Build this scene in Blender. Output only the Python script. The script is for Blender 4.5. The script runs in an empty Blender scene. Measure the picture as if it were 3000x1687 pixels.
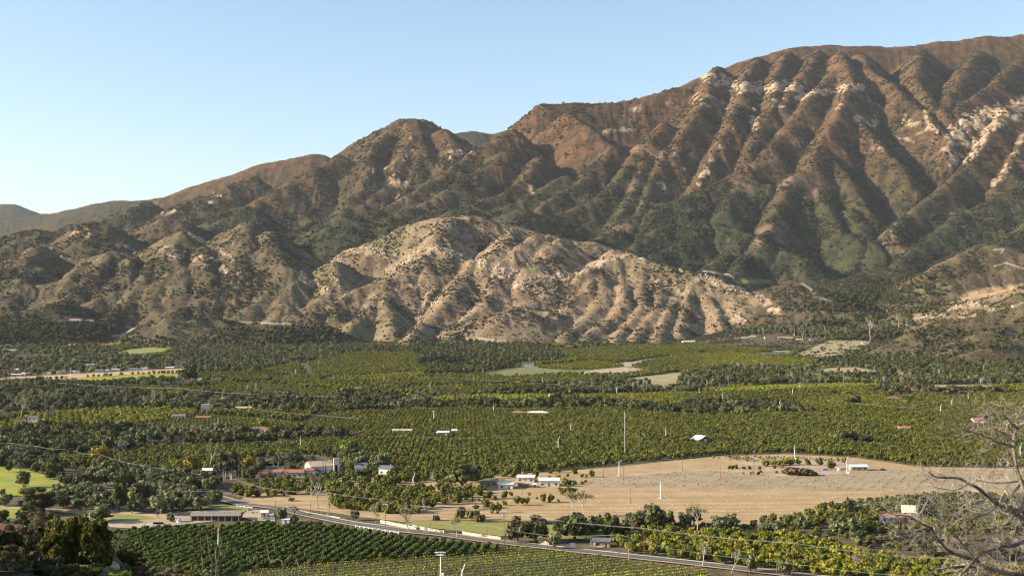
import bpy, bmesh, math, random, time
import numpy as np
from mathutils import Vector, Matrix
T0 = time.time()
rnd = random.Random(7)
NP = np.random.default_rng(11)

# ------------------------------------------------------------------ camera, light, air
SC = bpy.context.scene
COL = SC.collection
CAM_Z = 110.0
F = 3600.0            # focal length in source pixels (3000 wide)
HY = 930.0            # row of the true horizon
cam_d = bpy.data.cameras.new('camera')
cam = bpy.data.objects.new('camera', cam_d)
COL.objects.link(cam)
cam_d.sensor_width = 36.0
cam_d.lens = 36.0 * F / 3000.0
cam_d.clip_start = 0.5
cam_d.clip_end = 60000
PITCH = math.atan((HY - 843.5) / F)
cam.location = (0, 0, CAM_Z)
cam.rotation_euler = (math.radians(90) + PITCH, 0, 0)
SC.camera = cam

SUN_EL = math.radians(22)
SUN_AZ = math.radians(-96)      # from +Y (view direction), negative = to the left
sun_dir = Vector((math.sin(SUN_AZ) * math.cos(SUN_EL), math.cos(SUN_AZ) * math.cos(SUN_EL), math.sin(SUN_EL)))
sd = bpy.data.lights.new('sun', 'SUN')
sd.energy = 5.0
sd.angle = math.radians(0.53)
sd.color = (1.0, 0.87, 0.69)
sun = bpy.data.objects.new('sun', sd)
COL.objects.link(sun)
sun.rotation_euler = (-sun_dir).to_track_quat('-Z', 'Y').to_euler()

world = bpy.data.worlds.new('World')
SC.world = world
world.use_nodes = True
wn = world.node_tree
bg = wn.nodes['Background']
sky = wn.nodes.new('ShaderNodeTexSky')
sky.sky_type = 'NISHITA'
sky.sun_disc = False
sky.sun_elevation = SUN_EL
sky.sun_rotation = SUN_AZ
sky.altitude = 300
sky.air_density = 1.0
sky.dust_density = 1.3
sky.ozone_density = 1.2
wn.links.new(sky.outputs[0], bg.inputs[0])
bg.inputs[1].default_value = 0.096
vs = SC.view_settings
vs.view_transform = 'Standard'
vs.look = 'None'
vs.gamma = 1.0
vs.exposure = 1.28
vs.use_curve_mapping = False
SC.cycles.max_bounces = 5
SC.cycles.diffuse_bounces = 2
SC.cycles.transparent_max_bounces = 4
SC.cycles.volume_bounces = 0
SC.cycles.use_denoising = True
SC.cycles.denoising_prefilter = 'ACCURATE'
SC.cycles.filter_width = 1.15

# ------------------------------------------------------------------ pixel helpers (reading the photograph -> the ground)
def crop(x0, y0, s):
    return lambda p: (x0 + p[0] / s, y0 + p[1] / s)
S_ = crop(0, 0, 1.0); V_ = crop(0, 0, 1 / 1.1646)
c1 = crop(0, 500, 2.574); c2 = crop(1000, 300, 2.574); c3 = crop(2000, 200, 2.574)
c4 = crop(0, 1000, 2.574); c5 = crop(1000, 850, 2.574); c6 = crop(2000, 750, 2.574)
c7 = crop(0, 1337, 4.14); c8 = crop(600, 1337, 4.14); c9 = crop(1200, 1337, 4.14)
c10 = crop(1800, 1337, 4.14); c11 = crop(2380, 1337, 4.14); c12 = crop(2380, 1100, 4.14)
c13 = crop(500, 1250, 4.14); c14 = crop(0, 1000, 4.14); c15 = crop(1100, 1230, 3.669); c16 = crop(1700, 1250, 3.22)
d1 = crop(800, 600, 1.82); d2 = crop(1500, 600, 1.82); d3 = crop(2200, 600, 1.82)
_cp, _sp = math.cos(PITCH), math.sin(PITCH)
def ray(px, py):
    """unit-forward ray (y component 1) through a pixel of the photograph"""
    u = (px - 1500.0) / F; v = (843.5 - py) / F
    y = _cp - v * _sp; z = _sp + v * _cp
    return u / y, 1.0, z / y

# ------------------------------------------------------------------ noise
_T = NP.random((64, 256, 256)).astype(np.float32)
def vnoise(x, y, seed=0):
    t = _T[seed % 64]
    xi = np.floor(x).astype(np.int32); yi = np.floor(y).astype(np.int32)
    fx = (x - xi).astype(np.float32); fy = (y - yi).astype(np.float32)
    fx = fx * fx * (3 - 2 * fx); fy = fy * fy * (3 - 2 * fy)
    x0 = xi & 255; x1 = (xi + 1) & 255; y0 = yi & 255; y1 = (yi + 1) & 255
    a = t[y0, x0] * (1 - fx) + t[y0, x1] * fx
    b = t[y1, x0] * (1 - fx) + t[y1, x1] * fx
    return a * (1 - fy) + b * fy
def fbm(x, y, lam, octs=4, seed=0, gain=0.5):
    s = 0; a = 1.0; tot = 0
    for o in range(octs):
        s = s + a * vnoise(x / lam + 17.3 * o, y / lam + 9.1 * o, seed + o); tot += a
        a *= gain; lam *= 0.5
    return s / tot      # 0..1

# ------------------------------------------------------------------ valley floor and the near hillside
def smoothmax(a, b, k):
    h = np.clip(0.5 + 0.5 * (a - b) / k, 0, 1)
    return b + (a - b) * h + k * h * (1 - h)
def floor_z(x, y):
    t = np.maximum(0, y - 1400.0)
    return 0.025 * t * t / (t + 250.0)
def hill_z(x, y):
    """the slope below the camera, with the shelf on the left that carries the brush"""
    r = np.hypot(x, y)
    z = CAM_Z - 1.8 - 0.262 * r
    ang = x / np.maximum(y, 1.0)
    sh = CAM_Z - 18.0 - 0.05 * r - 38 * np.maximum(0, ang + .30) * 1.5 - 3.0 * np.maximum(0, ang + .335) * np.maximum(0, r - 100)      # a gently sloping shelf just inside the bottom of the frame
    m = np.clip((-0.19 - ang) / 0.05, 0, 1) * np.clip((r - 85) / 22, 0, 1) * np.clip((188 - r) / 30, 0, 1)
    m = m * m * (3 - 2 * m)
    # a rocky bank rising at the far left edge
    bank = np.clip((-0.382 - ang) / 0.03, 0, 1) * np.clip((r - 95) / 15, 0, 1) * np.clip((150 - r) / 12, 0, 1)
    z = z * (1 - m) + sh * m + bank * 2.6
    return z + (fbm(x, y, 14.0, 3, 40) - 0.5) * 1.2
def ground_z(x, y):
    x = np.asarray(x, dtype=np.float64); y = np.asarray(y, dtype=np.float64)
    f = floor_z(x, y)
    r = np.hypot(x, y)
    h = hill_z(x, y)
    return np.where(r < 520, smoothmax(f, h, 4.0) - np.where(r > 480, (r - 480) / 40 * 0, 0), f)
def gz(x, y):
    return float(ground_z(np.array([x]), np.array([y]))[0])

def at(p, near=40.0):
    """ground point seen at a pixel of the photograph"""
    dx, dy, dz = ray(*p)
    y = near; step = 4.0
    prev = y
    while y < 9000:
        if CAM_Z + dz * y - gz(dx * y, y) < 0:
            lo, hi = prev, y
            for _ in range(24):
                m = (lo + hi) / 2
                if CAM_Z + dz * m - gz(dx * m, m) < 0: hi = m
                else: lo = m
            return Vector((dx * lo, lo, gz(dx * lo, lo)))
        prev = y; y += max(step, y * 0.01)
    return Vector((dx * y, y, gz(dx * y, y)))
def at_floor(p):
    """the same, on the valley floor only (fast, vectorised)"""
    p = np.atleast_2d(np.asarray(p, dtype=np.float64))
    u = (p[:, 0] - 1500.0) / F; v = (843.5 - p[:, 1]) / F
    yy = _cp - v * _sp; dz = (_sp + v * _cp) / yy; dx = u / yy
    lo = np.full(len(p), 300.0); hi = np.full(len(p), 9000.0)
    for _ in range(40):
        m = (lo + hi) / 2
        below = CAM_Z + dz * m - floor_z(0, m) < 0
        hi = np.where(below, m, hi); lo = np.where(below, lo, m)
    return np.stack([dx * lo, lo], 1)

# ------------------------------------------------------------------ object helpers
def link(o, parent=None):
    COL.objects.link(o)
    if parent is not None: o.parent = parent
    return o
def tag(o, label=None, cat=None, group=None, kind=None):
    if label: o['label'] = label
    if cat: o['category'] = cat
    if group: o['group'] = group
    if kind: o['kind'] = kind
    return o
def mesh_np(name, v, f, mats=(), smooth=False, fm=None):
    me = bpy.data.meshes.new(name)
    v = np.asarray(v, dtype=np.float32); f = np.asarray(f, dtype=np.int32)
    n = f.shape[1]
    me.vertices.add(len(v)); me.vertices.foreach_set('co', v.ravel())
    me.loops.add(f.size); me.loops.foreach_set('vertex_index', f.ravel())
    me.polygons.add(len(f))
    me.polygons.foreach_set('loop_start', np.arange(0, f.size, n, dtype=np.int32))
    for m in mats: me.materials.append(m)
    if fm is not None: me.polygons.foreach_set('material_index', np.asarray(fm, dtype=np.int32))
    me.polygons.foreach_set('use_smooth', np.full(len(f), bool(smooth)))
    me.update(calc_edges=True); me.validate()
    return me
def empty(name, loc=(0, 0, 0), rz=0):
    o = bpy.data.objects.new(name, None); o.location = loc; o.rotation_euler = (0, 0, rz)
    o.empty_display_size = 0.5
    return link(o)

# ------------------------------------------------------------------ materials
def new_mat(name):
    m = bpy.data.materials.new(name); m.use_nodes = True
    nt = m.node_tree; b = nt.nodes['Principled BSDF']
    b.inputs['Specular IOR Level'].default_value = 0.15
    b.inputs['Roughness'].default_value = 0.9
    return m, nt, b
def nd(nt, t, **kw):
    n = nt.nodes.new(t)
    for k, v in kw.items():
        if k.startswith('i_'):
            key = k[2:]; key = int(key) if key.isdigit() else key.replace('_', ' ')
            n.inputs[key].default_value = v
        else: setattr(n, k, v)
    return n
def mixc(nt, fac, a, b, mode='MIX'):
    n = nt.nodes.new('ShaderNodeMix'); n.data_type = 'RGBA'; n.blend_type = mode
    for sock, val in ((0, fac), (6, a), (7, b)):
        if isinstance(val, bpy.types.NodeSocket): nt.links.new(val, n.inputs[sock])
        elif sock == 0: n.inputs[0].default_value = val
        else: n.inputs[sock].default_value = (*val, 1)
    return n.outputs[2]
def ramp(nt, src, a, b):
    n = nt.nodes.new('ShaderNodeMapRange'); n.inputs[1].default_value = a; n.inputs[2].default_value = b
    n.interpolation_type = 'SMOOTHSTEP'
    nt.links.new(src, n.inputs[0]); return n.outputs[0]
def noise(nt, vec, scale, detail=4, rough=0.55):
    n = nd(nt, 'ShaderNodeTexNoise'); n.inputs['Scale'].default_value = scale
    n.inputs['Detail'].default_value = detail; n.inputs['Roughness'].default_value = rough
    if vec is not None: nt.links.new(vec, n.inputs['Vector'])
    return n.outputs[0]
def world_pos(nt):
    return nd(nt, 'ShaderNodeNewGeometry').outputs['Position']
def bump(nt, b, h, dist, strength=1.0):
    n = nd(nt, 'ShaderNodeBump'); n.inputs['Distance'].default_value = dist; n.inputs['Strength'].default_value = strength
    nt.links.new(h, n.inputs['Height']); nt.links.new(n.outputs[0], b.inputs['Normal'])
def mth(nt, op, a, b=None):
    n = nt.nodes.new('ShaderNodeMath'); n.operation = op
    for i, v in ((0, a), (1, b)):
        if v is None: continue
        if isinstance(v, bpy.types.NodeSocket): nt.links.new(v, n.inputs[i])
        else: n.inputs[i].default_value = v
    return n.outputs[0]
def vary_mat(name, c, c2=None, scale=3.0, rough=0.9, spec=0.15, bmp=0.0):
    """a surface with soft mottling in object space"""
    m, nt, b = new_mat(name)
    c2 = c2 or tuple(x * 0.72 for x in c)
    co = nd(nt, 'ShaderNodeTexCoord').outputs['Object']
    nz = noise(nt, co, scale, 5)
    nt.links.new(mixc(nt, ramp(nt, nz, 0.35, 0.65), c2, c), b.inputs['Base Color'])
    b.inputs['Roughness'].default_value = rough
    b.inputs['Specular IOR Level'].default_value = spec
    if bmp: bump(nt, b, nz, bmp)
    return m
# ------------------------------------------------------------------ hills and mountains
def ridge_pts(cr, pts, dd0, dd1):
    q = [cr(p) for p in pts]
    L = [0.0]
    for a, b in zip(q, q[1:]): L.append(L[-1] + math.hypot(b[0] - a[0], b[1] - a[1]))
    out = []
    for p, l in zip(q, L):
        t = l / max(L[-1], 1e-6)
        d = dd0 + (dd1 - dd0) * t
        dx, _, dz = ray(*p)
        out.append((dx * d, d, CAM_Z + dz * d))
    return out
# kinds: 0 tan grass hill, 1 green chaparral, 2 brown upper slope, 3 dark hill, 4 far
RIDGES = []
ENV_Y = np.array([3000, 4200, 4400, 4700, 5000, 5400, 5800, 6200, 6700, 7300, 8200, 9500.])
ENV_Z = np.array([90, 140, 185, 300, 450, 680, 940, 1190, 1440, 1690, 1950, 2150.])
HIL_Y = np.array([2000, 3000, 3250, 3400, 3550, 3750, 3950, 4150, 4400, 4800, 5500.])
HIL_Z = np.array([0, 25, 50, 95, 170, 285, 390, 465, 530, 600, 700.])
SH = 0.0
def on_face(p, ey, ez, sh, prot):
    """distance at which the line of sight meets the general lie of a slope"""
    dx, _, dz = ray(*p)
    y = np.arange(2600.0, 9400.0, 6.0)
    g = CAM_Z + dz * y - (np.interp(y - sh, ey, ez) + prot)
    i = int(np.argmax(g < 0)) if (g < 0).any() else len(y) - 1
    return y[i]
def R(kind, k, w, da, db, cr, *pts, prot=None):
    if abs(da - db) >= 250 or prot is not None:
        q = [cr(p) for p in pts]
        hill = kind in (0, 3) and max(da, db) < 4800
        out = []
        for i, p in enumerate(q):
            pr = prot if prot is not None else (14 if hill else 45)
            d = on_face(p, HIL_Y if hill else ENV_Y, HIL_Z if hill else ENV_Z, 0 if hill else SH, pr)
            dx, _, dz = ray(*p)
            out.append((dx * d, d, CAM_Z + dz * d))
        RIDGES.append((kind, k, w, out))
    else:
        RIDGES.append((kind, k, w, ridge_pts(cr, pts, da, db)))
# far and back ranges
R(4, .45, 60, 16000, 16000, c1, (-400, 260), (-150, 240), (0, 232), (70, 232), (150, 275), (250, 312), (420, 380))
R(4, .5, 50, 11000, 11000, c1, (-300, 350), (0, 340), (100, 345), (200, 315), (330, 290), (420, 290), (560, 262), (700, 240), (800, 205), (950, 190), (1100, 182), (1270, 165), (1500, 170))
R(4, .5, 40, 9200, 9200, c1, (-300, 560), (0, 470), (200, 430), (400, 380), (560, 320), (700, 290), (900, 240), (1000, 230), (1300, 200))
# B: second hump
SH = 1100.0
R(2, .9, 35, 7600, 7600, V_, (380, 500), (420, 487), (520, 455), (600, 430), (660, 405), (720, 395), (760, 386), (790, 383), (820, 388), (850, 400), (900, 430))
R(2, .6, 30, 7600, 6300, c1, (1500, 180), (1350, 260), (1250, 330), (1150, 370), (1000, 430), (900, 470), (780, 540))
R(1, .6, 30, 7500, 6500, c1, (1100, 230), (1000, 290), (900, 330), (700, 390), (560, 410), (420, 470))
R(2, .6, 30, 7300, 6300, c1, (1900, 40), (1750, 110), (1650, 180), (1550, 250), (1440, 330), (1360, 385))
# C: the pointed peak
SH = 550.0
R(2, .95, 30, 6900, 6900, V_, (700, 470), (800, 415), (900, 355), (960, 325), (1000, 303), (1020, 298), (1040, 296), (1060, 298), (1080, 305), (1130, 330), (1190, 365), (1260, 420))
R(2, .62, 25, 6700, 5600, V_, (850, 385), (790, 420), (730, 450), (690, 478), (650, 502), (600, 530), (540, 560))
R(2, .62, 22, 6900, 5800, c2, (520, 130), (530, 240), (450, 420), (420, 560), (330, 650), (160, 760), (110, 850))
R(2, .62, 22, 6900, 6000, c2, (560, 130), (620, 330), (560, 480), (480, 620), (520, 700))
R(2, .62, 22, 6700, 5700, c2, (330, 230), (200, 400), (230, 560), (130, 700), (20, 800))
R(2, .62, 22, 6900, 6300, c2, (780, 200), (850, 300), (830, 400), (760, 520), (640, 600))
R(4, .55, 40, 8600, 8600, V_, (1090, 345), (1150, 333), (1190, 330), (1240, 338), (1290, 325), (1330, 330))
# D: the great massif; its crest goes on up to the right
SH = 0.0
R(2, 1.0, 25, 6200, 6440, V_, (1190, 378), (1260, 335), (1300, 305), (1330, 285), (1355, 267), (1385, 261), (1450, 255), (1560, 252), (1610, 244), (1640, 238), (1720, 215))
R(2, 1.1, 25, 7300, 7540, V_, (1720, 215), (1750, 197), (1785, 178), (1860, 150), (1950, 122), (2080, 104), (2230, 112), (2330, 100), (2480, 84), (2700, 70))
R(2, .7, 18, 5950, 4900, c2, (1290, 190), (1100, 310), (900, 430), (700, 580), (500, 690), (300, 790), (150, 850))
R(2, .7, 18, 5900, 4850, c2, (1230, 370), (1000, 520), (880, 600), (700, 720), (430, 830), (250, 910))
R(2, .7, 18, 5700, 4800, c2, (1500, 400), (1380, 590), (1200, 680), (1000, 770), (800, 810), (620, 850))
R(2, .7, 18, 5700, 4850, c2, (1690, 540), (1500, 640), (1350, 730), (1150, 820))
R(2, .7, 18, 6000, 4800, c2, (1700, 60), (1900, 200), (2050, 330), (1950, 450), (1800, 580), (1600, 700), (1480, 790), (1250, 870))
R(2, .7, 18, 6200, 4750, c2, (2440, 150), (2330, 280), (2200, 400), (2100, 550), (2020, 650), (1850, 750), (1600, 860), (1350, 940))
R(2, .72, 16, 6000, 5000, c2, (2250, 300), (2280, 420), (2230, 560), (2170, 700), (2100, 840))
R(2, .72, 16, 6000, 5100, c2, (2440, 330), (2400, 460), (2330, 590), (2290, 700), (2270, 800))
R(2, .7, 18, 6500, 4700, c3, (1200, -60), (1100, 60), (900, 270), (780, 430), (650, 600), (480, 740), (280, 850), (70, 950), (-30, 1000), (-300, 1110), (-620, 1260))
R(2, .7, 16, 6600, 5500, c3, (560, -90), (520, -20), (480, 60), (440, 200), (350, 420), (260, 580), (180, 740), (60, 930))
R(2, .7, 16, 6500, 5700, c3, (260, -20), (200, 60), (180, 180), (100, 330), (0, 480), (-80, 640))
R(2, .7, 16, 6600, 5700, c3, (800, -140), (740, -50), (700, 40), (690, 200), (640, 320), (560, 470), (490, 640))
R(1, .66, 18, 4900, 4450, c2, (2574, 740), (2400, 770), (2200, 880), (2000, 990), (1900, 1050))
R(1, .66, 18, 4800, 4350, c2, (2620, 820), (2400, 960), (2200, 1090))
# E: the lit spur with the big shaded flank
R(2, .78, 20, 7300, 4600, c3, (1180, -130), (1220, -60), (1250, 25), (1280, 110), (1230, 220), (1170, 340), (1080, 480), (1000, 600), (980, 720), (880, 780), (800, 840), (760, 960), (650, 1180), (590, 1270), prot=75)
R(1, .68, 14, 5300, 4600, c3, (980, 720), (960, 870), (880, 1020), (820, 1130), (770, 1220))
R(1, .68, 14, 5300, 4500, c3, (990, 760), (1010, 900), (1060, 1010), (1110, 1100), (1180, 1200), (1330, 1290))
R(2, .68, 14, 5900, 4800, c3, (1060, 600), (1180, 760), (1260, 860), (1350, 990), (1430, 1110))
R(2, .68, 14, 6100, 5200, c3, (1250, 300), (1400, 460), (1500, 580), (1650, 740), (1700, 850))
R(2, .68, 16, 6900, 5900, c3, (1330, -130), (1400, 0), (1550, 80), (1650, 200), (1800, 310), (1900, 400), (1960, 470))
R(1, .66, 16, 5000, 4350, c3, (650, 870), (430, 850), (370, 960), (320, 1080), (220, 1170))
R(1, .66, 16, 4700, 4200, c3, (1270, 1050), (1350, 1180), (1420, 1290), (1450, 1330))
# upper right
R(2, .66, 18, 7100, 6100, c3, (2240, -140), (2160, -50), (2100, 30), (2050, 180), (1980, 240), (1930, 290), (1980, 340), (2030, 385))
R(2, .7, 16, 7100, 6200, c3, (1800, -150), (1780, -40), (1740, 60), (1800, 160), (1880, 260))
R(2, .7, 16, 7100, 6200, c3, (1020, -150), (960, -40), (900, 40), (820, 140), (760, 250))
R(2, .66, 18, 7200, 6200, c3, (2640, -140), (2500, -40), (2350, 120), (2230, 200), (2090, 270), (2050, 330))
R(2, .66, 20, 7000, 7000, c3, (2300, -20), (2700, -60))
R(2, .74, 20, 6100, 4700, c3, (2760, 120), (2574, 220), (2440, 300), (2330, 480), (2150, 690), (1960, 890), (1790, 1020), (1560, 1210), prot=70)
R(2, .7, 16, 6000, 5300, c3, (2440, 300), (2250, 320), (2100, 400), (2010, 500), (1980, 640))
R(2, .68, 16, 5800, 5000, c3, (2720, 300), (2574, 500), (2490, 640), (2440, 770), (2340, 880))
R(1, .64, 18, 5200, 4250, c3, (2760, 820), (2574, 860), (2400, 930), (2280, 1015), (2060, 1090), (1900, 1230), (1760, 1340), (1640, 1430))
R(1, .62, 18, 4500, 4000, c3, (2760, 1040), (2640, 1120), (2520, 1220), (2400, 1290), (2280, 1300), (2150, 1340), (1950, 1449))
R(3, .6, 18, 4300, 3800, d3, (1456, 260), (1300, 215), (1200, 220), (1100, 280), (1000, 340), (900, 420))
R(3, .6, 18, 4200, 3700, d3, (1456, 330), (1350, 340), (1260, 370), (1180, 410))
# J and the green knolls at the foot of the range
R(1, .6, 20, 4500, 4200, c3, (-420, 1120), (-300, 1100), (-150, 1110), (0, 1150), (250, 1165), (400, 1200), (500, 1240), (600, 1290), (760, 1370), (930, 1440))
R(1, .6, 16, 4400, 4050, d2, (1260, 160), (1180, 220), (1100, 290), (1010, 360))
R(1, .6, 16, 4450, 4100, d2, (1020, 100), (960, 170), (880, 220), (780, 270))
R(1, .6, 14, 4350, 4050, d2, (1300, 200), (1240, 260), (1190, 340), (1130, 370))
R(1, .55, 16, 4800, 4800, c2, (1160, 895), (1230, 840), (1300, 808), (1370, 793), (1440, 822), (1520, 860), (1590, 890))
R(1, .55, 16, 4850, 4850, c2, (560, 880), (650, 830), (780, 800), (950, 795), (1050, 835), (1150, 880))
R(1, .55, 16, 4900, 4900, c2, (-60, 880), (20, 855), (100, 850), (190, 885), (260, 915))
R(1, .55, 16, 4750, 4750, c2, (-300, 1010), (-100, 930), (60, 905), (200, 930), (400, 920), (520, 905), (640, 930))
R(3, .55, 18, 5300, 5200, c1, (940, 520), (980, 490), (1100, 420), (1180, 375), (1250, 352), (1330, 375), (1450, 440), (1600, 520), (1700, 570))
R(1, .55, 18, 5500, 5400, c1, (1480, 440), (1560, 385), (1650, 330), (1720, 290), (1780, 272), (1850, 275), (1920, 292), (2000, 350), (2100, 420), (2200, 475))
R(1, .55, 18, 5000, 4900, c1, (2120, 520), (2250, 480), (2400, 440), (2574, 425))
R(1, .6, 14, 5500, 5100, c1, (2574, 400), (2420, 360), (2300, 420), (2200, 480))
# dark brown hills left
R(3, .6, 16, 5000, 5000, c1, (-250, 600), (-80, 560), (0, 515), (100, 467), (200, 450), (330, 455), (450, 475), (540, 500))
R(3, .75, 16, 4900, 4900, c1, (400, 580), (520, 500), (600, 430), (690, 390), (750, 388), (810, 398), (900, 450), (1000, 520), (1080, 590))
R(3, .62, 14, 4900, 4550, c1, (690, 390), (640, 450), (560, 520), (480, 600))
R(3, .62, 14, 4850, 4550, c1, (860, 430), (840, 500), (860, 560), (900, 620))
R(0, .8, 14, 4600, 4600, c1, (1560, 560), (1620, 520), (1720, 450), (1800, 400), (1870, 385), (1950, 410), (2100, 480), (2250, 560), (2400, 640), (2480, 670))
R(0, .65, 12, 4600, 4200, c1, (1870, 385), (1850, 480), (1820, 580), (1800, 660), (1850, 740))
R(0, .65, 12, 4550, 4250, c1, (2040, 450), (2060, 560), (2100, 650), (2150, 720))
R(0, .85, 12, 4400, 4300, c1, (1000, 640), (1050, 600), (1200, 520), (1290, 475), (1330, 463), (1380, 460), (1450, 480), (1530, 530), (1600, 580), (1750, 650), (1900, 720), (2000, 765))
R(0, .68, 12, 4350, 3900, c1, (1380, 460), (1300, 560), (1320, 640), (1400, 740), (1380, 860))
R(0, .68, 12, 4350, 3850, c1, (1560, 560), (1560, 640), (1600, 760), (1640, 860))
R(0, .65, 12, 4450, 4350, c1, (-200, 760), (0, 690), (150, 630), (280, 560), (340, 550), (450, 610), (550, 665), (640, 700))
R(0, .68, 12, 4350, 4050, c1, (280, 560), (200, 640), (120, 720), (60, 790))
R(0, .95, 12, 4100, 4000, c1, (-150, 980), (0, 920), (100, 850), (300, 720), (450, 650), (620, 660), (740, 630), (850, 600), (950, 620), (1100, 670), (1250, 740), (1400, 840), (1500, 900))
R(0, .72, 10, 4050, 3600, c1, (850, 600), (760, 690), (680, 780), (600, 870), (480, 950), (400, 1000))
R(0, .72, 10, 4050, 3500, c1, (1000, 640), (960, 760), (850, 850), (740, 960), (650, 1090))
R(0, .72, 10, 4000, 3450, c1, (1140, 700), (1090, 800), (1050, 870), (960, 980), (850, 1080))
R(0, .72, 10, 3980, 3450, c1, (1230, 740), (1180, 850), (1150, 930), (1200, 1060))
R(0, .72, 10, 4050, 3600, c1, (640, 680), (540, 770), (380, 830), (160, 860), (0, 920))
R(0, .72, 10, 4050, 3650, c1, (300, 720), (180, 800), (60, 850), (-100, 900))
R(3, .5, 20, 3420, 3200, c1, (500, 1010), (380, 1010), (250, 1040), (100, 1090), (0, 1120), (-200, 1150))
R(3, .5, 20, 3350, 3150, c1, (850, 1170), (700, 1130), (500, 1120), (300, 1160), (100, 1190), (-100, 1210))
# L9 and the terraced knoll
R(0, .85, 10, 3900, 3300, c1, (2030, 755), (1950, 790), (1860, 860), (1750, 900), (1600, 935), (1500, 970), (1380, 1020), (1200, 1080), (1050, 1160), (940, 1240))
R(0, .72, 10, 3880, 3400, c1, (2080, 770), (2060, 860), (2000, 930), (1900, 1010), (1750, 1110), (1650, 1180))
R(0, .72, 10, 3880, 3450, c1, (2120, 760), (2180, 880), (2130, 980), (2090, 1080))
R(0, .6, 12, 3300, 3150, c1, (1800, 1140), (1650, 1110), (1500, 1095), (1280, 1095), (1150, 1150), (1000, 1230), (850, 1290))
R(3, .5, 14, 3250, 3150, c1, (2500, 1190), (2300, 1160), (2050, 1140), (1800, 1160), (1600, 1230))
# H1, the broad tan hill in the middle
R(0, .95, 14, 4150, 4050, d1, (60, 440), (170, 375), (300, 295), (400, 245), (480, 215), (600, 160), (700, 112), (780, 90), (850, 75), (950, 64), (1040, 58), (1100, 70), (1180, 92), (1280, 120), (1456, 150), (1600, 190), (1720, 198), (1800, 222), (1880, 250))
R(0, .8, 12, 4050, 3500, d2, (560, 225), (700, 290), (780, 312), (870, 332), (1000, 362), (1090, 400), (1150, 425), (1300, 500), (1400, 545), (1500, 600))
R(0, .7, 10, 4050, 3700, d1, (950, 70), (900, 130), (860, 180), (860, 225))
R(0, .7, 10, 4050, 3750, d1, (1280, 120), (1230, 180), (1180, 240), (1130, 290))
R(0, .7, 10, 4050, 3700, d2, (250, 170), (190, 230), (130, 290), (80, 340))
R(0, .7, 10, 4050, 3700, d2, (120, 150), (60, 200), (10, 250), (-60, 300))
# rocky second crest of H1 and its ribs
R(0, 1.0, 9, 3950, 3850, d1, (250, 330), (330, 285), (420, 240), (520, 235), (600, 255), (660, 275))
R(0, 1.0, 9, 3850, 3700, d1, (520, 400), (640, 335), (760, 262), (860, 226), (930, 245), (1000, 280), (1150, 310), (1250, 340), (1350, 380))
R(0, .72, 9, 3900, 3400, d1, (330, 285), (350, 370), (300, 440), (220, 530), (170, 590))
R(0, .72, 9, 3700, 3350, d1, (570, 385), (450, 440), (330, 510), (200, 580), (30, 592))
R(0, .74, 9, 3690, 3350, d1, (570, 390), (560, 460), (520, 540), (440, 620), (385, 690))
R(0, .74, 9, 3690, 3350, d1, (600, 400), (600, 520), (640, 620), (640, 680))
R(0, .74, 9, 3680, 3400, d1, (860, 226), (820, 300), (700, 350), (600, 390))
R(0, .74, 9, 3720, 3350, d1, (1060, 300), (1010, 380), (960, 460), (900, 530), (800, 620), (715, 730))
R(0, .74, 9, 3700, 3350, d1, (1200, 330), (1180, 420), (1120, 520), (1040, 590), (960, 640))
R(0, .7, 9, 3550, 3300, d1, (1456, 555), (1330, 560), (1200, 600), (1100, 640), (1030, 670), (950, 705))
# H2, the right-hand rocky crest
R(0, .95, 10, 3900, 3400, d2, (620, 268), (550, 280), (480, 318), (400, 350), (350, 390), (200, 450), (60, 520), (-60, 570), (-180, 610))
R(0, .95, 9, 3880, 3500, d2, (620, 268), (760, 330), (880, 370), (980, 400), (1040, 480), (1090, 560), (1110, 620))
R(0, .74, 8, 3750, 3350, d2, (420, 380), (400, 440), (300, 510), (240, 580), (215, 640))
R(0, .74, 8, 3750, 3330, d2, (480, 380), (500, 440), (430, 560), (340, 640), (270, 700))
R(0, .74, 8, 3750, 3330, d2, (590, 410), (600, 500), (540, 580), (440, 650), (390, 690))
R(0, .74, 8, 3750, 3330, d2, (690, 430), (700, 520), (650, 600), (600, 650), (545, 720))
R(0, .74, 8, 3750, 3330, d2, (790, 440), (780, 530), (700, 640), (640, 720))
R(0, .74, 8, 3730, 3330, d2, (870, 480), (830, 560), (800, 640), (770, 720))
R(0, .72, 8, 3750, 3350, d2, (960, 420), (930, 500), (910, 600), (880, 690))
R(0, .6, 8, 3350, 3280, d2, (180, 590), (60, 562), (-60, 575), (-200, 620), (-330, 670))
R(0, .6, 10, 3600, 3350, d2, (1150, 425), (1230, 520), (1290, 600), (1330, 660))
# right-hand fan, the small tan knoll with the dirt track, the near right hill
R(3, .4, 18, 3700, 3500, d3, (120, 440), (230, 405), (330, 470), (420, 530))
R(1, .3, 30, 3990, 3760, d3, (700, 330), (560, 390), (450, 450), (500, 520))
R(3, .5, 16, 2900, 2660, d3, (1700, 440), (1456, 480), (1300, 540), (1150, 590), (1000, 640), (880, 690), (760, 740))
R(3, .5, 14, 2780, 2540, d3, (1600, 560), (1456, 600), (1330, 640), (1200, 690), (1100, 740))
R(3, .5, 14, 2640, 2400, d3, (1700, 640), (1500, 690), (1300, 740), (1150, 790))
R(0, .3, 16, 3400, 3300, d3, (1110, 500), (1250, 470), (1456, 440), (1700, 400))

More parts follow.
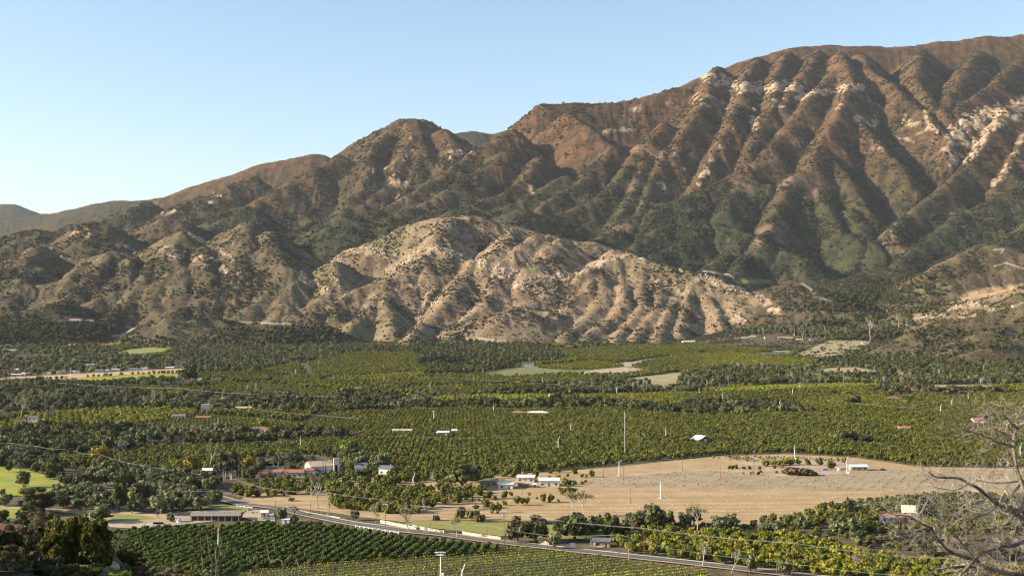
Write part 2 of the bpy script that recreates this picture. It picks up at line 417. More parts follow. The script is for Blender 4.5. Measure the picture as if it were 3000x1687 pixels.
def fan_z(x, y):
    """alluvial apron under the hills, higher on the right"""
    az = x / np.maximum(y, 1)
    t = np.clip((y - 3000) / 1600, 0, 1.2)
    right = np.clip((az - 0.10) / 0.12, 0, 1); right = right * right * (3 - 2 * right)
    return floor_z(x, y) - 6 + t * (25 + 70 * right) + np.clip((y - 4200) / 1500, 0, 3) * 60 + right * np.clip((y - 2500) / 900, 0, 1) * 34

def ridge_base(X, Y):
    Z = fan_z(X, Y).astype(np.float32)
    K = np.full(Z.shape, 5, np.int8)             # 5 = apron
    D = np.full(Z.shape, 400.0, np.float32)      # distance to the winning crest
    X = X.astype(np.float32); Y = Y.astype(np.float32)
    yr = Y[:, 0]
    for kind, k, w, P in RIDGES:
        k = k * (1.34 if kind == 2 else 1.25 if kind == 1 else 1.0)
        w = w * (1.6 if kind == 0 else 1.3)
        zmax = max(p[2] for p in P); reach = (zmax + 40) / k
        y0 = min(p[1] for p in P) - reach; y1 = max(p[1] for p in P) + reach
        i0 = int(np.searchsorted(yr, y0)); i1 = int(np.searchsorted(yr, y1))
        if i1 <= i0: continue
        ax = AZ; a0 = min((p[0] - reach) / max(p[1] - reach * .7, 1800) if p[0] < reach else (p[0] - reach) / (p[1] + reach) for p in P)
        a1 = max((p[0] + reach) / max(p[1] - reach * .7, 1800) if p[0] > -reach else (p[0] + reach) / (p[1] + reach) for p in P)
        j0 = int(np.searchsorted(ax, a0)); j1 = int(np.searchsorted(ax, a1))
        if j1 <= j0: continue
        x = X[i0:i1, j0:j1]; y = Y[i0:i1, j0:j1]
        best = None
        for a, b in zip(P, P[1:]):
            ex, ey = b[0] - a[0], b[1] - a[1]; L2 = ex * ex + ey * ey + 1e-6
            t = ((x - a[0]) * ex + (y - a[1]) * ey) / L2
            np.clip(t, 0, 1, out=t)
            dist = np.hypot(x - a[0] - t * ex, y - a[1] - t * ey)
            h = a[2] + t * (b[2] - a[2]) - k * (np.sqrt(dist * dist + w * w) - w)
            if best is None: best, bd = h, dist
            else:
                m = h > best
                best = np.where(m, h, best); bd = np.where(m, dist, bd)
        zz = Z[i0:i1, j0:j1]; m = best > zz
        np.copyto(zz, best, where=m)
        np.copyto(K[i0:i1, j0:j1], kind, where=m)
        np.copyto(D[i0:i1, j0:j1], bd, where=m)
    return Z, K, D

def blur(a, n, axis):
    for _ in range(n):
        p = np.concatenate([np.take(a, [0], axis), a, np.take(a, [-1], axis)], axis)
        n_ = a.shape[axis]
        a = (np.take(p, np.arange(n_), axis) + 2 * a + np.take(p, np.arange(2, n_ + 2), axis)) / 4
    return a
def erode_stripes(px, py, gx, gy, lam, seed):
    """gullies that run down the slope: stripes across the fall line, mixed between jittered cells"""
    g = np.hypot(gx, gy) + 1e-4
    nx, ny = -gy / g, gx / g
    cell = lam * 1.5
    u = px / cell; v = py / cell
    iu = np.floor(u).astype(np.int32); iv = np.floor(v).astype(np.int32)
    fu = (u - iu).astype(np.float32); fv = (v - iv).astype(np.float32)
    acc = np.zeros(px.shape, np.float32); wt = np.zeros(px.shape, np.float32)
    t1 = _T[(seed * 3) % 64]; t2 = _T[(seed * 3 + 1) % 64]
    for di in (-1, 0, 1):
        for dj in (-1, 0, 1):
            a = (iv + dj) & 255; b = (iu + di) & 255
            qx = fu - di - t1[a, b]; qy = fv - dj - t2[a, b]
            w = np.exp(-(qx * qx + qy * qy) * 2.2)
            ph = (qx * nx + qy * ny) * (cell / lam * 2 * math.pi)
            acc += np.cos(ph) * w; wt += w
    return acc / (wt + 1e-4)

import heapq
def evolve(Z, fl, ys, da, steps, K, cap, dif):
    """running water: fill pits, route the flow downhill, cut in proportion to the catchment, let slopes creep"""
    n, m = Z.shape; Z = Z.astype(np.float64); Z0 = Z.copy()
    dx = (ys * da)[:, None] * np.ones((1, m)); dy = np.gradient(ys)[:, None] * np.ones((1, m)); cell = (dx * dy).ravel()
    offs = [(a, b) for a in (-1, 0, 1) for b in (-1, 0, 1) if (a, b) != (0, 0)]
    for st in range(steps):
        zl = Z.ravel().tolist(); done = bytearray(n * m); heap = []
        for i in range(n):
            for j in ((0, m - 1) if 0 < i < n - 1 else range(m)):
                heap.append((zl[i * m + j], i * m + j)); done[i * m + j] = 1
        heapq.heapify(heap); rec = list(range(n * m)); order = []; pop, push = heapq.heappop, heapq.heappush
        nb = [a * m + b for a, b in offs]
        while heap:
            z, k = pop(heap); order.append(k); c = k % m; r = k // m
            if 0 < c < m - 1 and 0 < r < n - 1: q = [k + o for o in nb]
            else: q = [(r + a) * m + c + b for a, b in offs if 0 <= r + a < n and 0 <= c + b < m]
            for t in q:
                if not done[t]:
                    done[t] = 1; rec[t] = k; zt = zl[t]
                    push(heap, (zt if zt > z else z + .02, t))
        rec = np.array(rec); filled = Z.ravel()
        acc = cell.tolist(); rl = rec.tolist()
        for k in reversed(order):
            t = rl[k]
            if t != k: acc[t] += acc[k]
        A = np.array(acc); rr, rc = np.divmod(rec, m); kr, kc = np.divmod(np.arange(n * m), m)
        dist = np.hypot((kr - rr) * dy.ravel(), (kc - rc) * dx.ravel()) + 1e-3
        f = (K * np.maximum(A - 350, 0) ** .46 / dist); f[rec == np.arange(n * m)] = 0
        f[Z.ravel() < fl.ravel() + 3] = 0; fl_ = f.tolist()
        for k in order:
            t = rl[k]
            if t != k and zl[k] > zl[t]: zl[k] = (zl[k] + fl_[k] * zl[t]) / (1 + fl_[k])
        Z = np.array(zl).reshape(n, m)
        Z = np.maximum(Z, Z0 - cap)
        Zs = blur(blur(Z, 1, 0), 1, 1); Z = Z + (Zs - Z) * dif
    return Z - Z0, np.log10(A.reshape(n, m))
NA, A0, A1 = 1000, -0.50, 0.50
AZ = np.linspace(A0, A1, NA).astype(np.float32)
rows = [2300.0]
while rows[-1] < 4700: rows.append(rows[-1] + 5.6)
while rows[-1] < 7300: rows.append(rows[-1] + 10.5)
while rows[-1] < 9400: rows.append(rows[-1] + 22)
while rows[-1] < 18500: rows.append(rows[-1] + 85)
YR = np.array(rows)
NR = len(YR)
def terrain():
    Y = np.repeat(YR[:, None], NA, 1); X = Y * AZ[None, :]
    # base at half resolution, then interpolated
    ri = np.arange(0, NR, 2); ci = np.arange(0, NA, 2)
    global AZ_FULL
    full = AZ.copy()
    globals()['AZ'] = full[ci]
    Zb, Kb, Db = ridge_base(X[np.ix_(ri, ci)], Y[np.ix_(ri, ci)])
    globals()['AZ'] = full
    def up(a):
        r = np.interp
        tmp = np.stack([np.interp(np.arange(NR), ri, a[:, j]) for j in range(a.shape[1])], 1)
        return np.stack([np.interp(np.arange(NA), ci, tmp[i]) for i in range(NR)], 0).astype(np.float32)
    Z = up(Zb); D = up(Db)
    K = Kb[np.minimum(np.round(np.arange(NR) / 2).astype(int), len(ri) - 1)][:, np.minimum(np.round(np.arange(NA) / 2).astype(int), len(ci) - 1)]
    def grad(Z):
        dzr = np.gradient(Z, YR, axis=0)              # along the ray at constant azimuth
        dxa = YR[:, None] * (AZ[1] - AZ[0])
        gx = np.gradient(Z, axis=1) / dxa
        gy = dzr - gx * AZ[None, :]
        return gx, gy
    fl = floor_z(X, Y)
    far0 = np.clip((Y - 4300) / 900, 0, 1); h0 = np.clip((Z - fl) / 60.0, 0, 1)
    Z = Z + ((fbm(X, Y, 170, 5, 20, .55) - .5) * (20 + 20 * far0) + (fbm(X, Y, 60, 3, 27, .6) - .5) * 10) * h0
    ci2, ri2 = ci, ri
    dz_, lA = evolve(Z[np.ix_(ri, ci)], fl[np.ix_(ri, ci)], YR[ri], AZ[2] - AZ[0], 6, .0092, 85, .22)
    Z = Z + up(dz_); flow = up(lA)
    hgt = np.clip((Z - fl) / 60.0, 0, 1)
    far = np.clip((Y - 4300) / 900, 0, 1)
    crest = np.clip(D / (60.0 + 60 * far), 0.10, 1.0)
    ps = Z.copy()
    wx = (fbm(X, Y, 500, 3, 3) - .5) * 160; wy = (fbm(X, Y, 500, 3, 8) - .5) * 160
    conc = np.zeros(Z.shape, np.float32)
    Z = Z + (vnoise(X / 24, Y / 24, 37) - .5) * 3.5 * hgt
    Z = Z + evolve(Z, fl, YR, AZ[1] - AZ[0], 2, .0052, 16, .12)[0]
    for lam, amp, seed, c in ((46, 2.2, 3, .8), (25, 1.8, 4, .5)):
        Zs = blur(blur(Z, 3 if lam > 60 else 1, 0), 3 if lam > 60 else 1, 1)
        gx, gy = grad(Zs)
        g = np.hypot(gx, gy)
        s = erode_stripes(X + wx, Y + wy, gx, gy, lam * 1.0, seed)
        s = np.sign(s) * np.abs(s) ** 0.8
        # sharp gullies, rounded ribs
        sh = 1 - 1.6 * (0.5 - 0.5 * s) ** 1.0
        a = amp * np.clip(g / 0.55, 0, 1.15) * hgt * (crest ** (1.0 if lam > 100 else .5)) * ((0.65 + 0.5 * far) if lam < 60 else (0.75 - 0.25 * far))
        a = a * np.clip(fbm(X, Y, lam * 3.2, 3, 14 + seed) * 3.4 - 1.05, .08, 1.35)
        Z = Z + a * (sh - 0.25)
        conc += a * (s) / 26
    Z = Z + (fbm(X, Y, 40, 3, 31, .55) - .5) * 6 * hgt + (fbm(X, Y, 18, 2, 30) - .5) * 3.2 * hgt
    return X, Y, Z.astype(np.float32), K, D, conc - np.clip((flow - 3.2) * .8, 0, 1.2) + .2, grad(Z), fl

TX, TY, TZ, TK, TD, TC, (TGX, TGY), TFL = terrain()
print('terrain', round(time.time() - T0, 1))
# where each point of the hills lies in the photograph: used only to find which hillside carries which rock and plants
_zz = TZ - CAM_Z
_dep = TY * _cp + _zz * _sp
TPX = 1500 + TX / _dep * F
TPY = 843.5 - (-TY * _sp + _zz * _cp) / _dep * F
def band(cr, pts, rad, lo, hi, z=None):
    """closeness (0..1) to a traced outcrop line, within a range of distances"""
    q = [cr(p) for p in pts]
    best = np.full(TZ.shape, 1e9, np.float32)
    for a, b in zip(q, q[1:]):
        ex, ey = b[0] - a[0], b[1] - a[1]; L2 = ex * ex + ey * ey + 1e-6
        t = np.clip(((TPX - a[0]) * ex + (TPY - a[1]) * ey) / L2, 0, 1)
        best = np.minimum(best, np.hypot(TPX - a[0] - t * ex, TPY - a[1] - t * ey))
    return np.clip(1 - best / rad, 0, 1) * ((TY > lo) & (TY < hi))
def inside(poly, X, Y):
    c = np.zeros(X.shape, bool)
    n = len(poly)
    for i in range(n):
        x0, y0 = poly[i]; x1, y1 = poly[(i + 1) % n]
        if y0 == y1: continue
        m = ((y0 > Y) != (y1 > Y)) & (X < (x1 - x0) * (Y - y0) / (y1 - y0) + x0)
        c ^= m
    return c
rock = np.zeros(TZ.shape, np.float32)
for cr, pts, rad, lo, hi, s in (
    (c3, ((180, 60), (420, 150), (600, 150), (800, 130), (900, 150)), 22, 5200, 7600, .9),
    (c3, ((100, 260), (420, 240), (700, 260)), 30, 5200, 7600, .35),
    (c3, ((880, 220), (1000, 190), (1100, 180), (1260, 150), (1350, 150)), 13, 5200, 7600, 1.0),
    (c3, ((560, 320), (540, 430)), 18, 5200, 7600, .55), (c3, ((400, 470), (250, 640), (130, 860)), 14, 5000, 7000, .55),
    (c3, ((1180, 310), (1260, 290), (1320, 400), (1450, 420)), 16, 5000, 7600, .5),
    (c3, ((1300, 250), (1600, 380), (1900, 470)), 40, 5000, 7600, .22), (c3, ((1450, 600), (1750, 560), (1950, 560)), 30, 5000, 7000, .25),
    (c3, ((1830, 330), (1850, 420), (1920, 470)), 13, 5000, 7600, .8),
    (c3, ((2574, 300), (2440, 320), (2300, 380), (2150, 420), (2080, 500)), 40, 4800, 7200, 1.0),
    (c3, ((2350, 450), (2230, 560), (2120, 680), (2000, 700)), 26, 4800, 6500, .8),
    (c3, ((2030, 500), (1990, 600), (1990, 700)), 22, 4800, 6500, .7),
    (c3, ((2574, 520), (2520, 620), (2450, 780), (2350, 870)), 16, 4600, 6500, .6),
    (c3, ((-60, 640), (0, 740), (60, 790)), 18, 4800, 6500, .5),
    (c2, ((1980, 230), (2100, 215), (2200, 210)), 8, 5000, 7000, .9),
    (c2, ((2000, 100), (2250, 40), (2500, 10)), 12, 5400, 7000, .35),
    (c2, ((830, 400), (900, 370), (960, 340)), 20, 5500, 7400, .6), (c2, ((400, 580), (430, 680), (520, 620)), 18, 5500, 7400, .55),
    (c2, ((520, 200), (540, 330), (480, 440), (260, 520)), 14, 5500, 7400, .35),
    (c2, ((1450, 600), (1430, 680)), 16, 4800, 6200, .5), (c2, ((2390, 590), (2450, 650)), 14, 4800, 6200, .5),
    (d1, ((320, 295), (420, 240), (520, 245), (640, 275)), 12, 3300, 4300, .85),
    (d1, ((620, 350), (680, 310), (760, 270), (860, 228), (960, 270), (1050, 290)), 14, 3300, 4300, 1.0),
    (d1, ((330, 400), (380, 470)), 12, 3300, 4300, .8), (d1, ((160, 380), (300, 470)), 16, 3300, 4300, .6),
    (d1, ((1000, 290), (1160, 330), (1330, 380)), 16, 3300, 4300, .8), (d1, ((1160, 350), (1300, 390), (1360, 430)), 16, 3300, 4300, .6),
    (d1, ((640, 400), (760, 440), (850, 440)), 16, 3300, 4300, .5), (d1, ((830, 470), (800, 560), (760, 640)), 10, 3200, 4300, .5),
    (d1, ((850, 530), (920, 520)), 6, 3200, 4300, .9), (d1, ((1340, 440), (1456, 420)), 16, 3300, 4300, .6),
    (d2, ((20, 420), (160, 390), (290, 380), (380, 345), (480, 318)), 14, 3300, 4300, 1.0),
    (d2, ((490, 310), (560, 275), (650, 270), (760, 290)), 9, 3300, 4300, .9), (d2, ((780, 310), (900, 350), (1000, 380)), 12, 3300, 4300, .55),
    (d2, ((1000, 390), (1130, 430), (1220, 470), (1330, 510), (1430, 560)), 16, 3200, 4300, .85),
    (d2, ((1060, 470), (1130, 560), (1260, 630)), 26, 3200, 4300, .55), (d2, ((700, 340), (850, 430), (960, 520)), 30, 3300, 4300, .3),
    (c1, ((1440, 480), (1530, 535), (1620, 580), (1760, 660)), 9, 3600, 4700, .9), (c1, ((1250, 620), (1450, 640), (1700, 740), (1850, 830)), 26, 3600, 4500, .4),
    (c1, ((380, 570), (440, 620), (470, 635)), 9, 3800, 4700, .7), (c1, ((150, 630), (210, 650)), 7, 3800, 4700, .5),
    (c1, ((560, 470), (700, 480), (900, 560), (990, 600)), 14, 4300, 5100, .4), (c1, ((1180, 590), (1300, 620)), 10, 3800, 4700, .5),
    (c1, ((1600, 170), (1650, 200), (1580, 250)), 12, 5800, 7800, .6), (c1, ((1180, 260), (1270, 320), (1380, 300)), 14, 5800, 7900, .5),
    (c1, ((2330, 110), (2450, 130)), 16, 5000, 7600, .4),
    (d3, ((0, 510), (60, 530), (120, 560)), 14, 3000, 4300, .7),
    (d3, ((880, 610), (960, 600)), 10, 2300, 3600, .6), (d3, ((1050, 550), (1140, 530), (1290, 555), (1400, 540), (1456, 520)), 10, 2300, 3600, .8),
    (d3, ((1090, 620), (1200, 590)), 8, 2300, 3600, .6),
):
    rock = np.maximum(rock, s * np.sqrt(band(cr, pts, rad, lo, hi)))
rn = fbm(TX, TY, 30, 3, 33)
rock_m = np.clip((rock + (rn - .5) * 1.9 - .46) / .24, 0, 1) * (rock > 0.02)
# bedding steps: outcrops stand proud of the slope as ledges and blocks
lev = (TZ + 0.10 * TX) / 22.0
st = lev - np.floor(lev)
TZ = TZ + rock_m * ((np.clip(st * 2.2, 0, 1) - st) * 9 + (vnoise(TX / 13, TY / 13, 50) - .35) * 7) * (0.6 + 0.4 * np.clip((TY - 4300) / 900, 0, 1))
slope = np.hypot(TGX, TGY)
# plant cover 0..1, redness 0..1, tan 0..1
kk = TK.astype(np.float32)
n1 = fbm(TX, TY, 240, 4, 5); n2 = fbm(TX, TY, 90, 4, 12)
tan = np.where(TK == 0, 1.0, np.where(TK == 5, .35, np.where(TK == 3, .25, .0)))
tan = blur(blur(tan * np.clip((TX / TY + .30) / .22, .42, 1), 6, 0), 6, 1)
elev = (TZ - TFL)
green = np.where(TK == 1, 1.0, np.where(TK == 5, .9, np.where(TK == 3, .6, np.where(TK == 4, .6, np.clip(1.25 - elev / 760, 0.15, 1)))))
green = blur(blur(green, 8, 0), 8, 1)
green = np.clip(green + (n1 - .5) * 0.9 - TC * .22, 0, 1)
red = np.clip(np.clip((elev - 260) / 500, 0, 1) * np.where(TK == 2, 1, .2) + (n2 - .5) * .6 + np.where(TK == 3, .35, 0), 0, 1)
red = blur(blur(red, 4, 0), 4, 1)
# bare slide scars on the brown range
scar = np.clip((fbm(TX, TY, 150, 4, 26) - .56) * 7, 0, 1) * np.clip(1 - np.abs(elev - 330) / 300, 0, 1) * (TK == 2) * (TC > -.1)
for cr, pts, rad, lo, hi, s in ((c3, ((800, 850), (900, 850), (1000, 900), (960, 960)), 20, 4400, 6000, .8), (c3, ((500, 900), (420, 860)), 24, 4400, 6000, .5),
                                (c3, ((640, 700), (480, 760)), 12, 4600, 6000, .5), (c2, ((2100, 320), (2300, 360), (2400, 420)), 18, 4800, 6600, .6),
                                (c2, ((2250, 560), (2200, 700)), 20, 4800, 6400, .5), (c2, ((1080, 600), (1060, 680)), 16, 4800, 6200, .5)):
    scar = np.maximum(scar, s * np.sqrt(band(cr, pts, rad, lo, hi)))
grassy = np.zeros(TZ.shape, np.float32)
for cr, poly in ((d2, ((1170, 400), (1250, 395), (1400, 395), (1390, 420), (1200, 425))), (d2, ((60, 345), (120, 335), (160, 360), (90, 362))),
                 (d3, ((880, 440), (1000, 425), (1090, 430), (1010, 465), (900, 465))), (d3, ((0, 400), (130, 395), (140, 412), (0, 425)))):
    grassy = np.maximum(grassy, inside([cr(p) for p in poly], TPX, TPY) * (TY > 3000) * (TY < 4700))
grassy = blur(blur(grassy.astype(np.float32), 2, 0), 2, 1)
plot = inside([d3(p) for p in ((1110, 500), (1110, 480), (1240, 445), (1456, 420), (1600, 405), (1600, 420), (1456, 432), (1330, 470), (1200, 503), (1130, 512))], TPX, TPY) * (TY > 2600) * (TY < 3900)
plot = blur(blur(plot.astype(np.float32), 1, 0), 1, 1)
track = np.zeros(TZ.shape, np.float32)
for cr, pts, rad, lo, hi in ((d3, ((270, 415), (310, 445), (350, 480), (390, 500), (425, 515), (430, 540)), 5, 3000, 4300),
                             (d1, ((1020, 715), (1100, 712), (1200, 725), (1240, 728)), 4.5, 3000, 4000), (d1, ((-60, 632), (100, 638), (270, 650)), 1.8, 3000, 4000),
                             (d3, ((1290, 240), (1350, 235), (1330, 260)), 2.5, 3500, 4600), (d3, ((1456, 340), (1360, 310), (1300, 325)), 2.5, 3500, 4600),
                             (d2, ((1010, 350), (1160, 375), (1180, 390)), 4, 3200, 4600),
                             (c1, ((960, 1180), (1020, 1190), (900, 1240), (850, 1245)), 2.5, 2900, 3700), (c1, ((1800, 1138), (2100, 1150), (2400, 1165), (2480, 1180)), 1.8, 3000, 3700)):
    track = np.maximum(track, np.clip(band(cr, pts, rad, lo, hi) * 2, 0, 1))

def add_attr(me, name, a):
    at_ = me.attributes.new(name, 'FLOAT', 'POINT'); at_.data.foreach_set('value', np.ascontiguousarray(a, dtype=np.float32).ravel())
def grid_mesh(name, i0, i1, mat):
    n = i1 - i0
    v = np.stack([TX[i0:i1], TY[i0:i1], TZ[i0:i1]], -1).reshape(-1, 3)
    idx = np.arange(n * NA, dtype=np.int32).reshape(n, NA)
    f = np.stack([idx[:-1, :-1], idx[:-1, 1:], idx[1:, 1:], idx[1:, :-1]], -1).reshape(-1, 4)
    z = TZ[i0:i1].reshape(-1); fl = TFL[i0:i1].reshape(-1)
    keep = (z > fl - 3)[f].any(1)
    f = f[keep]
    used = np.zeros(len(v), bool); used[f.ravel()] = True
    remap = np.cumsum(used) - 1
    me = mesh_np(name, v[used], remap[f], (mat,), smooth=True)
    for nm, a in (('tan', tan), ('green', green), ('red', red), ('rock', rock_m), ('scar', scar), ('grassy', grassy), ('plot', plot), ('track', track), ('gully', TC)):
        add_attr(me, nm, a[i0:i1].reshape(-1)[used])
    return me
def mountain_mat():
    m, nt, b = new_mat('mountain_slope')
    P = world_pos(nt)
    A = lambda n: nd(nt, 'ShaderNodeAttribute', attribute_name=n).outputs['Fac']
    fine = noise(nt, P, 0.09, 6, .6)
    med = noise(nt, P, 0.02, 5, .6)
    big = noise(nt, P, 0.004, 4, .5)
    tanc = mixc(nt, ramp(nt, med, .35, .65), (.18, .122, .074), (.295, .21, .132))
    tanc = mixc(nt, ramp(nt, big, .5, .72), tanc, (.235, .185, .105))
    grn = mixc(nt, ramp(nt, med, .38, .62), (.026, .032, .016), (.058, .060, .030))
    redc = mixc(nt, ramp(nt, med, .35, .65), (.060, .036, .022), (.130, .072, .038))
    upper = mixc(nt, A('red'), (.064, .047, .027), redc)
    base = mixc(nt, mth(nt, 'MULTIPLY', A('green'), .92), upper, grn)
    base = mixc(nt, A('tan'), base, mixc(nt, mth(nt, 'MULTIPLY', mth(nt, 'SUBTRACT', A('green'), .55), .45), tanc, grn))
    base = mixc(nt, A('scar'), base, mixc(nt, fine, (.20, .115, .070), (.30, .19, .12)))
    # brush speckle between the larger shrubs
    sp = nd(nt, 'ShaderNodeTexVoronoi'); sp.inputs['Scale'].default_value = 0.16; nt.links.new(P, sp.inputs['Vector'])
    spk = ramp(nt, sp.outputs['Distance'], .62, .30)
    spk = mth(nt, 'MULTIPLY', spk, ramp(nt, fine, .42, .60))
    base = mixc(nt, mth(nt, 'MULTIPLY', spk, .55), base, (.045, .042, .022))
    base = mixc(nt, A('grassy'), base, mixc(nt, fine, (.12, .135, .05), (.175, .18, .07)))
    base = mixc(nt, A('plot'), base, mixc(nt, fine, (.30, .19, .10), (.38, .26, .15)))
    rk = mixc(nt, ramp(nt, noise(nt, P, .05, 6, .7), .35, .62), (.17, .110, .065), (.41, .315, .205))
    base = mixc(nt, A('rock'), base, rk)
    base = mixc(nt, A('track'), base, (.34, .27, .19))
    nt.links.new(base, b.inputs['Base Color'])
    h = mth(nt, 'ADD', mth(nt, 'MULTIPLY', fine, 1.0), mth(nt, 'MULTIPLY', noise(nt, P, .35, 3, .6), .35))
    bump(nt, b, h, 9.0, .55)
    b.inputs['Specular IOR Level'].default_value = 0.05
    return m
MM = mountain_mat()
iA = int(np.searchsorted(YR, 4320)); iB = int(np.searchsorted(YR, 8200))
for nm, a, b_, cat in (('foothills', 0, iA + 1, None), ('mountain_range', iA, iB + 1, None), ('far_mountains', iB, NR, None)):
    o = link(bpy.data.objects.new(nm, grid_mesh(nm, a, b_, MM)))
    tag(o, kind='structure')
print('mountain mesh', round(time.time() - T0, 1))
# ------------------------------------------------------------------ the combined land surface
_AZs = A0; _AZd = AZ[1] - AZ[0]
def hills_np(x, y):
    x = np.asarray(x, float); y = np.asarray(y, float)
    a = (x / np.maximum(y, 1) - _AZs) / _AZd
    r = np.interp(y, YR, np.arange(NR))
    a = np.clip(a, 0, NA - 1.001); r = np.clip(r, 0, NR - 1.001)
    i = r.astype(int); j = a.astype(int); fr = r - i; fa = a - j
    z = (TZ[i, j] * (1 - fa) + TZ[i, j + 1] * fa) * (1 - fr) + (TZ[i + 1, j] * (1 - fa) + TZ[i + 1, j + 1] * fa) * fr
    return np.where(y > YR[0], z, -1e3)
def land_np(x, y):
    return np.maximum(ground_z(x, y), hills_np(x, y))
def lz(x, y):
    return float(land_np(np.array([x]), np.array([y]))[0])
def at(p, near=300.0):
    """ground point seen at a pixel of the photograph"""
    dx, dy, dz = ray(*p)
    y = np.concatenate([np.arange(near, 3000, 3.0), np.arange(3000, 9000, 6.0)]) if near < 3000 else np.arange(near, 9000, 6.0)
    g = CAM_Z + dz * y - land_np(dx * y, y)
    b = g < 0
    i = int(np.argmax(b)) if b.any() else len(y) - 1
    if i > 0:
        t = g[i - 1] / (g[i - 1] - g[i] + 1e-9); yy = y[i - 1] + t * (y[i] - y[i - 1])
    else: yy = y[0]
    return Vector((dx * yy, yy, lz(dx * yy, yy)))
def m_per_px(pt): return pt.y / F

# valley floor and near hillside: one sheet
def build_ground():
    ys = [2.0]
    while ys[-1] < 40: ys.append(ys[-1] + 1.5)
    while ys[-1] < 200: ys.append(ys[-1] + 2.2)
    while ys[-1] < 620: ys.append(ys[-1] + 8)
    while ys[-1] < 4900: ys.append(ys[-1] + 35)
    az = np.linspace(-.95, .95, 240)
    Y = np.repeat(np.array(ys)[:, None], len(az), 1); X = Y * az[None, :]
    Z = ground_z(X, Y)
    v = np.stack([X, Y, Z], -1).reshape(-1, 3)
    n, m = X.shape
    idx = np.arange(n * m).reshape(n, m)
    f = np.stack([idx[:-1, :-1], idx[:-1, 1:], idx[1:, 1:], idx[1:, :-1]], -1).reshape(-1, 4)
    m_, nt, b = new_mat('valley_soil')
    P = world_pos(nt)
    n1 = noise(nt, P, .004, 5); n2 = noise(nt, P, .03, 6, .65); n3 = noise(nt, P, .5, 4)
    c = mixc(nt, ramp(nt, n1, .42, .62), (.175, .130, .078), (.110, .105, .045))
    c = mixc(nt, ramp(nt, n2, .45, .65), c, (.145, .115, .066))
    c = mixc(nt, mth(nt, 'MULTIPLY', ramp(nt, n3, .4, .7), .5), c, (.09, .08, .04))
    c = mixc(nt, mth(nt, 'MULTIPLY', ramp(nt, noise(nt, P, .12, 5, .7), .35, .6), .8), c, (.055, .048, .022))
    nt.links.new(c, b.inputs['Base Color'])
    bump(nt, b, n3, .25)
    o = link(bpy.data.objects.new('ground', mesh_np('ground', v, f, (m_,), True)))
    tag(o, kind='structure')
build_ground()

# ------------------------------------------------------------------ fields, meadows and roads: thin sheets on the floor
from mathutils.geometry import tessellate_polygon
SHEETS = []
LEVEL = [0]
def sheet(name, cr, poly, mat, lift=None, kind='structure', tohill=False):
    LEVEL[0] += 1
    lift = lift if lift is not None else 0.10 + 0.02 * LEVEL[0]
    q = [cr(p) for p in poly]
    if tohill: pts = np.array([[*at(p).xy] for p in q])
    else: pts = at_floor(q)
    return sheet_xy(name, pts, mat, lift, kind, tohill)
def sheet_xy(name, pts, mat, lift, kind='structure', tohill=False):
    tris = tessellate_polygon([[Vector((p[0], p[1], 0)) for p in pts]])
    bm = bmesh.new()
    vs_ = [bm.verts.new((p[0], p[1], 0)) for p in pts]
    for t in tris:
        try: bm.faces.new([vs_[i] for i in t])
        except ValueError: pass
    if max(p[1] for p in pts) > 1350:
        for _ in range(7):
            es = [e for e in bm.edges if e.calc_length() > (45 if not tohill else 25)]
            if not es: break
            bmesh.ops.subdivide_edges(bm, edges=es, cuts=1)
            bmesh.ops.triangulate(bm, faces=bm.faces[:])
    bm.normal_update()
    me = bpy.data.meshes.new(name)
    z = land_np(np.array([v.co.x for v in bm.verts]), np.array([v.co.y for v in bm.verts]))
    for v, zz in zip(bm.verts, z): v.co.z = float(zz) + lift
    for f in bm.faces:
        f.normal_update()
        if f.normal.z < 0: f.normal_flip()
    bm.to_mesh(me); bm.free()
    me.materials.append(mat)
    o = link(bpy.data.objects.new(name, me))
    tag(o, kind=kind)
    SHEETS.append(pts)
    return o
def soil_mat(name, a, b_, rows=None, ang=0.0, sc=.05, strength=.45, dark=None):
    """tilled or grown ground; rows = spacing in metres of furrows, real relief through bump"""
    m, nt, b = new_mat(name)
    P = world_pos(nt)
    n = noise(nt, P, sc, 6, .6); n2 = noise(nt, P, .9, 4, .6)
    c = mixc(nt, ramp(nt, n, .36, .64), a, b_)
    c = mixc(nt, mth(nt, 'MULTIPLY', ramp(nt, n2, .35, .7), .45), c, tuple(x * .62 for x in a))
    if rows:
        mp = nd(nt, 'ShaderNodeMapping'); mp.inputs['Rotation'].default_value = (0, 0, ang)
        nt.links.new(P, mp.inputs['Vector'])
        w = nd(nt, 'ShaderNodeTexWave', bands_direction='Y', wave_profile='SIN')
        w.inputs['Scale'].default_value = 2 * math.pi / 20 / rows
        w.inputs['Distortion'].default_value = 1.2; w.inputs['Detail'].default_value = 2; w.inputs['Detail Scale'].default_value = .4
        nt.links.new(mp.outputs[0], w.inputs['Vector'])
        c = mixc(nt, mth(nt, 'MULTIPLY', ramp(nt, w.outputs['Fac'], .55, .9), strength), c, dark or tuple(x * .45 for x in a))
        bump(nt, b, w.outputs['Fac'], .45)
    nt.links.new(c, b.inputs['Base Color'])
    return m
M_TILL = soil_mat('tilled_soil', (.38, .262, .130), (.48, .345, .19), 5.2, 0.02, strength=.62)
M_MULCH = soil_mat('mulched_soil', (.30, .23, .142), (.37, .29, .185), 4.6, 0.02, strength=.18)
M_DIRT = soil_mat('dirt', (.33, .245, .165), (.44, .34, .235))
M_DRY = soil_mat('dry_grass', (.27, .225, .115), (.35, .29, .16))
M_GRASS = soil_mat('meadow_grass', (.24, .215, .075), (.20, .235, .045), sc=.07)
M_LUSH = soil_mat('lush_grass', (.19, .225, .035), (.31, .29, .045), sc=.04)
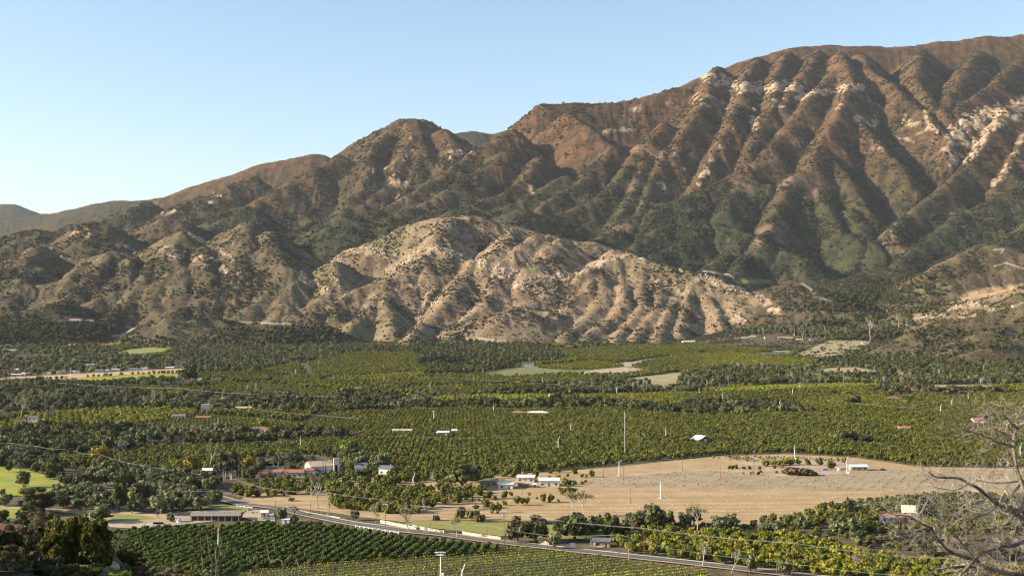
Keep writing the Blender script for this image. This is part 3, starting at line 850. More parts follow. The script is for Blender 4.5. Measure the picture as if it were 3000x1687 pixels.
M_PALE = soil_mat('pale_field', (.155, .165, .070), (.20, .20, .09), 6.0, 0.5, strength=.25)
M_ORANGE = soil_mat('stubble', (.40, .27, .15), (.47, .33, .20))
M_CROP = soil_mat('orchard_floor', (.115, .100, .045), (.155, .125, .06))

sheet('tilled_field', S_, ((690, 1478), (720, 1452), (800, 1440), (950, 1415), (1080, 1402), (1300, 1392), (1600, 1384), (1800, 1368), (1990, 1347), (2110, 1336), (2300, 1330), (2500, 1340), (2700, 1368), (3000, 1372), (3250, 1372), (3250, 1470), (3000, 1450), (2780, 1452), (2640, 1470), (2520, 1492), (2380, 1518), (2250, 1535), (2000, 1540), (1850, 1534), (1640, 1524), (1420, 1524), (1330, 1522), (1180, 1528), (1040, 1512), (960, 1500), (840, 1484)), M_TILL)
sheet('mulched_field', c16, ((30, 572), (60, 545), (420, 470), (860, 428), (1150, 412), (1380, 410), (1560, 440), (1900, 462), (2250, 464), (2400, 440), (2576, 420), (2760, 398), (3300, 395), (4300, 420), (4300, 590), (3500, 600), (3050, 612), (2576, 604), (1700, 592), (1000, 580), (400, 578)), M_MULCH)
sheet('dirt_track', c16, ((120, 470), (420, 452), (860, 418), (1240, 398), (1560, 420), (1900, 440), (2250, 446), (2560, 405), (2560, 420), (2380, 446), (2250, 466), (1900, 464), (1560, 444), (1240, 412), (860, 432), (420, 470), (60, 500)), M_DIRT)
sheet('dirt_yard', c16, ((1480, 286), (1860, 270), (2200, 300), (2576, 320), (2760, 380), (2560, 405), (2250, 446), (1900, 440), (1720, 415), (1640, 370), (1500, 345), (1440, 310)), M_DIRT)
sheet('meadow', c9, ((-60, 820), (60, 790), (440, 772), (1120, 796), (1500, 810), (2100, 850), (2567, 900), (2700, 960), (2560, 1030), (2100, 1010), (1650, 990), (1100, 965), (650, 915), (400, 880), (100, 850)), M_GRASS)
sheet('green_meadow', c7, ((-260, 120), (0, 128), (300, 158), (480, 198), (700, 285), (860, 375), (1360, 392), (1580, 430), (1700, 470), (1580, 530), (1300, 470), (700, 498), (200, 480), (-260, 520)), M_LUSH)
sheet('lower_meadow', c7, ((-260, 630), (0, 622), (250, 640), (700, 700), (700, 760), (240, 752), (-260, 752)), M_LUSH)
sheet('dirt_lane', c7, ((-260, 600), (0, 596), (250, 610), (900, 650), (1400, 690), (1400, 715), (880, 690), (250, 636), (-260, 626)), M_DIRT)
sheet('farm_yard', c7, ((900, 690), (1400, 640), (1900, 700), (2567, 650), (2760, 640), (2990, 560), (3100, 600), (2800, 760), (2567, 790), (2200, 830), (1700, 880), (1340, 860), (1250, 800)), M_DIRT)
sheet('yard_grass', c7, ((1380, 700), (1560, 706), (1760, 722), (1900, 760), (1700, 778), (1480, 790), (1330, 776)), M_GRASS)
sheet('dry_meadow', c13, ((0, 890), (260, 890), (560, 930), (900, 985), (980, 985), (900, 1030), (560, 1010), (220, 960), (0, 950)), M_GRASS)
sheet('dirt_apron', c13, ((900, 1040), (960, 1010), (1090, 1010), (1250, 1050), (1270, 1150), (1000, 1140), (860, 1100)), M_DIRT)
# farther fields
sheet('race_track', c4, ((-60, 290), (70, 270), (500, 248), (1000, 224), (1380, 203), (1382, 234), (1100, 246), (800, 262), (450, 284), (150, 302), (-60, 312)), M_ORANGE)
sheet('green_field', c4, ((200, 302), (520, 280), (1100, 247), (1350, 240), (1342, 272), (1080, 302), (700, 312), (405, 308)), M_LUSH)
sheet('farm_track', c4, ((1740, 570), (2000, 588), (2340, 622), (2340, 630), (2000, 597), (1740, 577)), M_DIRT)
sheet('pale_field', c5, ((980, 628), (1250, 590), (1500, 570), (1800, 548), (2020, 540), (2140, 575), (1900, 605), (1740, 632), (1500, 648), (1280, 656)), M_PALE)
sheet('bare_field', c5, ((1730, 634), (1900, 604), (2140, 578), (2240, 590), (2340, 606), (2200, 632), (2000, 646)), M_DIRT)
sheet('bare_corner', c5, ((2060, 552), (2180, 540), (2330, 515), (2400, 520), (2250, 560), (2200, 580), (2120, 576)), M_DIRT)
sheet('slope_meadow', c5, ((1990, 690), (2200, 660), (2500, 625), (2700, 625), (2800, 700), (2700, 740), (2480, 738), (2200, 712)), M_DRY)
sheet('hill_meadow', c6, ((760, 772), (1000, 710), (1230, 668), (1330, 664), (1420, 690), (1300, 742), (1050, 762)), M_DRY)
sheet('river_meadow', c6, ((970, 915), (1000, 850), (1300, 838), (1540, 880), (1420, 912)), M_DRY)
sheet('stony_meadow', c6, ((-20, 890), (120, 900), (330, 930), (300, 965), (-20, 950)), M_DRY)
sheet('bright_grove_floor', c6, ((140, 1012), (700, 978), (1450, 966), (1490, 986), (900, 1010), (300, 1032)), M_GRASS)
sheet('far_meadow', c6, ((1500, 1000), (1700, 978), (2250, 968), (2320, 985), (2100, 1008), (1800, 1016), (1500, 1020)), M_DRY)
sheet('hill_paddock', c4, ((860, 90), (960, 62), (1150, 42), (1280, 28), (1300, 60), (1220, 92), (1060, 108), (960, 104)), M_GRASS, tohill=True)
sheet('grove_lawn', c5, ((1060, 1108), (1390, 1098), (1400, 1104), (1080, 1116)), M_LUSH)

# road with its kerb-side strips
def ribbon(name, pts, w0, w1, mat, lift, kind='structure'):
    L, Rr = [], []
    for i, p in enumerate(pts):
        a = pts[max(i - 1, 0)]; b = pts[min(i + 1, len(pts) - 1)]
        t = (np.array(b) - np.array(a)); t /= np.linalg.norm(t)
        n = np.array([-t[1], t[0]])
        L.append(np.array(p) + n * w1); Rr.append(np.array(p) + n * w0)
    v = []; f = []
    for i in range(len(pts)):
        for q in (L[i], Rr[i]): v.append((q[0], q[1], float(ground_z(q[0], q[1])) + lift))
    for i in range(len(pts) - 1): f.append((2 * i, 2 * i + 1, 2 * i + 3, 2 * i + 2))
    return tag(link(bpy.data.objects.new(name, mesh_np(name, v, f, (mat,)))), kind=kind)
def smooth_line(p, n=8):
    p = np.array(p); out = []
    for i in range(len(p) - 1):
        p0 = p[max(i - 1, 0)]; p1 = p[i]; p2 = p[i + 1]; p3 = p[min(i + 2, len(p) - 1)]
        for k in range(n):
            t = k / n
            out.append(.5 * ((2 * p1) + (-p0 + p2) * t + (2 * p0 - 5 * p1 + 4 * p2 - p3) * t * t + (-p0 + 3 * p1 - 3 * p2 + p3) * t ** 3))
    out.append(p[-1]); return [tuple(q) for q in out]
ROAD = smooth_line(at_floor([(600, 1448), (650, 1462), (698, 1475), (742, 1481), (814, 1489), (891, 1507), (959, 1521), (1031, 1535), (1120, 1547), (1200, 1558), (1297, 1567), (1417, 1584), (1514, 1595), (1611, 1606), (1683, 1614), (1820, 1629), (1969, 1645), (2138, 1664), (2283, 1681), (2420, 1697), (2700, 1730)]))
m_as, nt, b = new_mat('asphalt')
P = world_pos(nt)
nt.links.new(mixc(nt, ramp(nt, noise(nt, P, .25, 6, .7), .3, .7), (.060, .061, .066), (.105, .103, .102)), b.inputs['Base Color'])
b.inputs['Specular IOR Level'].default_value = .3
M_LINE = vary_mat('road_paint', (.62, .52, .18), scale=2)
M_CONC = vary_mat('concrete', (.55, .52, .46), scale=.6)
ribbon('road_verge', ROAD, -5.0, 5.6, M_DIRT, .62)
ribbon('road', ROAD, -3.0, 3.0, m_as, .68)
ribbon('road_marking', ROAD, -.12, .12, M_LINE, .70)
ribbon('pavement', ROAD[100:136], 3.3, 5.0, M_CONC, .74)
ribbon('pavement', ROAD[46:66], 3.3, 4.4, M_CONC, .74)
# ------------------------------------------------------------------ foliage materials and tree meshes
def leaf_mat(name, dark, light, warm=None, trans=.22, contrast=1.0):
    m, nt, b = new_mat(name)
    geo = nd(nt, 'ShaderNodeNewGeometry'); oi = nd(nt, 'ShaderNodeObjectInfo')
    c = mixc(nt, ramp(nt, geo.outputs['Random Per Island'], .0, 1.0), dark, light)
    if warm: c = mixc(nt, mth(nt, 'MULTIPLY', ramp(nt, oi.outputs['Random'], .62, 1.0), .75), c, warm)
    hv = nd(nt, 'ShaderNodeHueSaturation')
    v = nd(nt, 'ShaderNodeMapRange'); v.inputs[3].default_value = .72; v.inputs[4].default_value = 1.25
    nt.links.new(oi.outputs['Random'], v.inputs[0])
    mul = mth(nt, 'MULTIPLY', oi.outputs['Random'], 7.13); fr = mth(nt, 'FRACT', mul)
    v2 = nd(nt, 'ShaderNodeMapRange'); v2.inputs[3].default_value = .485; v2.inputs[4].default_value = .515
    nt.links.new(fr, v2.inputs[0]); nt.links.new(v2.outputs[0], hv.inputs['Hue'])
    nt.links.new(v.outputs[0], hv.inputs['Value']); nt.links.new(c, hv.inputs['Color'])
    nt.links.new(hv.outputs[0], b.inputs['Base Color'])
    b.inputs['Roughness'].default_value = .65; b.inputs['Specular IOR Level'].default_value = .18
    if trans:
        tr = nd(nt, 'ShaderNodeBsdfTranslucent'); nt.links.new(hv.outputs[0], tr.inputs['Color'])
        mx = nd(nt, 'ShaderNodeMixShader'); mx.inputs[0].default_value = trans
        nt.links.new(b.outputs[0], mx.inputs[1]); nt.links.new(tr.outputs[0], mx.inputs[2])
        nt.links.new(mx.outputs[0], nt.nodes['Material Output'].inputs['Surface'])
    return m
L = {
    'citrus_dark': leaf_mat('citrus_leaf_dark', (.028, .050, .008), (.125, .160, .022), trans=.3),
    'citrus': leaf_mat('citrus_leaf', (.044, .060, .010), (.195, .198, .034), (.175, .145, .022), trans=.3),
    'citrus_yellow': leaf_mat('citrus_leaf_yellow', (.080, .100, .012), (.265, .260, .032), (.28, .22, .02), trans=.3),
    'citrus_lime': leaf_mat('citrus_leaf_lime', (.13, .16, .015), (.38, .38, .04), trans=.3),
    'oak': leaf_mat('oak_leaf', (.030, .037, .010), (.118, .120, .038)),
    'olive': leaf_mat('olive_leaf', (.070, .082, .030), (.195, .20, .088)),
    'lime': leaf_mat('spring_leaf', (.10, .14, .02), (.22, .26, .05)),
    'gold': leaf_mat('gold_leaf', (.15, .115, .010), (.34, .25, .022)),
    'twig': leaf_mat('bare_twig', (.13, .108, .092), (.29, .245, .21), trans=0),
    'pale': leaf_mat('sycamore_leaf', (.14, .125, .050), (.30, .265, .13)),
    'euca': leaf_mat('eucalyptus_leaf', (.055, .062, .022), (.15, .145, .060)),
    'conifer': leaf_mat('conifer_leaf', (.016, .026, .014), (.060, .075, .042)),
    'brush': leaf_mat('brush_leaf', (.060, .045, .022), (.165, .125, .060)),
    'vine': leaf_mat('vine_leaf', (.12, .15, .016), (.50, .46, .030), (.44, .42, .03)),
    'palm': leaf_mat('palm_leaf', (.030, .042, .014), (.095, .105, .045)),
    'fgold': leaf_mat('brush_leaf_yellow', (.040, .044, .008), (.20, .18, .030)),
    'fdark': leaf_mat('laurel_leaf_dark', (.012, .017, .006), (.075, .068, .020)),
    'scrub': leaf_mat('chaparral_leaf', (.022, .025, .011), (.062, .060, .028), trans=.1),
}
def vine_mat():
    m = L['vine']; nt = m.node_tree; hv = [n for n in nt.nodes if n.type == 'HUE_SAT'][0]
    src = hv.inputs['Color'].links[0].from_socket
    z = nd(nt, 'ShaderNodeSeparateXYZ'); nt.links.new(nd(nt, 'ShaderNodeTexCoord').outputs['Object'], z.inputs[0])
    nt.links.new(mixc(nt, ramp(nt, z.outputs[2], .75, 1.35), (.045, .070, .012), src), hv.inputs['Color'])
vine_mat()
M_BARK = vary_mat('bark', (.15, .115, .085), (.07, .055, .042), 2.0, bmp=.05)
M_PALEBARK = vary_mat('pale_bark', (.50, .46, .39), (.28, .25, .21), 1.5)
M_ROCK = vary_mat('boulder_stone', (.50, .41, .30), (.28, .21, .145), .35, bmp=.2)

def cube_sphere():
    v = []; f = []
    for ax in range(3):
        for s in (-1, 1):
            base = len(v)
            for i in (-1, 0, 1):
                for j in (-1, 0, 1):
                    p = [0, 0, 0]; p[ax] = s; p[(ax + 1) % 3] = i * s; p[(ax + 2) % 3] = j
                    v.append(p)
            for i in range(2):
                for j in range(2):
                    a = base + i * 3 + j
                    f.append((a, a + 3, a + 4, a + 1))
    v = np.array(v, float); v /= np.linalg.norm(v, axis=1)[:, None]
    return v, np.array(f)
CSV, CSF = cube_sphere()
def leafage(rs, lobes, n, size, core=.78, tilt=.75, stretch=1.0, droop=0.0):
    """leaf clumps on the lobes of a crown (quads) and a rough core inside each lobe"""
    lobes = np.array(lobes, float)
    area = lobes[:, 3] * lobes[:, 4] + lobes[:, 4] * lobes[:, 5] + lobes[:, 3] * lobes[:, 5]
    k = rs.choice(len(lobes), n, p=area / area.sum())
    d = rs.normal(size=(n, 3)); d /= np.linalg.norm(d, axis=1)[:, None]
    r = rs.uniform(.74, 1.08, n)[:, None]
    P = lobes[k, :3] + d * lobes[k, 3:6] * r
    N = d / lobes[k, 3:6]; N /= np.linalg.norm(N, axis=1)[:, None]
    N += rs.normal(size=(n, 3)) * tilt * .6; N /= np.linalg.norm(N, axis=1)[:, None]
    up = np.array([0, 0, 1.0]); U = np.cross(N, up + rs.normal(size=(n, 3)) * .3); U /= np.linalg.norm(U, axis=1)[:, None] + 1e-9
    W = np.cross(N, U)
    s = size * rs.uniform(.55, 1.35, n)[:, None]
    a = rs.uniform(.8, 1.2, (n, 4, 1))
    q = np.stack([P - U * s * a[:, 0], P - W * s * stretch * a[:, 1], P + U * s * a[:, 2], P + W * s * stretch * a[:, 3]], 1)
    q[:, :, 2] -= droop * s
    v = [q.reshape(-1, 3)]; f = [np.arange(n * 4).reshape(n, 4)]
    off = n * 4
    if core:
        for l in lobes:
            c = CSV * l[3:6] * core * rs.uniform(.85, 1.12, (len(CSV), 1)) + l[:3]
            v.append(c); f.append(CSF + off); off += len(c)
    return np.concatenate(v), np.concatenate(f)
def tube(pts, rad, n=6):
    pts = np.array(pts, float); v = []; f = []
    for i, p in enumerate(pts):
        t = pts[min(i + 1, len(pts) - 1)] - pts[max(i - 1, 0)]; t /= np.linalg.norm(t) + 1e-9
        a = np.cross(t, (0.31, .95, 0.05)) if abs(t[2]) > .5 else np.cross(t, (0, 0, 1.0)); a /= np.linalg.norm(a) + 1e-9
        b = np.cross(t, a)
        for k in range(n):
            an = 2 * math.pi * k / n
            v.append(p + (a * math.cos(an) + b * math.sin(an)) * rad[i])
    for i in range(len(pts) - 1):
        for k in range(n):
            f.append((i * n + k, i * n + (k + 1) % n, (i + 1) * n + (k + 1) % n, (i + 1) * n + k))
    return np.array(v), np.array(f)
def merge(parts):
    """[(v, f, material index)] -> arrays"""
    V, Fc, M = [], [], []; off = 0
    for v, f, m in parts:
        V.append(v); Fc.append(np.asarray(f) + off); M.append(np.full(len(f), m)); off += len(v)
    return np.concatenate(V), np.concatenate(Fc), np.concatenate(M)
def branch_tree(rs, h, spread, trunk_r, depth=3, first=.3, up=.55, twigs=4, tw=.012, nside=5):
    """bare limbs: trunk that forks again and again; returns wood quads and twig quads"""
    wood = []; tw_q = []
    def grow(p, d, length, r, lev):
        n = 4; pts = [p]; q = p.copy(); dd = d.copy()
        for i in range(n):
            dd = dd + rs.normal(size=3) * .16 + np.array([0, 0, .04]); dd /= np.linalg.norm(dd)
            q = q + dd * length / n; pts.append(q)
        wood.append(tube(pts, np.linspace(r, r * .55, n + 1), nside if lev < 2 else 3))
        if lev >= depth:
            for _ in range(twigs):
                s = pts[rs.integers(1, n + 1)]; e = dd * .5 + rs.normal(size=3) * .75 + np.array([0, 0, .25]); e /= np.linalg.norm(e)
                l = length * rs.uniform(.35, .8)
                sd_ = np.cross(e, rs.normal(size=3)); sd_ /= np.linalg.norm(sd_) + 1e-9
                w = tw * h
                m_ = s + e * l * .5 + rs.normal(size=3) * l * .08
                tw_q.append((s - sd_ * w, s + sd_ * w, m_ + sd_ * w * .8, m_ - sd_ * w * .8)); tw_q.append((m_ - sd_ * w * .8, m_ + sd_ * w * .8, s + e * l + sd_ * w * .3, s + e * l - sd_ * w * .3))
            return
        kids = rs.integers(3, 5) if lev == 0 else rs.integers(2, 4)
        for c in range(kids):
            a = 2 * math.pi * (c + rs.uniform(-.3, .3)) / kids
            side = np.array([math.cos(a), math.sin(a), 0])
            nd_ = dd * up + side * spread * rs.uniform(.6, 1.2) + np.array([0, 0, .15]); nd_ /= np.linalg.norm(nd_)
            grow(pts[-1] if c else pts[-2], nd_, length * rs.uniform(.62, .85), r * .58, lev + 1)
    grow(np.zeros(3), np.array([rs.normal() * .05, rs.normal() * .05, 1.0]), h * first, trunk_r, 0)
    wv, wf, _ = merge([(v, f, 0) for v, f in wood])
    tv = np.array(tw_q).reshape(-1, 3); tf = np.arange(len(tv)).reshape(-1, 4)
    return (wv, wf), (tv, tf)
def lobes_round(rs, n, R_, H, z0, squash=1.0):
    out = [(0, 0, z0 + H * .5, R_ * .72, R_ * .72, H * .42)]
    for i in range(n):
        a = 2 * math.pi * i / n + rs.uniform(-.5, .5); rr = R_ * rs.uniform(.42, .66)
        s = rs.uniform(.34, .52)
        out.append((math.cos(a) * rr, math.sin(a) * rr, z0 + H * rs.uniform(.25, .80), R_ * s, R_ * s, H * s * .62 * squash))
    return out
# every kind is built about 1 m wide-per-unit: real metres, scaled per plant
def citrus_mesh(rs, n=150):           # 5 m tall, 5 m wide, skirted to the ground
    lv, lf = leafage(rs, lobes_round(rs, 5, 2.5, 4.6, .2), n, .50, core=.80)
    tv, tf = tube([(0, 0, -.3), (0, 0, 1.2)], [.16, .12], 4)
    return merge([(lv, lf, 0), (tv, tf, 1)])
def oak_mesh(rs, n=330):              # 10 m tall, 11 m wide
    lob = lobes_round(rs, 8, 5.2, 8.2, 1.6); 
    lv, lf = leafage(rs, lob, n, .82, core=.74)
    parts = [(lv, lf, 0)]
    parts.append((*tube([(0, 0, -.4), (.1, 0, 1.5), (.3, .1, 3.5)], [.55, .42, .3], 6), 1))
    for a in (0, 2.1, 4.2):
        parts.append((*tube([(.1, 0, 1.4), (math.cos(a) * 1.6, math.sin(a) * 1.6, 3.2), (math.cos(a) * 2.8, math.sin(a) * 2.8, 5)], [.3, .2, .1], 5), 1))
    return merge(parts)
def bare_mesh(rs):                    # 10 m
    (wv, wf), (tv, tf) = branch_tree(rs, 10, .85, .42, 3, .26, .55, 13, .013)
    return merge([(tv, tf, 0), (wv, wf, 1)])
def sycamore_mesh(rs, n=170):         # 14 m tall, 8 wide, pale limbs and thin leaf
    (wv, wf), (tv, tf) = branch_tree(rs, 13, .42, .28, 3, .30, .9, 4, .006)
    top = wv[:, 2].max(); wv = wv * np.array([1, 1, 14 / top]); tv = tv * np.array([1, 1, 14 / top])
    k = rs.choice(len(tv), n); P = tv[k]
    lob = np.concatenate([P, np.full((n, 3), .5)], 1)
    lv, lf = leafage(rs, lob, n * 2, .26, core=0)
    return merge([(tv, tf, 0), (lv, lf, 0), (wv, wf, 1)])
def tall_mesh(rs, n=300):             # eucalyptus: 18 m tall, 8 wide, clumps on long limbs
    lob = []
    for i in range(11):
        z = rs.uniform(6, 16.5); r = 2.6 * (1 - abs(z - 11) / 12); a = rs.uniform(0, 6.28)
        lob.append((math.cos(a) * r, math.sin(a) * r, z, rs.uniform(1.0, 1.7), rs.uniform(1.0, 1.7), rs.uniform(1.3, 2.4)))
    lv, lf = leafage(rs, lob, n, .62, core=.7, stretch=1.5)
    parts = [(lv, lf, 0)]
    for a in (.3, 2.4, 4.4):
        parts.append((*tube([(math.cos(a) * .5, math.sin(a) * .5, -.3), (math.cos(a) * .9, math.sin(a) * .9, 6), (math.cos(a) * 1.6, math.sin(a) * 1.6, 13)], [.3, .22, .1], 5), 1))
    return merge(parts)
def shrub_mesh(rs, n=110):            # 2 m tall, 3 m wide
    lob = lobes_round(rs, 5, 1.5, 2.1, -.1)
    lv, lf = leafage(rs, lob, n, .32, core=.78)
    return merge([(lv, lf, 0)])
def scrub_mesh(rs, n=26):             # low, cheap
    lob = [(0, 0, .5, 1, 1, .9), (.7, .2, .35, .6, .6, .6), (-.5, .5, .4, .7, .6, .65)]
    lv, lf = leafage(rs, lob, n, .38, core=.85)
    return merge([(lv, lf, 0)])
def cypress_mesh(rs, n=120):          # 12 m tall, 1.8 wide
    lob = [(0, 0, 1.0 + i * 1.3, .9 * (1 - .07 * i) * (.75 if i == 0 else 1), .9 * (1 - .07 * i), 1.3) for i in range(8)]
    lv, lf = leafage(rs, lob, n, .42, core=.85, stretch=1.6)
    return merge([(lv, lf, 0), (*tube([(0, 0, -.3), (0, 0, 1)], [.16, .14], 5), 1)])
def palm_mesh(rs):                    # 14 m fan palm with a skirt of dead fronds
    parts = [(*tube([(0, 0, -.3), (.1, 0, 4), (.05, .1, 9), (0, 0, 12.6)], [.34, .26, .22, .2], 6), 1)]
    q = []
    for i in range(46):
        a = rs.uniform(0, 6.28); el = rs.uniform(-.9, 1.25); l = rs.uniform(1.3, 2.1)
        d = np.array([math.cos(a) * math.cos(el), math.sin(a) * math.cos(el), math.sin(el)]); s = np.cross(d, (0, 0, 1)); s /= np.linalg.norm(s)
        p = np.array([0, 0, 12.6]); w = .42
        m_ = p + d * l * .6; e = p + d * l + np.array([0, 0, -.5])
        q += [p, m_ - s * w, e, m_ + s * w]
    for i in range(14):
        a = rs.uniform(0, 6.28); z = rs.uniform(10.4, 12); p = np.array([math.cos(a) * .2, math.sin(a) * .2, z + .8]); e = np.array([math.cos(a) * .75, math.sin(a) * .75, z - .8]); s = np.array([-math.sin(a), math.cos(a), 0]) * .3
        q += [p - s * .5, p + s * .5, e + s, e - s]
    v = np.array(q); parts.append((v, np.arange(len(v)).reshape(-1, 4), 0))
    return merge(parts)
def conifer_mesh(rs, n=320, h=14, r=4.2, layers=9):
    q = []
    for i in range(layers):
        z = 1.6 + (h - 2) * i / layers; rr = r * (1 - (i / layers) ** 1.15) + .5
        for k in range(int(9 + 4 * rr)):
            a = rs.uniform(0, 6.28); l = rr * rs.uniform(.7, 1.1)
            d = np.array([math.cos(a), math.sin(a), -.12]); s = np.array([-math.sin(a), math.cos(a), 0])
            p = np.array([0, 0, z + rs.uniform(-.4, .4)])
            for t0, t1 in ((.1, .5), (.4, .8), (.65, 1.0)):
                w = .16 + .24 * (1 - t1) * rr / 2
                up = np.array([0, 0, rs.uniform(-.15, .25)])
                q += [p + d * l * t0 + up, p + d * l * (t0 + t1) / 2 - s * w * 2, p + d * l * t1, p + d * l * (t0 + t1) / 2 + s * w * 2 + up]
    v = np.array(q)
    return merge([(v, np.arange(len(v)).reshape(-1, 4), 0), (*tube([(0, 0, -.3), (0, 0, h * .5), (0, 0, h)], [.35, .22, .04], 6), 1)])
def boulder_mesh(rs):
    v = CSV * np.array([1, .85, .7]) * rs.uniform(.72, 1.15, (len(CSV), 1))
    w = np.round(CSV, 3); _, inv = np.unique(w, axis=0, return_inverse=True)
    j = rs.uniform(.72, 1.15, (inv.max() + 1, 1)); v = CSV * np.array([1, .85, .7]) * j[inv.ravel()]
    return v, CSF, np.zeros(len(CSF), int)

KINDS = {}
def kind(key, fn, leaf, bark, h, w, nvar, noun, **kw):
    ms = []
    for i in range(nvar):
        rs = np.random.default_rng(hash_seed(key) + i)
        v, f, m = fn(rs, **kw)
        ms.append(mesh_np(noun, v, f, (L[leaf] if leaf in L else leaf, bark), False, m))
    KINDS[key] = dict(meshes=ms, h=h, w=w, noun=noun)
def hash_seed(s): return sum((i + 1) * ord(c) for i, c in enumerate(s))
kind('citrus_dark', citrus_mesh, 'citrus_dark', M_BARK, 5, 5, 4, 'orchard_tree')
kind('citrus', citrus_mesh, 'citrus', M_BARK, 5, 5, 4, 'citrus_tree')
kind('citrus_yellow', citrus_mesh, 'citrus_yellow', M_BARK, 5, 5, 4, 'orange_tree')
kind('citrus_lime', citrus_mesh, 'citrus_lime', M_BARK, 5, 5, 2, 'lime_tree')
kind('oak', oak_mesh, 'oak', M_BARK, 10, 11, 4, 'oak_tree')
kind('olive', oak_mesh, 'olive', M_BARK, 10, 11, 3, 'olive_tree')
kind('lime', oak_mesh, 'lime', M_BARK, 10, 11, 2, 'willow_tree')
kind('gold', oak_mesh, 'gold', M_BARK, 10, 11, 2, 'golden_tree')
kind('bare', bare_mesh, 'twig', M_BARK, 10, 11, 3, 'bare_tree')
kind('syc', sycamore_mesh, 'pale', M_PALEBARK, 14, 8, 3, 'sycamore_tree')
kind('white', sycamore_mesh, 'twig', M_PALEBARK, 14, 8, 2, 'bare_sycamore', n=6)
kind('euca', tall_mesh, 'euca', M_PALEBARK, 18, 8, 2, 'eucalyptus_tree')
kind('shrub', shrub_mesh, 'oak', M_BARK, 2, 3, 2, 'shrub')
kind('brush', shrub_mesh, 'brush', M_BARK, 2, 3, 2, 'brush_shrub')
kind('sage', shrub_mesh, 'olive', M_BARK, 2, 3, 2, 'sage_shrub')
kind('cypress', cypress_mesh, 'conifer', M_BARK, 12, 1.8, 2, 'cypress_tree')
kind('palm', palm_mesh, 'palm', M_BARK, 14, 4, 2, 'palm_tree')
kind('conifer', conifer_mesh, 'conifer', M_BARK, 14, 8.4, 2, 'conifer_tree')
kind('scrub', scrub_mesh, 'scrub', M_BARK, 1.4, 2.4, 3, 'chaparral_shrub')
kind('boulder', boulder_mesh, M_ROCK, M_ROCK, 1.3, 2, 3, 'boulder')
print('plant meshes', round(time.time() - T0, 1))

# ------------------------------------------------------------------ masses past the countable: instances on points
def scatter(name, key, P, scale, rz, label=None, zs=None, fr=None):
    """one 'stuff' object: the plants of one kind beyond those built singly"""
    P = np.asarray(P, np.float32)
    me = bpy.data.meshes.new(name); me.vertices.add(len(P)); me.vertices.foreach_set('co', P.ravel())
    sc = np.stack([scale, scale, scale if zs is None else zs], -1).astype(np.float32)
    a = me.attributes.new('sc', 'FLOAT_VECTOR', 'POINT'); a.data.foreach_set('vector', sc.ravel())
    rot = np.zeros((len(P), 3), np.float32); rot[:, 2] = rz
    a = me.attributes.new('rt', 'FLOAT_VECTOR', 'POINT'); a.data.foreach_set('vector', rot.ravel())
    ms = KINDS[key]['meshes']
    a = me.attributes.new('va', 'INT', 'POINT'); a.data.foreach_set('value', NP.integers(0, len(ms), len(P)).astype(np.int32))
    o = link(bpy.data.objects.new(name, me)); tag(o, kind='stuff')
    src = KINDS[key].get('coll')
    if src is None:
        src = bpy.data.collections.new('pool_' + key); KINDS[key]['coll'] = src
        for i, m in enumerate(ms): src.objects.link(bpy.data.objects.new(f'{KINDS[key]["noun"]}_form', m))
    ng = bpy.data.node_groups.new(name, 'GeometryNodeTree')
    ng.interface.new_socket('Geometry', in_out='INPUT', socket_type='NodeSocketGeometry')
    ng.interface.new_socket('Geometry', in_out='OUTPUT', socket_type='NodeSocketGeometry')
    N = ng.nodes; gi = N.new('NodeGroupInput'); go = N.new('NodeGroupOutput')
    ip = N.new('GeometryNodeInstanceOnPoints'); ci = N.new('GeometryNodeCollectionInfo')
    ci.inputs[0].default_value = src; ci.inputs[1].default_value = True; ci.inputs[2].default_value = True
    ip.inputs['Pick Instance'].default_value = True
    def attr(n, t):
        q = N.new('GeometryNodeInputNamedAttribute'); q.data_type = t; q.inputs[0].default_value = n; return q.outputs[0]
    lk = ng.links.new
    lk(gi.outputs[0], ip.inputs['Points']); lk(ci.outputs[0], ip.inputs['Instance'])
    lk(attr('sc', 'FLOAT_VECTOR'), ip.inputs['Scale']); lk(attr('rt', 'FLOAT_VECTOR'), ip.inputs['Rotation'])
    lk(attr('va', 'INT'), ip.inputs['Instance Index'])
    lk(ip.outputs[0], go.inputs[0])
    md = o.modifiers.new('plants', 'NODES'); md.node_group = ng
    return o

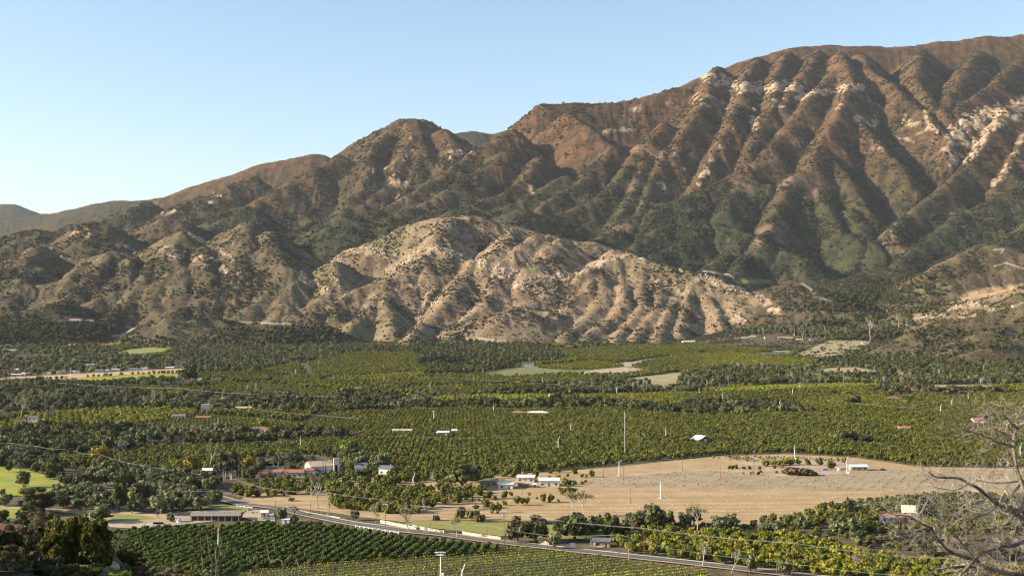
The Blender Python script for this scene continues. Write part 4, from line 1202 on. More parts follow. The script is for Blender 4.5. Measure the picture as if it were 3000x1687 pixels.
# chaparral on the hills
def hill_scatter():
    area = (np.gradient(YR)[:, None] * TY * (AZ[1] - AZ[0]))
    hm = np.clip((TZ - TFL + 4) / 12, 0, 1) * (TY < 7200)
    n = fbm(TX, TY, 70, 3, 44)
    gul = np.clip(.5 - TC * 1.5, 0, 1)
    dens = (.22 + .75 * green + .8 * gul - .2 * tan) * np.clip((n - .44) * 7, .10, 1.6) * (1 - rock_m * .75) * (1 - grassy) * (1 - plot) * (1 - track) * (1 - scar * .8)
    dens = np.clip(dens, 0, 2) * hm * area
    for nm, msk, cnt, s0, s1 in (('front_chaparral', TY < 4700, 120000, 1.1, 3.6), ('range_chaparral', (TY >= 4500), 110000, 2.2, 6.5)):
        w = (dens * msk).ravel(); w = w / w.sum()
        k = NP.choice(len(w), cnt, p=w)
        jx = NP.uniform(-.5, .5, cnt) * 4; jy = NP.uniform(-.5, .5, cnt) * 6
        x = TX.ravel()[k] + jx; y = TY.ravel()[k] + jy
        z = hills_np(x, y)
        s = s0 + (s1 - s0) * NP.random(cnt) ** 2.2
        scatter(nm, 'scrub', np.stack([x, y, z - .2], -1), s, NP.uniform(0, 6.28, cnt), zs=s * NP.uniform(.6, 1.1, cnt))
    w = (rock_m * area * (TY < 4400) * (tan > .3)).ravel(); w = w / w.sum(); cnt = 8500
    k = NP.choice(len(w), cnt, p=w)
    x = TX.ravel()[k] + NP.uniform(-3, 3, cnt); y = TY.ravel()[k] + NP.uniform(-3, 3, cnt)
    s = 1.0 + 3.6 * NP.random(cnt) ** 3
    scatter('hillside_boulders', 'boulder', np.stack([x, y, hills_np(x, y) + s * .15], -1), s, NP.uniform(0, 6.28, cnt), zs=s * NP.uniform(.7, 1.2, cnt))
hill_scatter()
# ------------------------------------------------------------------ where buildings stand (they are built further down; planting keeps clear of them)
# (builder, crop, x left, x right, y base, wall height m, depth m, turn, style, label, category, clear space in front m)
B = []
def bld(cr, x0, x1, yb, hw, dep, rz, roof, wall, roofc, label, cat='house', clear=22, near=300, **kw):
    a = at(cr((x0, yb)), near); b_ = at(cr((x1, yb)), near); c = at(cr(((x0 + x1) / 2, yb)), near)
    w = (b_.xy - a.xy).length
    if c.y > 800: clear *= .45
    B.append(dict(c=c, w=w, hw=hw, dep=dep, rz=rz, roof=roof, wall=wall, roofc=roofc, label=label, cat=cat, clear=clear, kw=kw))
bld(c13, 390, 500, 634, 6.0, 10, .25, 'flat', 'white', 'white', 'white flat-roofed cube building left of the tall eucalyptus trees', 'building', 30)
bld(c13, 1240, 1430, 610, 3.6, 10, .05, 'hip', 'cream', 'tile', 'red tiled west wing of the mission beside the grey conifer', 'building', 26)
bld(c13, 1400, 1600, 612, 3.4, 9, .0, 'gable', 'cream', 'tile', 'red tiled middle range of the mission with the arched porch', 'building', 26)
bld(c13, 1590, 1745, 590, 3.8, 10, -.05, 'hip', 'cream', 'tile', 'red tiled east pavilion of the mission beside the palms', 'building', 26)
bld(c13, 1085, 1250, 640, 2.8, 8, .1, 'gable', 'brown', 'tile', 'low dark red roofed annex behind the dark round tree', 'building', 16)
bld(c13, 1700, 1990, 560, 5.0, 16, .45, 'gable', 'white', 'tan', 'long church hall with a broad tan roof behind the palms', 'church', 30)
bld(c8, 1820, 1960, 190, 3.0, 9, .1, 'steep', 'white', 'slate', 'steep grey roofed house beside the red pergola', 'house', 20)
bld(c8, 2100, 2255, 215, 4.2, 9, -.35, 'gable', 'white', 'slate', 'white gabled house at the edge of the orchard', 'house', 20)
bld(c9, 850, 1060, 360, 3.0, 11, .0, 'hip', 'tan', 'brown', 'brown roofed bungalow beside the white roofed sheds', 'house', 22)
bld(c9, 1075, 1250, 395, 3.3, 9, -.12, 'flat', 'white', 'white', 'white walled shed with a bright flat roof beside the brown bungalow', 'building', 24)
bld(c9, 1300, 1510, 312, 3.4, 10, -.08, 'flat', 'white', 'white', 'rear shed with a bright white roof behind the tan roof', 'building', 12)
bld(c9, 1315, 1450, 375, 2.6, 9, .0, 'flat', 'brown', 'tan', 'low tan roofed shed between the white roofed buildings', 'building', 26)
bld(c9, 1565, 1815, 362, 3.9, 11, -.05, 'flat', 'white', 'white', 'white house with a broad flat white roof at the field edge', 'house', 30)
bld(c9, 1497, 1535, 378, 2.2, 2.2, .1, 'flat', 'grey', 'white', 'tiny grey hut beside the white field house', 'shed', 20)
bld(c16, 1095, 1270, 148, 4.4, 11, .62, 'barn', 'wood', 'metal', 'brown plank barn with a raised metal roof in the orchard', 'barn', 34)
bld(c13, 245, 830, 1140, 2.9, 9, .02, 'shedroof', 'darkred', 'shingle', 'long low barn with a weathered grey shingle roof', 'barn', 12)
bld(c13, 1095, 1175, 1098, 2.8, 5, .2, 'flat', 'white', 'white', 'small white outbuilding beside the bare trees at the road bend', 'shed', 10)
bld(c13, 1345, 1440, 1178, 2.4, 5, -.1, 'gable', 'white', 'white', 'small white hut under the dark oak by the orchard', 'shed', 10)
bld(c9, 2225, 2430, 1100, 3.0, 6, -.1, 'flat', 'mural', 'slate', 'low shed with an orange mural on its wall beside the road', 'shed', 14)
bld(c11, 470, 670, 172, 3.0, 7, .0, 'gable', 'tan', 'metal', 'tan shed with a pale metal roof half hidden by orchard trees', 'shed', 5)
bld(c11, 820, 1010, 800, 2.8, 8, .15, 'gable', 'white', 'redbrown', 'white cottage with a reddish roof beyond the dead branches', 'house', 16)
bld(c11, 1010, 1250, 790, 2.6, 8, -.05, 'hip', 'tan', 'redbrown', 'low reddish roofed house below the cream tent roof', 'house', 16)
bld(c11, 1090, 1245, 718, 2.0, 9, -.3, 'steep', 'white', 'cream', 'cream tent roofed pavilion beside the dark cedar', 'pavilion', 12)
bld(c14, 140, 290, 1000, 3.0, 9, .1, 'gable', 'white', 'brown', 'low brown roofed wing of the white farmhouse', 'house', 16)
bld(c14, 335, 440, 1000, 6.4, 9, .1, 'gable', 'white', 'brown', 'two storey white farmhouse at the left orchard edge', 'house', 26)
bld(c14, 400, 510, 1002, 3.4, 9, -.2, 'gable', 'white', 'tan', 'single storey white house beside the two storey farmhouse', 'house', 20)
bld(c4, 1515, 1575, 532, 8.5, 9, .1, 'flat', 'cream', 'cream', 'tall pale blank-walled building behind the left orchard', 'building', 40)
bld(c14, 2085, 2240, 935, 3.0, 9, .1, 'gable', 'white', 'slate', 'white gable ended house with a grey roof in the orchard', 'house', 28)
bld(c14, 2365, 2530, 945, 2.4, 8, .0, 'flat', 'redbrown', 'redbrown', 'low reddish flat shed right of the grey roofed house', 'shed', 20)
bld(c13, 950, 1190, 66, 3.2, 10, .1, 'hip', 'white', 'tile', 'orange tiled villa left of the white walled villa', 'house', 26)
bld(c13, 1140, 1370, 70, 3.2, 10, -.1, 'hip', 'white', 'tile', 'long villa with orange tiles and white walls behind the oak belt', 'house', 26)
bld(c5, 100, 150, 756, 3.5, 9, .3, 'gable', 'white', 'slate', 'little white gabled house among oaks left of the wind machine', 'house', 26)
bld(c5, 715, 815, 1095, 3.0, 12, -.1, 'flat', 'white', 'white', 'long shed with a bright white roof in the mid orchard', 'shed', 24)
bld(c5, 385, 530, 1078, 2.6, 8, .0, 'gable', 'white', 'tan', 'long pale farm shed left of the white roofed shed', 'shed', 18)
bld(c5, 838, 875, 1085, 3.4, 7, .2, 'gable', 'white', 'white', 'small white gable house right of the white roofed shed', 'house', 20)
bld(c5, 1285, 1390, 942, 2.8, 12, .0, 'hip', 'tan', 'tile', 'sprawling ranch house with a pale orange roof, left half', 'house', 26)
bld(c5, 1400, 1560, 942, 2.8, 12, -.05, 'hip', 'tan', 'cream', 'sprawling ranch house with a cream roof, right half', 'house', 26)
bld(c5, 1572, 1640, 822, 6.0, 10, .15, 'hip', 'pink', 'tile', 'pink two storey villa above the yellow grove strip', 'house', 34)
bld(c5, 1640, 1720, 820, 3.2, 10, .0, 'hip', 'pink', 'redbrown', 'low red roofed wing of the pink villa', 'house', 26)
bld(c5, 1690, 1780, 438, 5.0, 12, .1, 'hip', 'cream', 'tile', 'cream villa with a tiled roof at the foot of the tan hill', 'house', 34)
bld(c5, 1610, 1665, 450, 3.0, 10, -.2, 'gable', 'white', 'slate', 'grey roofed house left of the cream hillside villa', 'house', 30)
bld(c5, 1375, 1450, 575, 3.4, 14, -.1, 'gable', 'white', 'slate', 'dark roofed packing house above the pale field', 'building', 30)
bld(c6, 18, 78, 658, 4.6, 10, .15, 'gable', 'white', 'white', 'bright white house at the top of the far orchard', 'house', 34)
bld(c6, 120, 172, 692, 3.0, 8, .0, 'flat', 'tan', 'tan', 'small tan shed below the bright white house', 'shed', 24)
bld(c6, 595, 770, 738, 3.0, 9, -.05, 'flat', 'white', 'slate', 'long low shed with a dark roof in the upper orchard', 'shed', 34)
bld(c6, 690, 815, 728, 2.6, 9, -.05, 'flat', 'white', 'white', 'long white greenhouse behind the dark roofed shed', 'greenhouse', 24)
bld(c6, 1355, 1408, 664, 3.4, 6, .0, 'flat', 'white', 'white', 'white trailer parked above the hillside meadow', 'trailer', 30)
for i, (x0, x1, yb) in enumerate(((445, 500, 620), (500, 560, 616), (620, 700, 620), (720, 830, 620), (860, 905, 636), (960, 1020, 636))):
    bld(c6, x0, x1, yb, 3.2, 9, .1 * (i % 3) - .1, 'hip', 'cream', ('tan', 'cream', 'slate')[i % 3], ('leftmost tan roofed house in the row below the boulder hill', 'second house from the left below the boulder hill', 'grey roofed house midway along the row below the boulder hill', 'widest tan roofed house in the row below the boulder hill', 'cream roofed house under the pale bare tree', 'grey roofed house at the right end of the row below the boulders')[i], 'house', 26)
bld(c6, 1550, 1655, 1086, 3.0, 10, .0, 'hip', 'white', 'tile', 'white house with a bright red roof amid yellow grove rows', 'house', 34)
bld(c12, 1960, 2110, 592, 4.4, 12, -.1, 'gable', 'white', 'tile', 'white house with an orange roof behind the dead branches', 'house', 34)
bld(c12, 1060, 1190, 672, 2.8, 10, .0, 'gable', 'white', 'tile', 'orange roofed long house left of the leaning palm', 'house', 30)
bld(c6, 1190, 1250, 215, 2.6, 8, 0, 'flat', 'grey', 'slate', 'small grey shed high in the canyon mouth', 'shed', 20, 3000)
bld(c6, 2490, 2570, 385, 3.4, 10, 0, 'flat', 'white', 'white', 'white hillside house at the far right above the dark slope', 'house', 30, 2400)
for i, (x0, x1, yb) in enumerate(((515, 612, 1130), (650, 695, 1136), (748, 785, 1130), (500, 590, 1320), (590, 628, 1318), (770, 860, 1322))):
    bld(c1, x0, x1, yb, 4.2, 12, .1 * (i % 3) - .1, 'hip', 'white', 'tile', ('largest red roofed villa on the dark oak hill', 'middle red roofed villa on the dark oak hill', 'smallest red roofed villa on the dark oak hill', 'red roofed mansion at the foot of the oak hill', 'white walled block beside the red roofed mansion', 'pinkish house right of the red roofed mansion')[i], 'house', 26, 2500)
_town = ((120, 250, 422, 'white', 'white'), (262, 300, 415, 'white', 'cream'), (310, 350, 410, 'cream', 'slate'), (505, 600, 410, 'white', 'tan'), (680, 720, 392, 'white', 'slate'), (725, 780, 385, 'cream', 'slate'), (862, 900, 385, 'white', 'white'), (905, 955, 392, 'white', 'slate'), (1030, 1135, 300, 'white', 'white'), (1145, 1245, 372, 'white', 'slate'), (1255, 1310, 370, 'white', 'white'), (1345, 1450, 362, 'white', 'white'), (1560, 1680, 358, 'cream', 'slate'), (1740, 1785, 348, 'white', 'tan'), (2000, 2098, 335, 'white', 'white'), (80, 128, 352, 'white', 'white'), (160, 215, 362, 'white', 'cream'), (1055, 1128, 255, 'white', 'white'), (0, 90, 110, 'white', 'slate'), (100, 190, 122, 'white', 'tan'), (1130, 1200, 175, 'cream', 'tile'), (960, 1000, 330, 'white', 'white'), (1700, 1735, 345, 'white', 'slate'), (1440, 1480, 310, 'white', 'white'))
_tl = ('long white mobile home at the left end of the orange strip', 'small white house right of the long mobile home', 'cream house at the left end of town, grey roof', 'white house with a tan roof beside the orange strip', 'white house with grey roof under bright green trees', 'cream house with grey roof behind the light pole', 'bright white house above the orange strip', 'white bungalow with grey roof above the orange strip', 'long white building amid bare trees in town', 'wide grey roofed white house near the orange strip', 'small white roofed house beside the wide grey roof', 'long white roofed house at mid strip', 'cream house with a long grey roof behind the strip', 'white house with a tan roof near the right street lamp', 'long white trailer at the right end of the orange strip', 'white house above the long mobile home', 'cream roofed house above the small white house', 'white house deepest among the bare town trees', 'grey roofed hall at the far left below the oak hill', 'tan roofed house beside the grey roofed hall', 'orange roofed house peeping through the town trees', 'tiny white house right of the grey roofed bungalow', 'small grey roofed house near the tan roof', 'tiny white house under the bare trees above the strip')
for (x0, x1, yb, wc, rc), lb in zip(_town, _tl):
    bld(c14, x0, x1, yb, 3.2, 10, .0, 'gable' if rc != 'white' else 'flat', wc, rc, lb, 'house', 34)
bld(c4, 1450, 1490, 302, 3.6, 9, .1, 'flat', 'cream', 'white', 'white house behind the dark oaks right of the orange strip', 'house', 34)
bld(c4, 1490, 1528, 304, 5.0, 9, -.1, 'hip', 'white', 'tan', 'tallest white house right of the orange strip', 'house', 34)
bld(c4, 1590, 1660, 297, 3.0, 9, 0, 'gable', 'white', 'tan', 'white farmhouse at the end of the dark hedge', 'house', 30)
bld(c4, 1775, 1890, 522, 3.0, 10, 0, 'gable', 'cream', 'tan', 'pale shed beneath the tall grey trees left of centre', 'shed', 26)

EXC = []                                    # (x, y, radius) clear of trees
SEG = []                                    # sight corridors in front of buildings
for q in B:
    c = q['c']; dirv = Vector((-c.x, -c.y)).normalized()
    SEG.append((c.x, c.y, c.x + dirv.x * q['clear'], c.y + dirv.y * q['clear'], q['w'] / 2 + 1.5))
def clear_of(P, extra=0.0):
    ok = np.ones(len(P), bool)
    for ax, ay, bx, by, r in SEG:
        ex, ey = bx - ax, by - ay; t = np.clip(((P[:, 0] - ax) * ex + (P[:, 1] - ay) * ey) / (ex * ex + ey * ey), -.25, 1)
        ok &= np.hypot(P[:, 0] - ax - t * ex, P[:, 1] - ay - t * ey) > r + extra
    for x, y, r in EXC: ok &= np.hypot(P[:, 0] - x, P[:, 1] - y) > r + extra
    rd = np.array(ROAD)
    near_ = (P[:, 1] < 900) & (P[:, 1] > 400)
    if near_.any():
        d = np.min(np.hypot(P[near_][:, 0][:, None] - rd[None, :, 0], P[near_][:, 1][:, None] - rd[None, :, 1]), 1)
        ok[np.where(near_)[0][d < 5.6 + extra]] = False
    return ok

# ------------------------------------------------------------------ planting
POOL = {}       # key -> list of (x, y, scale xy, scale z, rz, label, group)
def put(key, P, sc, zs, label, group):
    L_ = POOL.setdefault(key, [])
    rz = NP.uniform(0, 6.28, len(P))
    for p, s, z, r in zip(P, sc, zs, rz): L_.append((p[0], p[1], s, z, r, label, group))
def poly_ground(cr, poly, hill=False):
    q = [cr(p) for p in poly]
    return np.array([[*at(p, 2400).xy] for p in q]) if hill else at_floor(q)
def orchard(key, cr, poly, along, across, ang, size, jit=.12, miss=.03, label='', group='', hill=False, hz=1.0, var=.12, patchy=0):
    pg = poly_ground(cr, poly, hill)
    c = pg.mean(0); R_ = np.hypot(*(pg - c).T).max()
    u = np.arange(-R_, R_, along); v = np.arange(-R_, R_, across)
    U, W = np.meshgrid(u, v); ca, sa = math.cos(ang), math.sin(ang)
    X = c[0] + U * ca - W * sa; Y = c[1] + U * sa + W * ca
    m = inside([tuple(p) for p in pg], X, Y)
    P = np.stack([X[m], Y[m]], 1)
    P += NP.normal(size=P.shape) * jit * along
    keep = NP.random(len(P)) > miss
    if patchy: keep &= fbm(P[:, 0], P[:, 1], 60, 3, 51) > patchy
    px = 1500 + P[:, 0] / P[:, 1] * F
    keep &= (px > -120) & (px < 3120)
    P = P[keep]; P = P[clear_of(P, 1.0)]
    if not hill: P = P[hills_np(P[:, 0], P[:, 1]) < ground_z(P[:, 0], P[:, 1]) + 6]
    s = size / 5.0 * NP.uniform(1 - var, 1 + var, len(P)) * (0.9 + .25 * (vnoise(P[:, 0] / 70, P[:, 1] / 70, 9) - .5))
    put(key, P, s, s * hz * NP.uniform(.9, 1.12, len(P)), label, group)
def belt(cr, poly, spacing, mix, label, group, hill=False, size=(.6, 1.15), miss=.1):
    pg = poly_ground(cr, poly, hill)
    lo, hi = pg.min(0), pg.max(0)
    X, Y = np.meshgrid(np.arange(lo[0], hi[0], spacing), np.arange(lo[1], hi[1], spacing))
    X = X + NP.uniform(-.5, .5, X.shape) * spacing; Y = Y + NP.uniform(-.5, .5, Y.shape) * spacing
    m = inside([tuple(p) for p in pg], X, Y) & (NP.random(X.shape) > miss)
    P = np.stack([X[m], Y[m]], 1)
    px = 1500 + P[:, 0] / P[:, 1] * F
    P = P[(px > -120) & (px < 3120)]
    P = P[clear_of(P, 2.0)]
    if not hill: P = P[hills_np(P[:, 0], P[:, 1]) < ground_z(P[:, 0], P[:, 1]) + 8]
    ks = list(mix); w = np.array([mix[k] for k in ks], float); w /= w.sum()
    # clumps of the same kind stand together
    nz = vnoise(P[:, 0] / 45, P[:, 1] / 45, 13) * .6 + NP.random(len(P)) * .4
    cw = np.cumsum(w); r = np.clip((np.argsort(np.argsort(nz)) + .5) / max(len(P), 1), 0, .9999)
    k = np.searchsorted(cw, r)
    for i, key in enumerate(ks):
        Q = P[k == i]
        if not len(Q): continue
        s = NP.uniform(size[0], size[1], len(Q)) * (1.0 if key not in ('shrub', 'brush', 'sage') else 1.5)
        put(key, Q, s, s * NP.uniform(.8, 1.15, len(Q)), WORD[key] + ' ' + label, WORD[key].split(' ', 1)[1] + 's ' + group if key not in ('brush',) else 'brush clumps ' + group)
WORD = dict(oak='dark oak tree', olive='grey green olive tree', bare='leafless grey brown tree', syc='thin pale sycamore', white='bare white limbed sycamore', euca='tall eucalyptus tree', lime='fresh green willow', gold='golden yellow tree', shrub='dark green shrub', brush='brown brush clump', sage='grey sage shrub', cypress='slender cypress tree', palm='fan palm tree', conifer='dark conifer tree', citrus='round citrus tree', citrus_dark='dark citrus tree', citrus_yellow='yellow green citrus tree', citrus_lime='bright lime green citrus tree')

# the close-planted dark orchard in front of the road
orchard('citrus_dark', S_, ((330, 1562), (420, 1552), (560, 1545), (700, 1540), (830, 1537), (900, 1540), (985, 1548), (1060, 1562), (1160, 1577), (1290, 1588), (1400, 1600), (1478, 1612), (1470, 1622), (1300, 1630), (1000, 1648), (760, 1668), (600, 1700), (420, 1740), (300, 1720), (290, 1620)), 3.5, 4.7, 1.40, 3.7, .06, .02, 'round dark green tree in the close-planted orchard in front of the road', 'trees of the dark close-planted orchard')
# right-hand grove beside the road
orchard('citrus_yellow', c10, ((20, 1010), (200, 955), (400, 915), (700, 915), (1300, 945), (1700, 975), (2200, 1010), (2560, 1075), (2900, 1150), (3300, 1230), (3560, 1270), (4300, 1330), (5300, 1400), (5300, 1800), (3560, 1660), (2900, 1570), (2400, 1480), (2000, 1410), (1400, 1322), (900, 1262), (400, 1200), (100, 1170)), 5.2, 5.4, .12, 5.2, .16, .05, 'bright olive green citrus tree in the grove right of the road', 'citrus trees of the grove beside the road')
orchard('citrus', c11, ((-700, 870), (-500, 800), (-200, 790), (0, 660), (250, 610), (420, 690), (700, 690), (860, 800), (1300, 830), (1700, 800), (2567, 830), (2567, 980), (1800, 960), (1100, 960), (700, 970), (500, 890), (200, 880)), 6.5, 6.5, .3, 5.4, .25, .16, 'olive citrus tree in the ragged grove below the grey green scrub', 'citrus trees of the ragged right grove')
belt(c11, ((-720, 960), (-300, 900), (0, 880), (500, 890), (800, 960), (1300, 1000), (2567, 1000), (2567, 1080), (1500, 1150), (800, 1130), (300, 1040), (-100, 1010)), 6.0, dict(brush=.5, sage=.25, olive=.12, citrus=.13), 'in the brushy strip above the right grove', 'in the brushy strip', size=(.6, 1.0))
belt(c11, ((150, 625), (600, 545), (1150, 470), (1700, 445), (2567, 480), (2567, 760), (1700, 690), (1300, 690), (700, 655), (300, 640)), 4.2, dict(sage=1.0), 'in the pale scrub slope right of the tilled field', 'on the pale scrub slope', size=(.5, .9), miss=.03)
belt(c10, ((200, 790), (680, 800), (1180, 830), (1640, 820), (1640, 930), (1180, 935), (700, 915), (220, 900)), 5.5, dict(brush=.5, olive=.2, sage=.2, shrub=.1), 'in the thicket along the foot of the tilled field', 'in the field-edge thicket', size=(.55, .95))
# big mid-valley orchard
MID = 'olive green citrus tree in the broad mid-valley orchard'
orchard('citrus', S_, ((860, 1302), (880, 1250), (1000, 1208), (1200, 1202), (1500, 1202), (1700, 1200), (1950, 1202), (2250, 1190), (2400, 1160), (2700, 1165), (3100, 1160), (3100, 1368), (2700, 1366), (2500, 1338), (2300, 1326), (2110, 1332), (1990, 1342), (1800, 1363), (1640, 1378), (1560, 1384), (1400, 1390), (1180, 1396), (1060, 1400), (1010, 1372), (940, 1330)), 4.9, 7.4, .62, 5.0, .09, .04, MID, 'citrus trees of the mid-valley orchard')
orchard('citrus', c4, ((280, 905), (640, 872), (900, 832), (1500, 792), (2000, 785), (2300, 768), (2574, 750), (2650, 840), (2574, 870), (2200, 850), (1900, 882), (1650, 1000), (1500, 1050), (1300, 1000), (900, 965), (600, 965), (300, 945)), 6.0, 6.6, .5, 5.3, .13, .05, 'olive citrus tree in the grove left of the mission', 'citrus trees of the left grove')
orchard('citrus', c15, ((0, 800), (120, 690), (360, 560), (700, 520), (1100, 520), (1500, 520), (1560, 560), (1300, 640), (1120, 800), (950, 900), (600, 960), (450, 1000), (0, 1010)), 7.0, 7.6, .4, 6.0, .2, .22, 'round citrus tree thinly set around the bare earth near the houses', 'citrus trees of the open grove', patchy=.33)
orchard('citrus', c8, ((270, 470), (560, 360), (1000, 300), (1300, 350), (1500, 250), (2000, 200), (2567, 250), (2567, 560), (2200, 700), (1600, 650), (1500, 480), (1000, 460), (500, 500)), 7.0, 7.4, .3, 5.6, .2, .12, 'citrus tree on open bare earth in front of the mission', 'citrus trees of the mission grove', patchy=.30)
# left middle groves
orchard('citrus_yellow', c4, ((20, 620), (300, 562), (640, 527), (1100, 522), (1480, 524), (1480, 560), (1290, 600), (950, 645), (600, 645), (0, 690), (-60, 660)), 6.4, 6.8, .35, 6.0, .14, .02, 'yellowing citrus tree in the grove right of the white farmhouse', 'yellowing citrus trees behind the left oaks')
orchard('citrus', c4, ((1300, 600), (1500, 562), (1780, 578), (2000, 600), (2330, 630), (2300, 660), (2000, 682), (1450, 662), (960, 645)), 4.6, 6.6, .85, 4.2, .06, .01, 'small bright citrus tree in straight diagonal rows left of centre', 'row-planted young citrus trees')
orchard('citrus', c4, ((1440, 320), (1700, 312), (1900, 330), (2300, 360), (2574, 380), (2574, 440), (2200, 448), (1900, 436), (1500, 362)), 7, 7, .5, 6.2, .12, .02, 'citrus tree in the grove above the pale wires', 'citrus trees of the upper left grove')
orchard('citrus', c4, ((1430, 245), (1900, 240), (2100, 250), (2100, 280), (1940, 310), (1660, 305), (1440, 280)), 8, 6, .0, 6.5, .05, .0, 'dark hedge-like citrus tree in the strip above the oaks', 'citrus trees of the upper left grove')
G2 = 'citrus trees of the groves under the hills'
for key, poly, sp, ang, sz, lb in (
    ('citrus', ((-100, 500), (300, 480), (560, 480), (590, 575), (940, 570), (1000, 590), (1100, 640), (650, 608), (300, 640), (-200, 660), (-260, 560)), 7.5, .2, 6.5, 'citrus tree in the grove left of the cypress screen'),
    ('citrus_yellow', ((-60, 655), (300, 645), (620, 612), (640, 645), (330, 705), (100, 690), (-60, 690)), 7.0, .15, 6, 'yellow green citrus tree in the pale strip below the cypress screen'),
    ('citrus', ((330, 712), (640, 655), (1000, 640), (1290, 662), (1500, 652), (1740, 640), (1850, 655), (2000, 685), (1600, 712), (1150, 716), (700, 722)), 7.5, .25, 6.5, 'citrus tree in the grove below the pale field'),
    ('citrus', ((480, 735), (700, 725), (1500, 720), (1600, 740), (1150, 790), (700, 800)), 10, .1, 6.5, 'citrus tree in the ragged grove above the yellow strip'),
    ('citrus', ((1620, 475), (1900, 435), (2300, 418), (2700, 398), (2700, 490), (2400, 505), (2170, 545), (1990, 536), (1760, 530), (1660, 500)), 8, .3, 7, 'dark citrus tree in the grove at the foot of the tan hill'),
    ('citrus_yellow', ((1460, 575), (1700, 555), (1900, 535), (2120, 560), (2130, 578), (1900, 600), (1740, 605), (1500, 590)), 7, .4, 5, 'young yellow green citrus tree beside the bare field corner'),
    ('citrus', ((2180, 575), (2400, 520), (2700, 480), (2700, 620), (2500, 622), (2350, 618), (2240, 590)), 8, .25, 7, 'dark citrus tree in the grove right of the bare field'),
    ('citrus_lime', ((520, 838), (900, 808), (1400, 800), (1570, 798), (1560, 830), (1200, 850), (900, 850), (560, 848)), 6.5, .0, 5.5, 'bright yellow green citrus tree in the strip left of the pink villa'),
    ('citrus_yellow', ((1740, 805), (2000, 796), (2300, 790), (2700, 786), (2700, 880), (2300, 850), (1950, 845), (1760, 830)), 6.5, .05, 5.5, 'yellow green citrus tree in the strip right of the pink villa'),
    ('citrus', ((900, 850), (1200, 850), (1560, 830), (1600, 850), (1450, 890), (1200, 890)), 8, .2, 6.5, 'citrus tree in the grove below the yellow strip'),
):
    orchard(key, c5, poly, sp * .82, sp * 1.3, ang, sz, .08, .03, lb, G2)
for key, poly, sp, ang, sz, lb in (
    ('citrus', ((-20, 615), (500, 636), (1100, 640), (1200, 655), (1080, 690), (900, 735), (600, 740), (0, 722)), 8, .25, 7, 'citrus tree in the upper grove below the row of houses'),
    ('citrus_yellow', ((-20, 752), (500, 745), (600, 762), (800, 785), (1000, 792), (980, 820), (700, 850), (400, 852), (-20, 890)), 7.5, .2, 6.2, 'yellow green citrus tree in the grove below the long dark roofed shed'),
    ('citrus', ((820, 760), (1050, 765), (1300, 745), (1320, 760), (1000, 790)), 9, .2, 4.5, 'young citrus tree at the hem of the hillside meadow'),
    ('citrus_lime', ((140, 1012), (700, 982), (1100, 970), (1450, 966), (1490, 986), (900, 1010), (300, 1032)), 6, .05, 4.6, 'bright yellow green citrus tree in the long pale strip'),
    ('citrus', ((-20, 1052), (400, 1034), (900, 1032), (1200, 1056), (900, 1086), (500, 1102), (-20, 1104)), 6.4, .3, 5.8, 'citrus tree in the grove above the dark tree line'),
    ('citrus_yellow', ((560, 1132), (900, 1084), (1250, 1064), (1540, 1064), (1700, 1120), (1350, 1140), (900, 1152)), 5.0, .9, 5, 'yellow green citrus tree in the combed rows left of the red roof'),
    ('citrus_yellow', ((1740, 1044), (1990, 1042), (1970, 1082), (1690, 1086)), 5.5, 1.1, 4, 'small citrus tree in the short rows right of the red roof'),
    ('citrus', ((1000, 1160), (1350, 1142), (1700, 1122), (1960, 1082), (2200, 1060), (2700, 1040), (2700, 1180), (2200, 1170), (1000, 1180)), 6.4, .4, 6, 'citrus tree in the wide grove right of the combed rows'),
    ('citrus_yellow', ((2310, 985), (2700, 965), (2700, 1020), (2320, 1025)), 6.5, .1, 5.5, 'yellow green citrus tree in the far right strip'),
    ('citrus', ((1130, 560), (1250, 520), (1400, 500), (1560, 560), (1450, 640), (1240, 640)), 9, .5, 6.5, 'citrus tree in the grove climbing toward the canyon'),
):
    orchard(key, c6, poly, sp * .82, sp * 1.3, ang, sz, .08, .03, lb, G2)
orchard('citrus', c6, ((1740, 500), (1960, 450), (2250, 400), (2574, 350), (2700, 400), (2300, 440), (1950, 530)), 8, 8, .3, 4.5, .2, .3, 'young citrus tree on the terraced right slope', 'citrus trees of the right terraces', hill=True)
# the olive-coloured rows on the oak hill, left
orchard('citrus_dark', c1, ((350, 1150), (600, 1140), (860, 1150), (870, 1220), (500, 1240), (380, 1200)), 8, 8, .2, 5, .1, .1, 'dark citrus tree on the slope below the red roofed villas', 'citrus trees on the oak hill', hill=True)

# wooded belts
belt(c4, ((-40, 330), (200, 308), (400, 318), (900, 345), (1150, 430), (1500, 468), (1500, 528), (1150, 520), (700, 516), (300, 540), (-40, 560)), 11, dict(oak=.46, bare=.34, olive=.14, syc=.06), 'in the broad wooded belt below the green field', 'in the left wooded belt')
belt(c4, ((1200, 440), (1480, 405), (1800, 430), (2100, 400), (2300, 440), (2574, 475), (2574, 525), (2250, 545), (1900, 520), (1600, 530), (1250, 520)), 11, dict(olive=.3, oak=.42, bare=.18, euca=.1), 'in the belt of tall trees left of centre', 'in the centre-left belt')
belt(c4, ((-60, 720), (300, 672), (600, 662), (960, 655), (1150, 668), (1450, 684), (1800, 700), (2300, 690), (2600, 690), (2600, 740), (2300, 752), (1900, 782), (1500, 790), (1200, 800), (950, 842), (600, 866), (280, 870), (-60, 840)), 10.5, dict(oak=.62, bare=.24, olive=.14), 'in the long dark belt behind the mission', 'in the long dark belt')
belt(c4, ((-60, 840), (200, 850), (330, 880), (250, 930), (-60, 940)), 11, dict(bare=.5, oak=.35, olive=.15), 'in the grove at the left edge above the meadow', 'at the left edge')
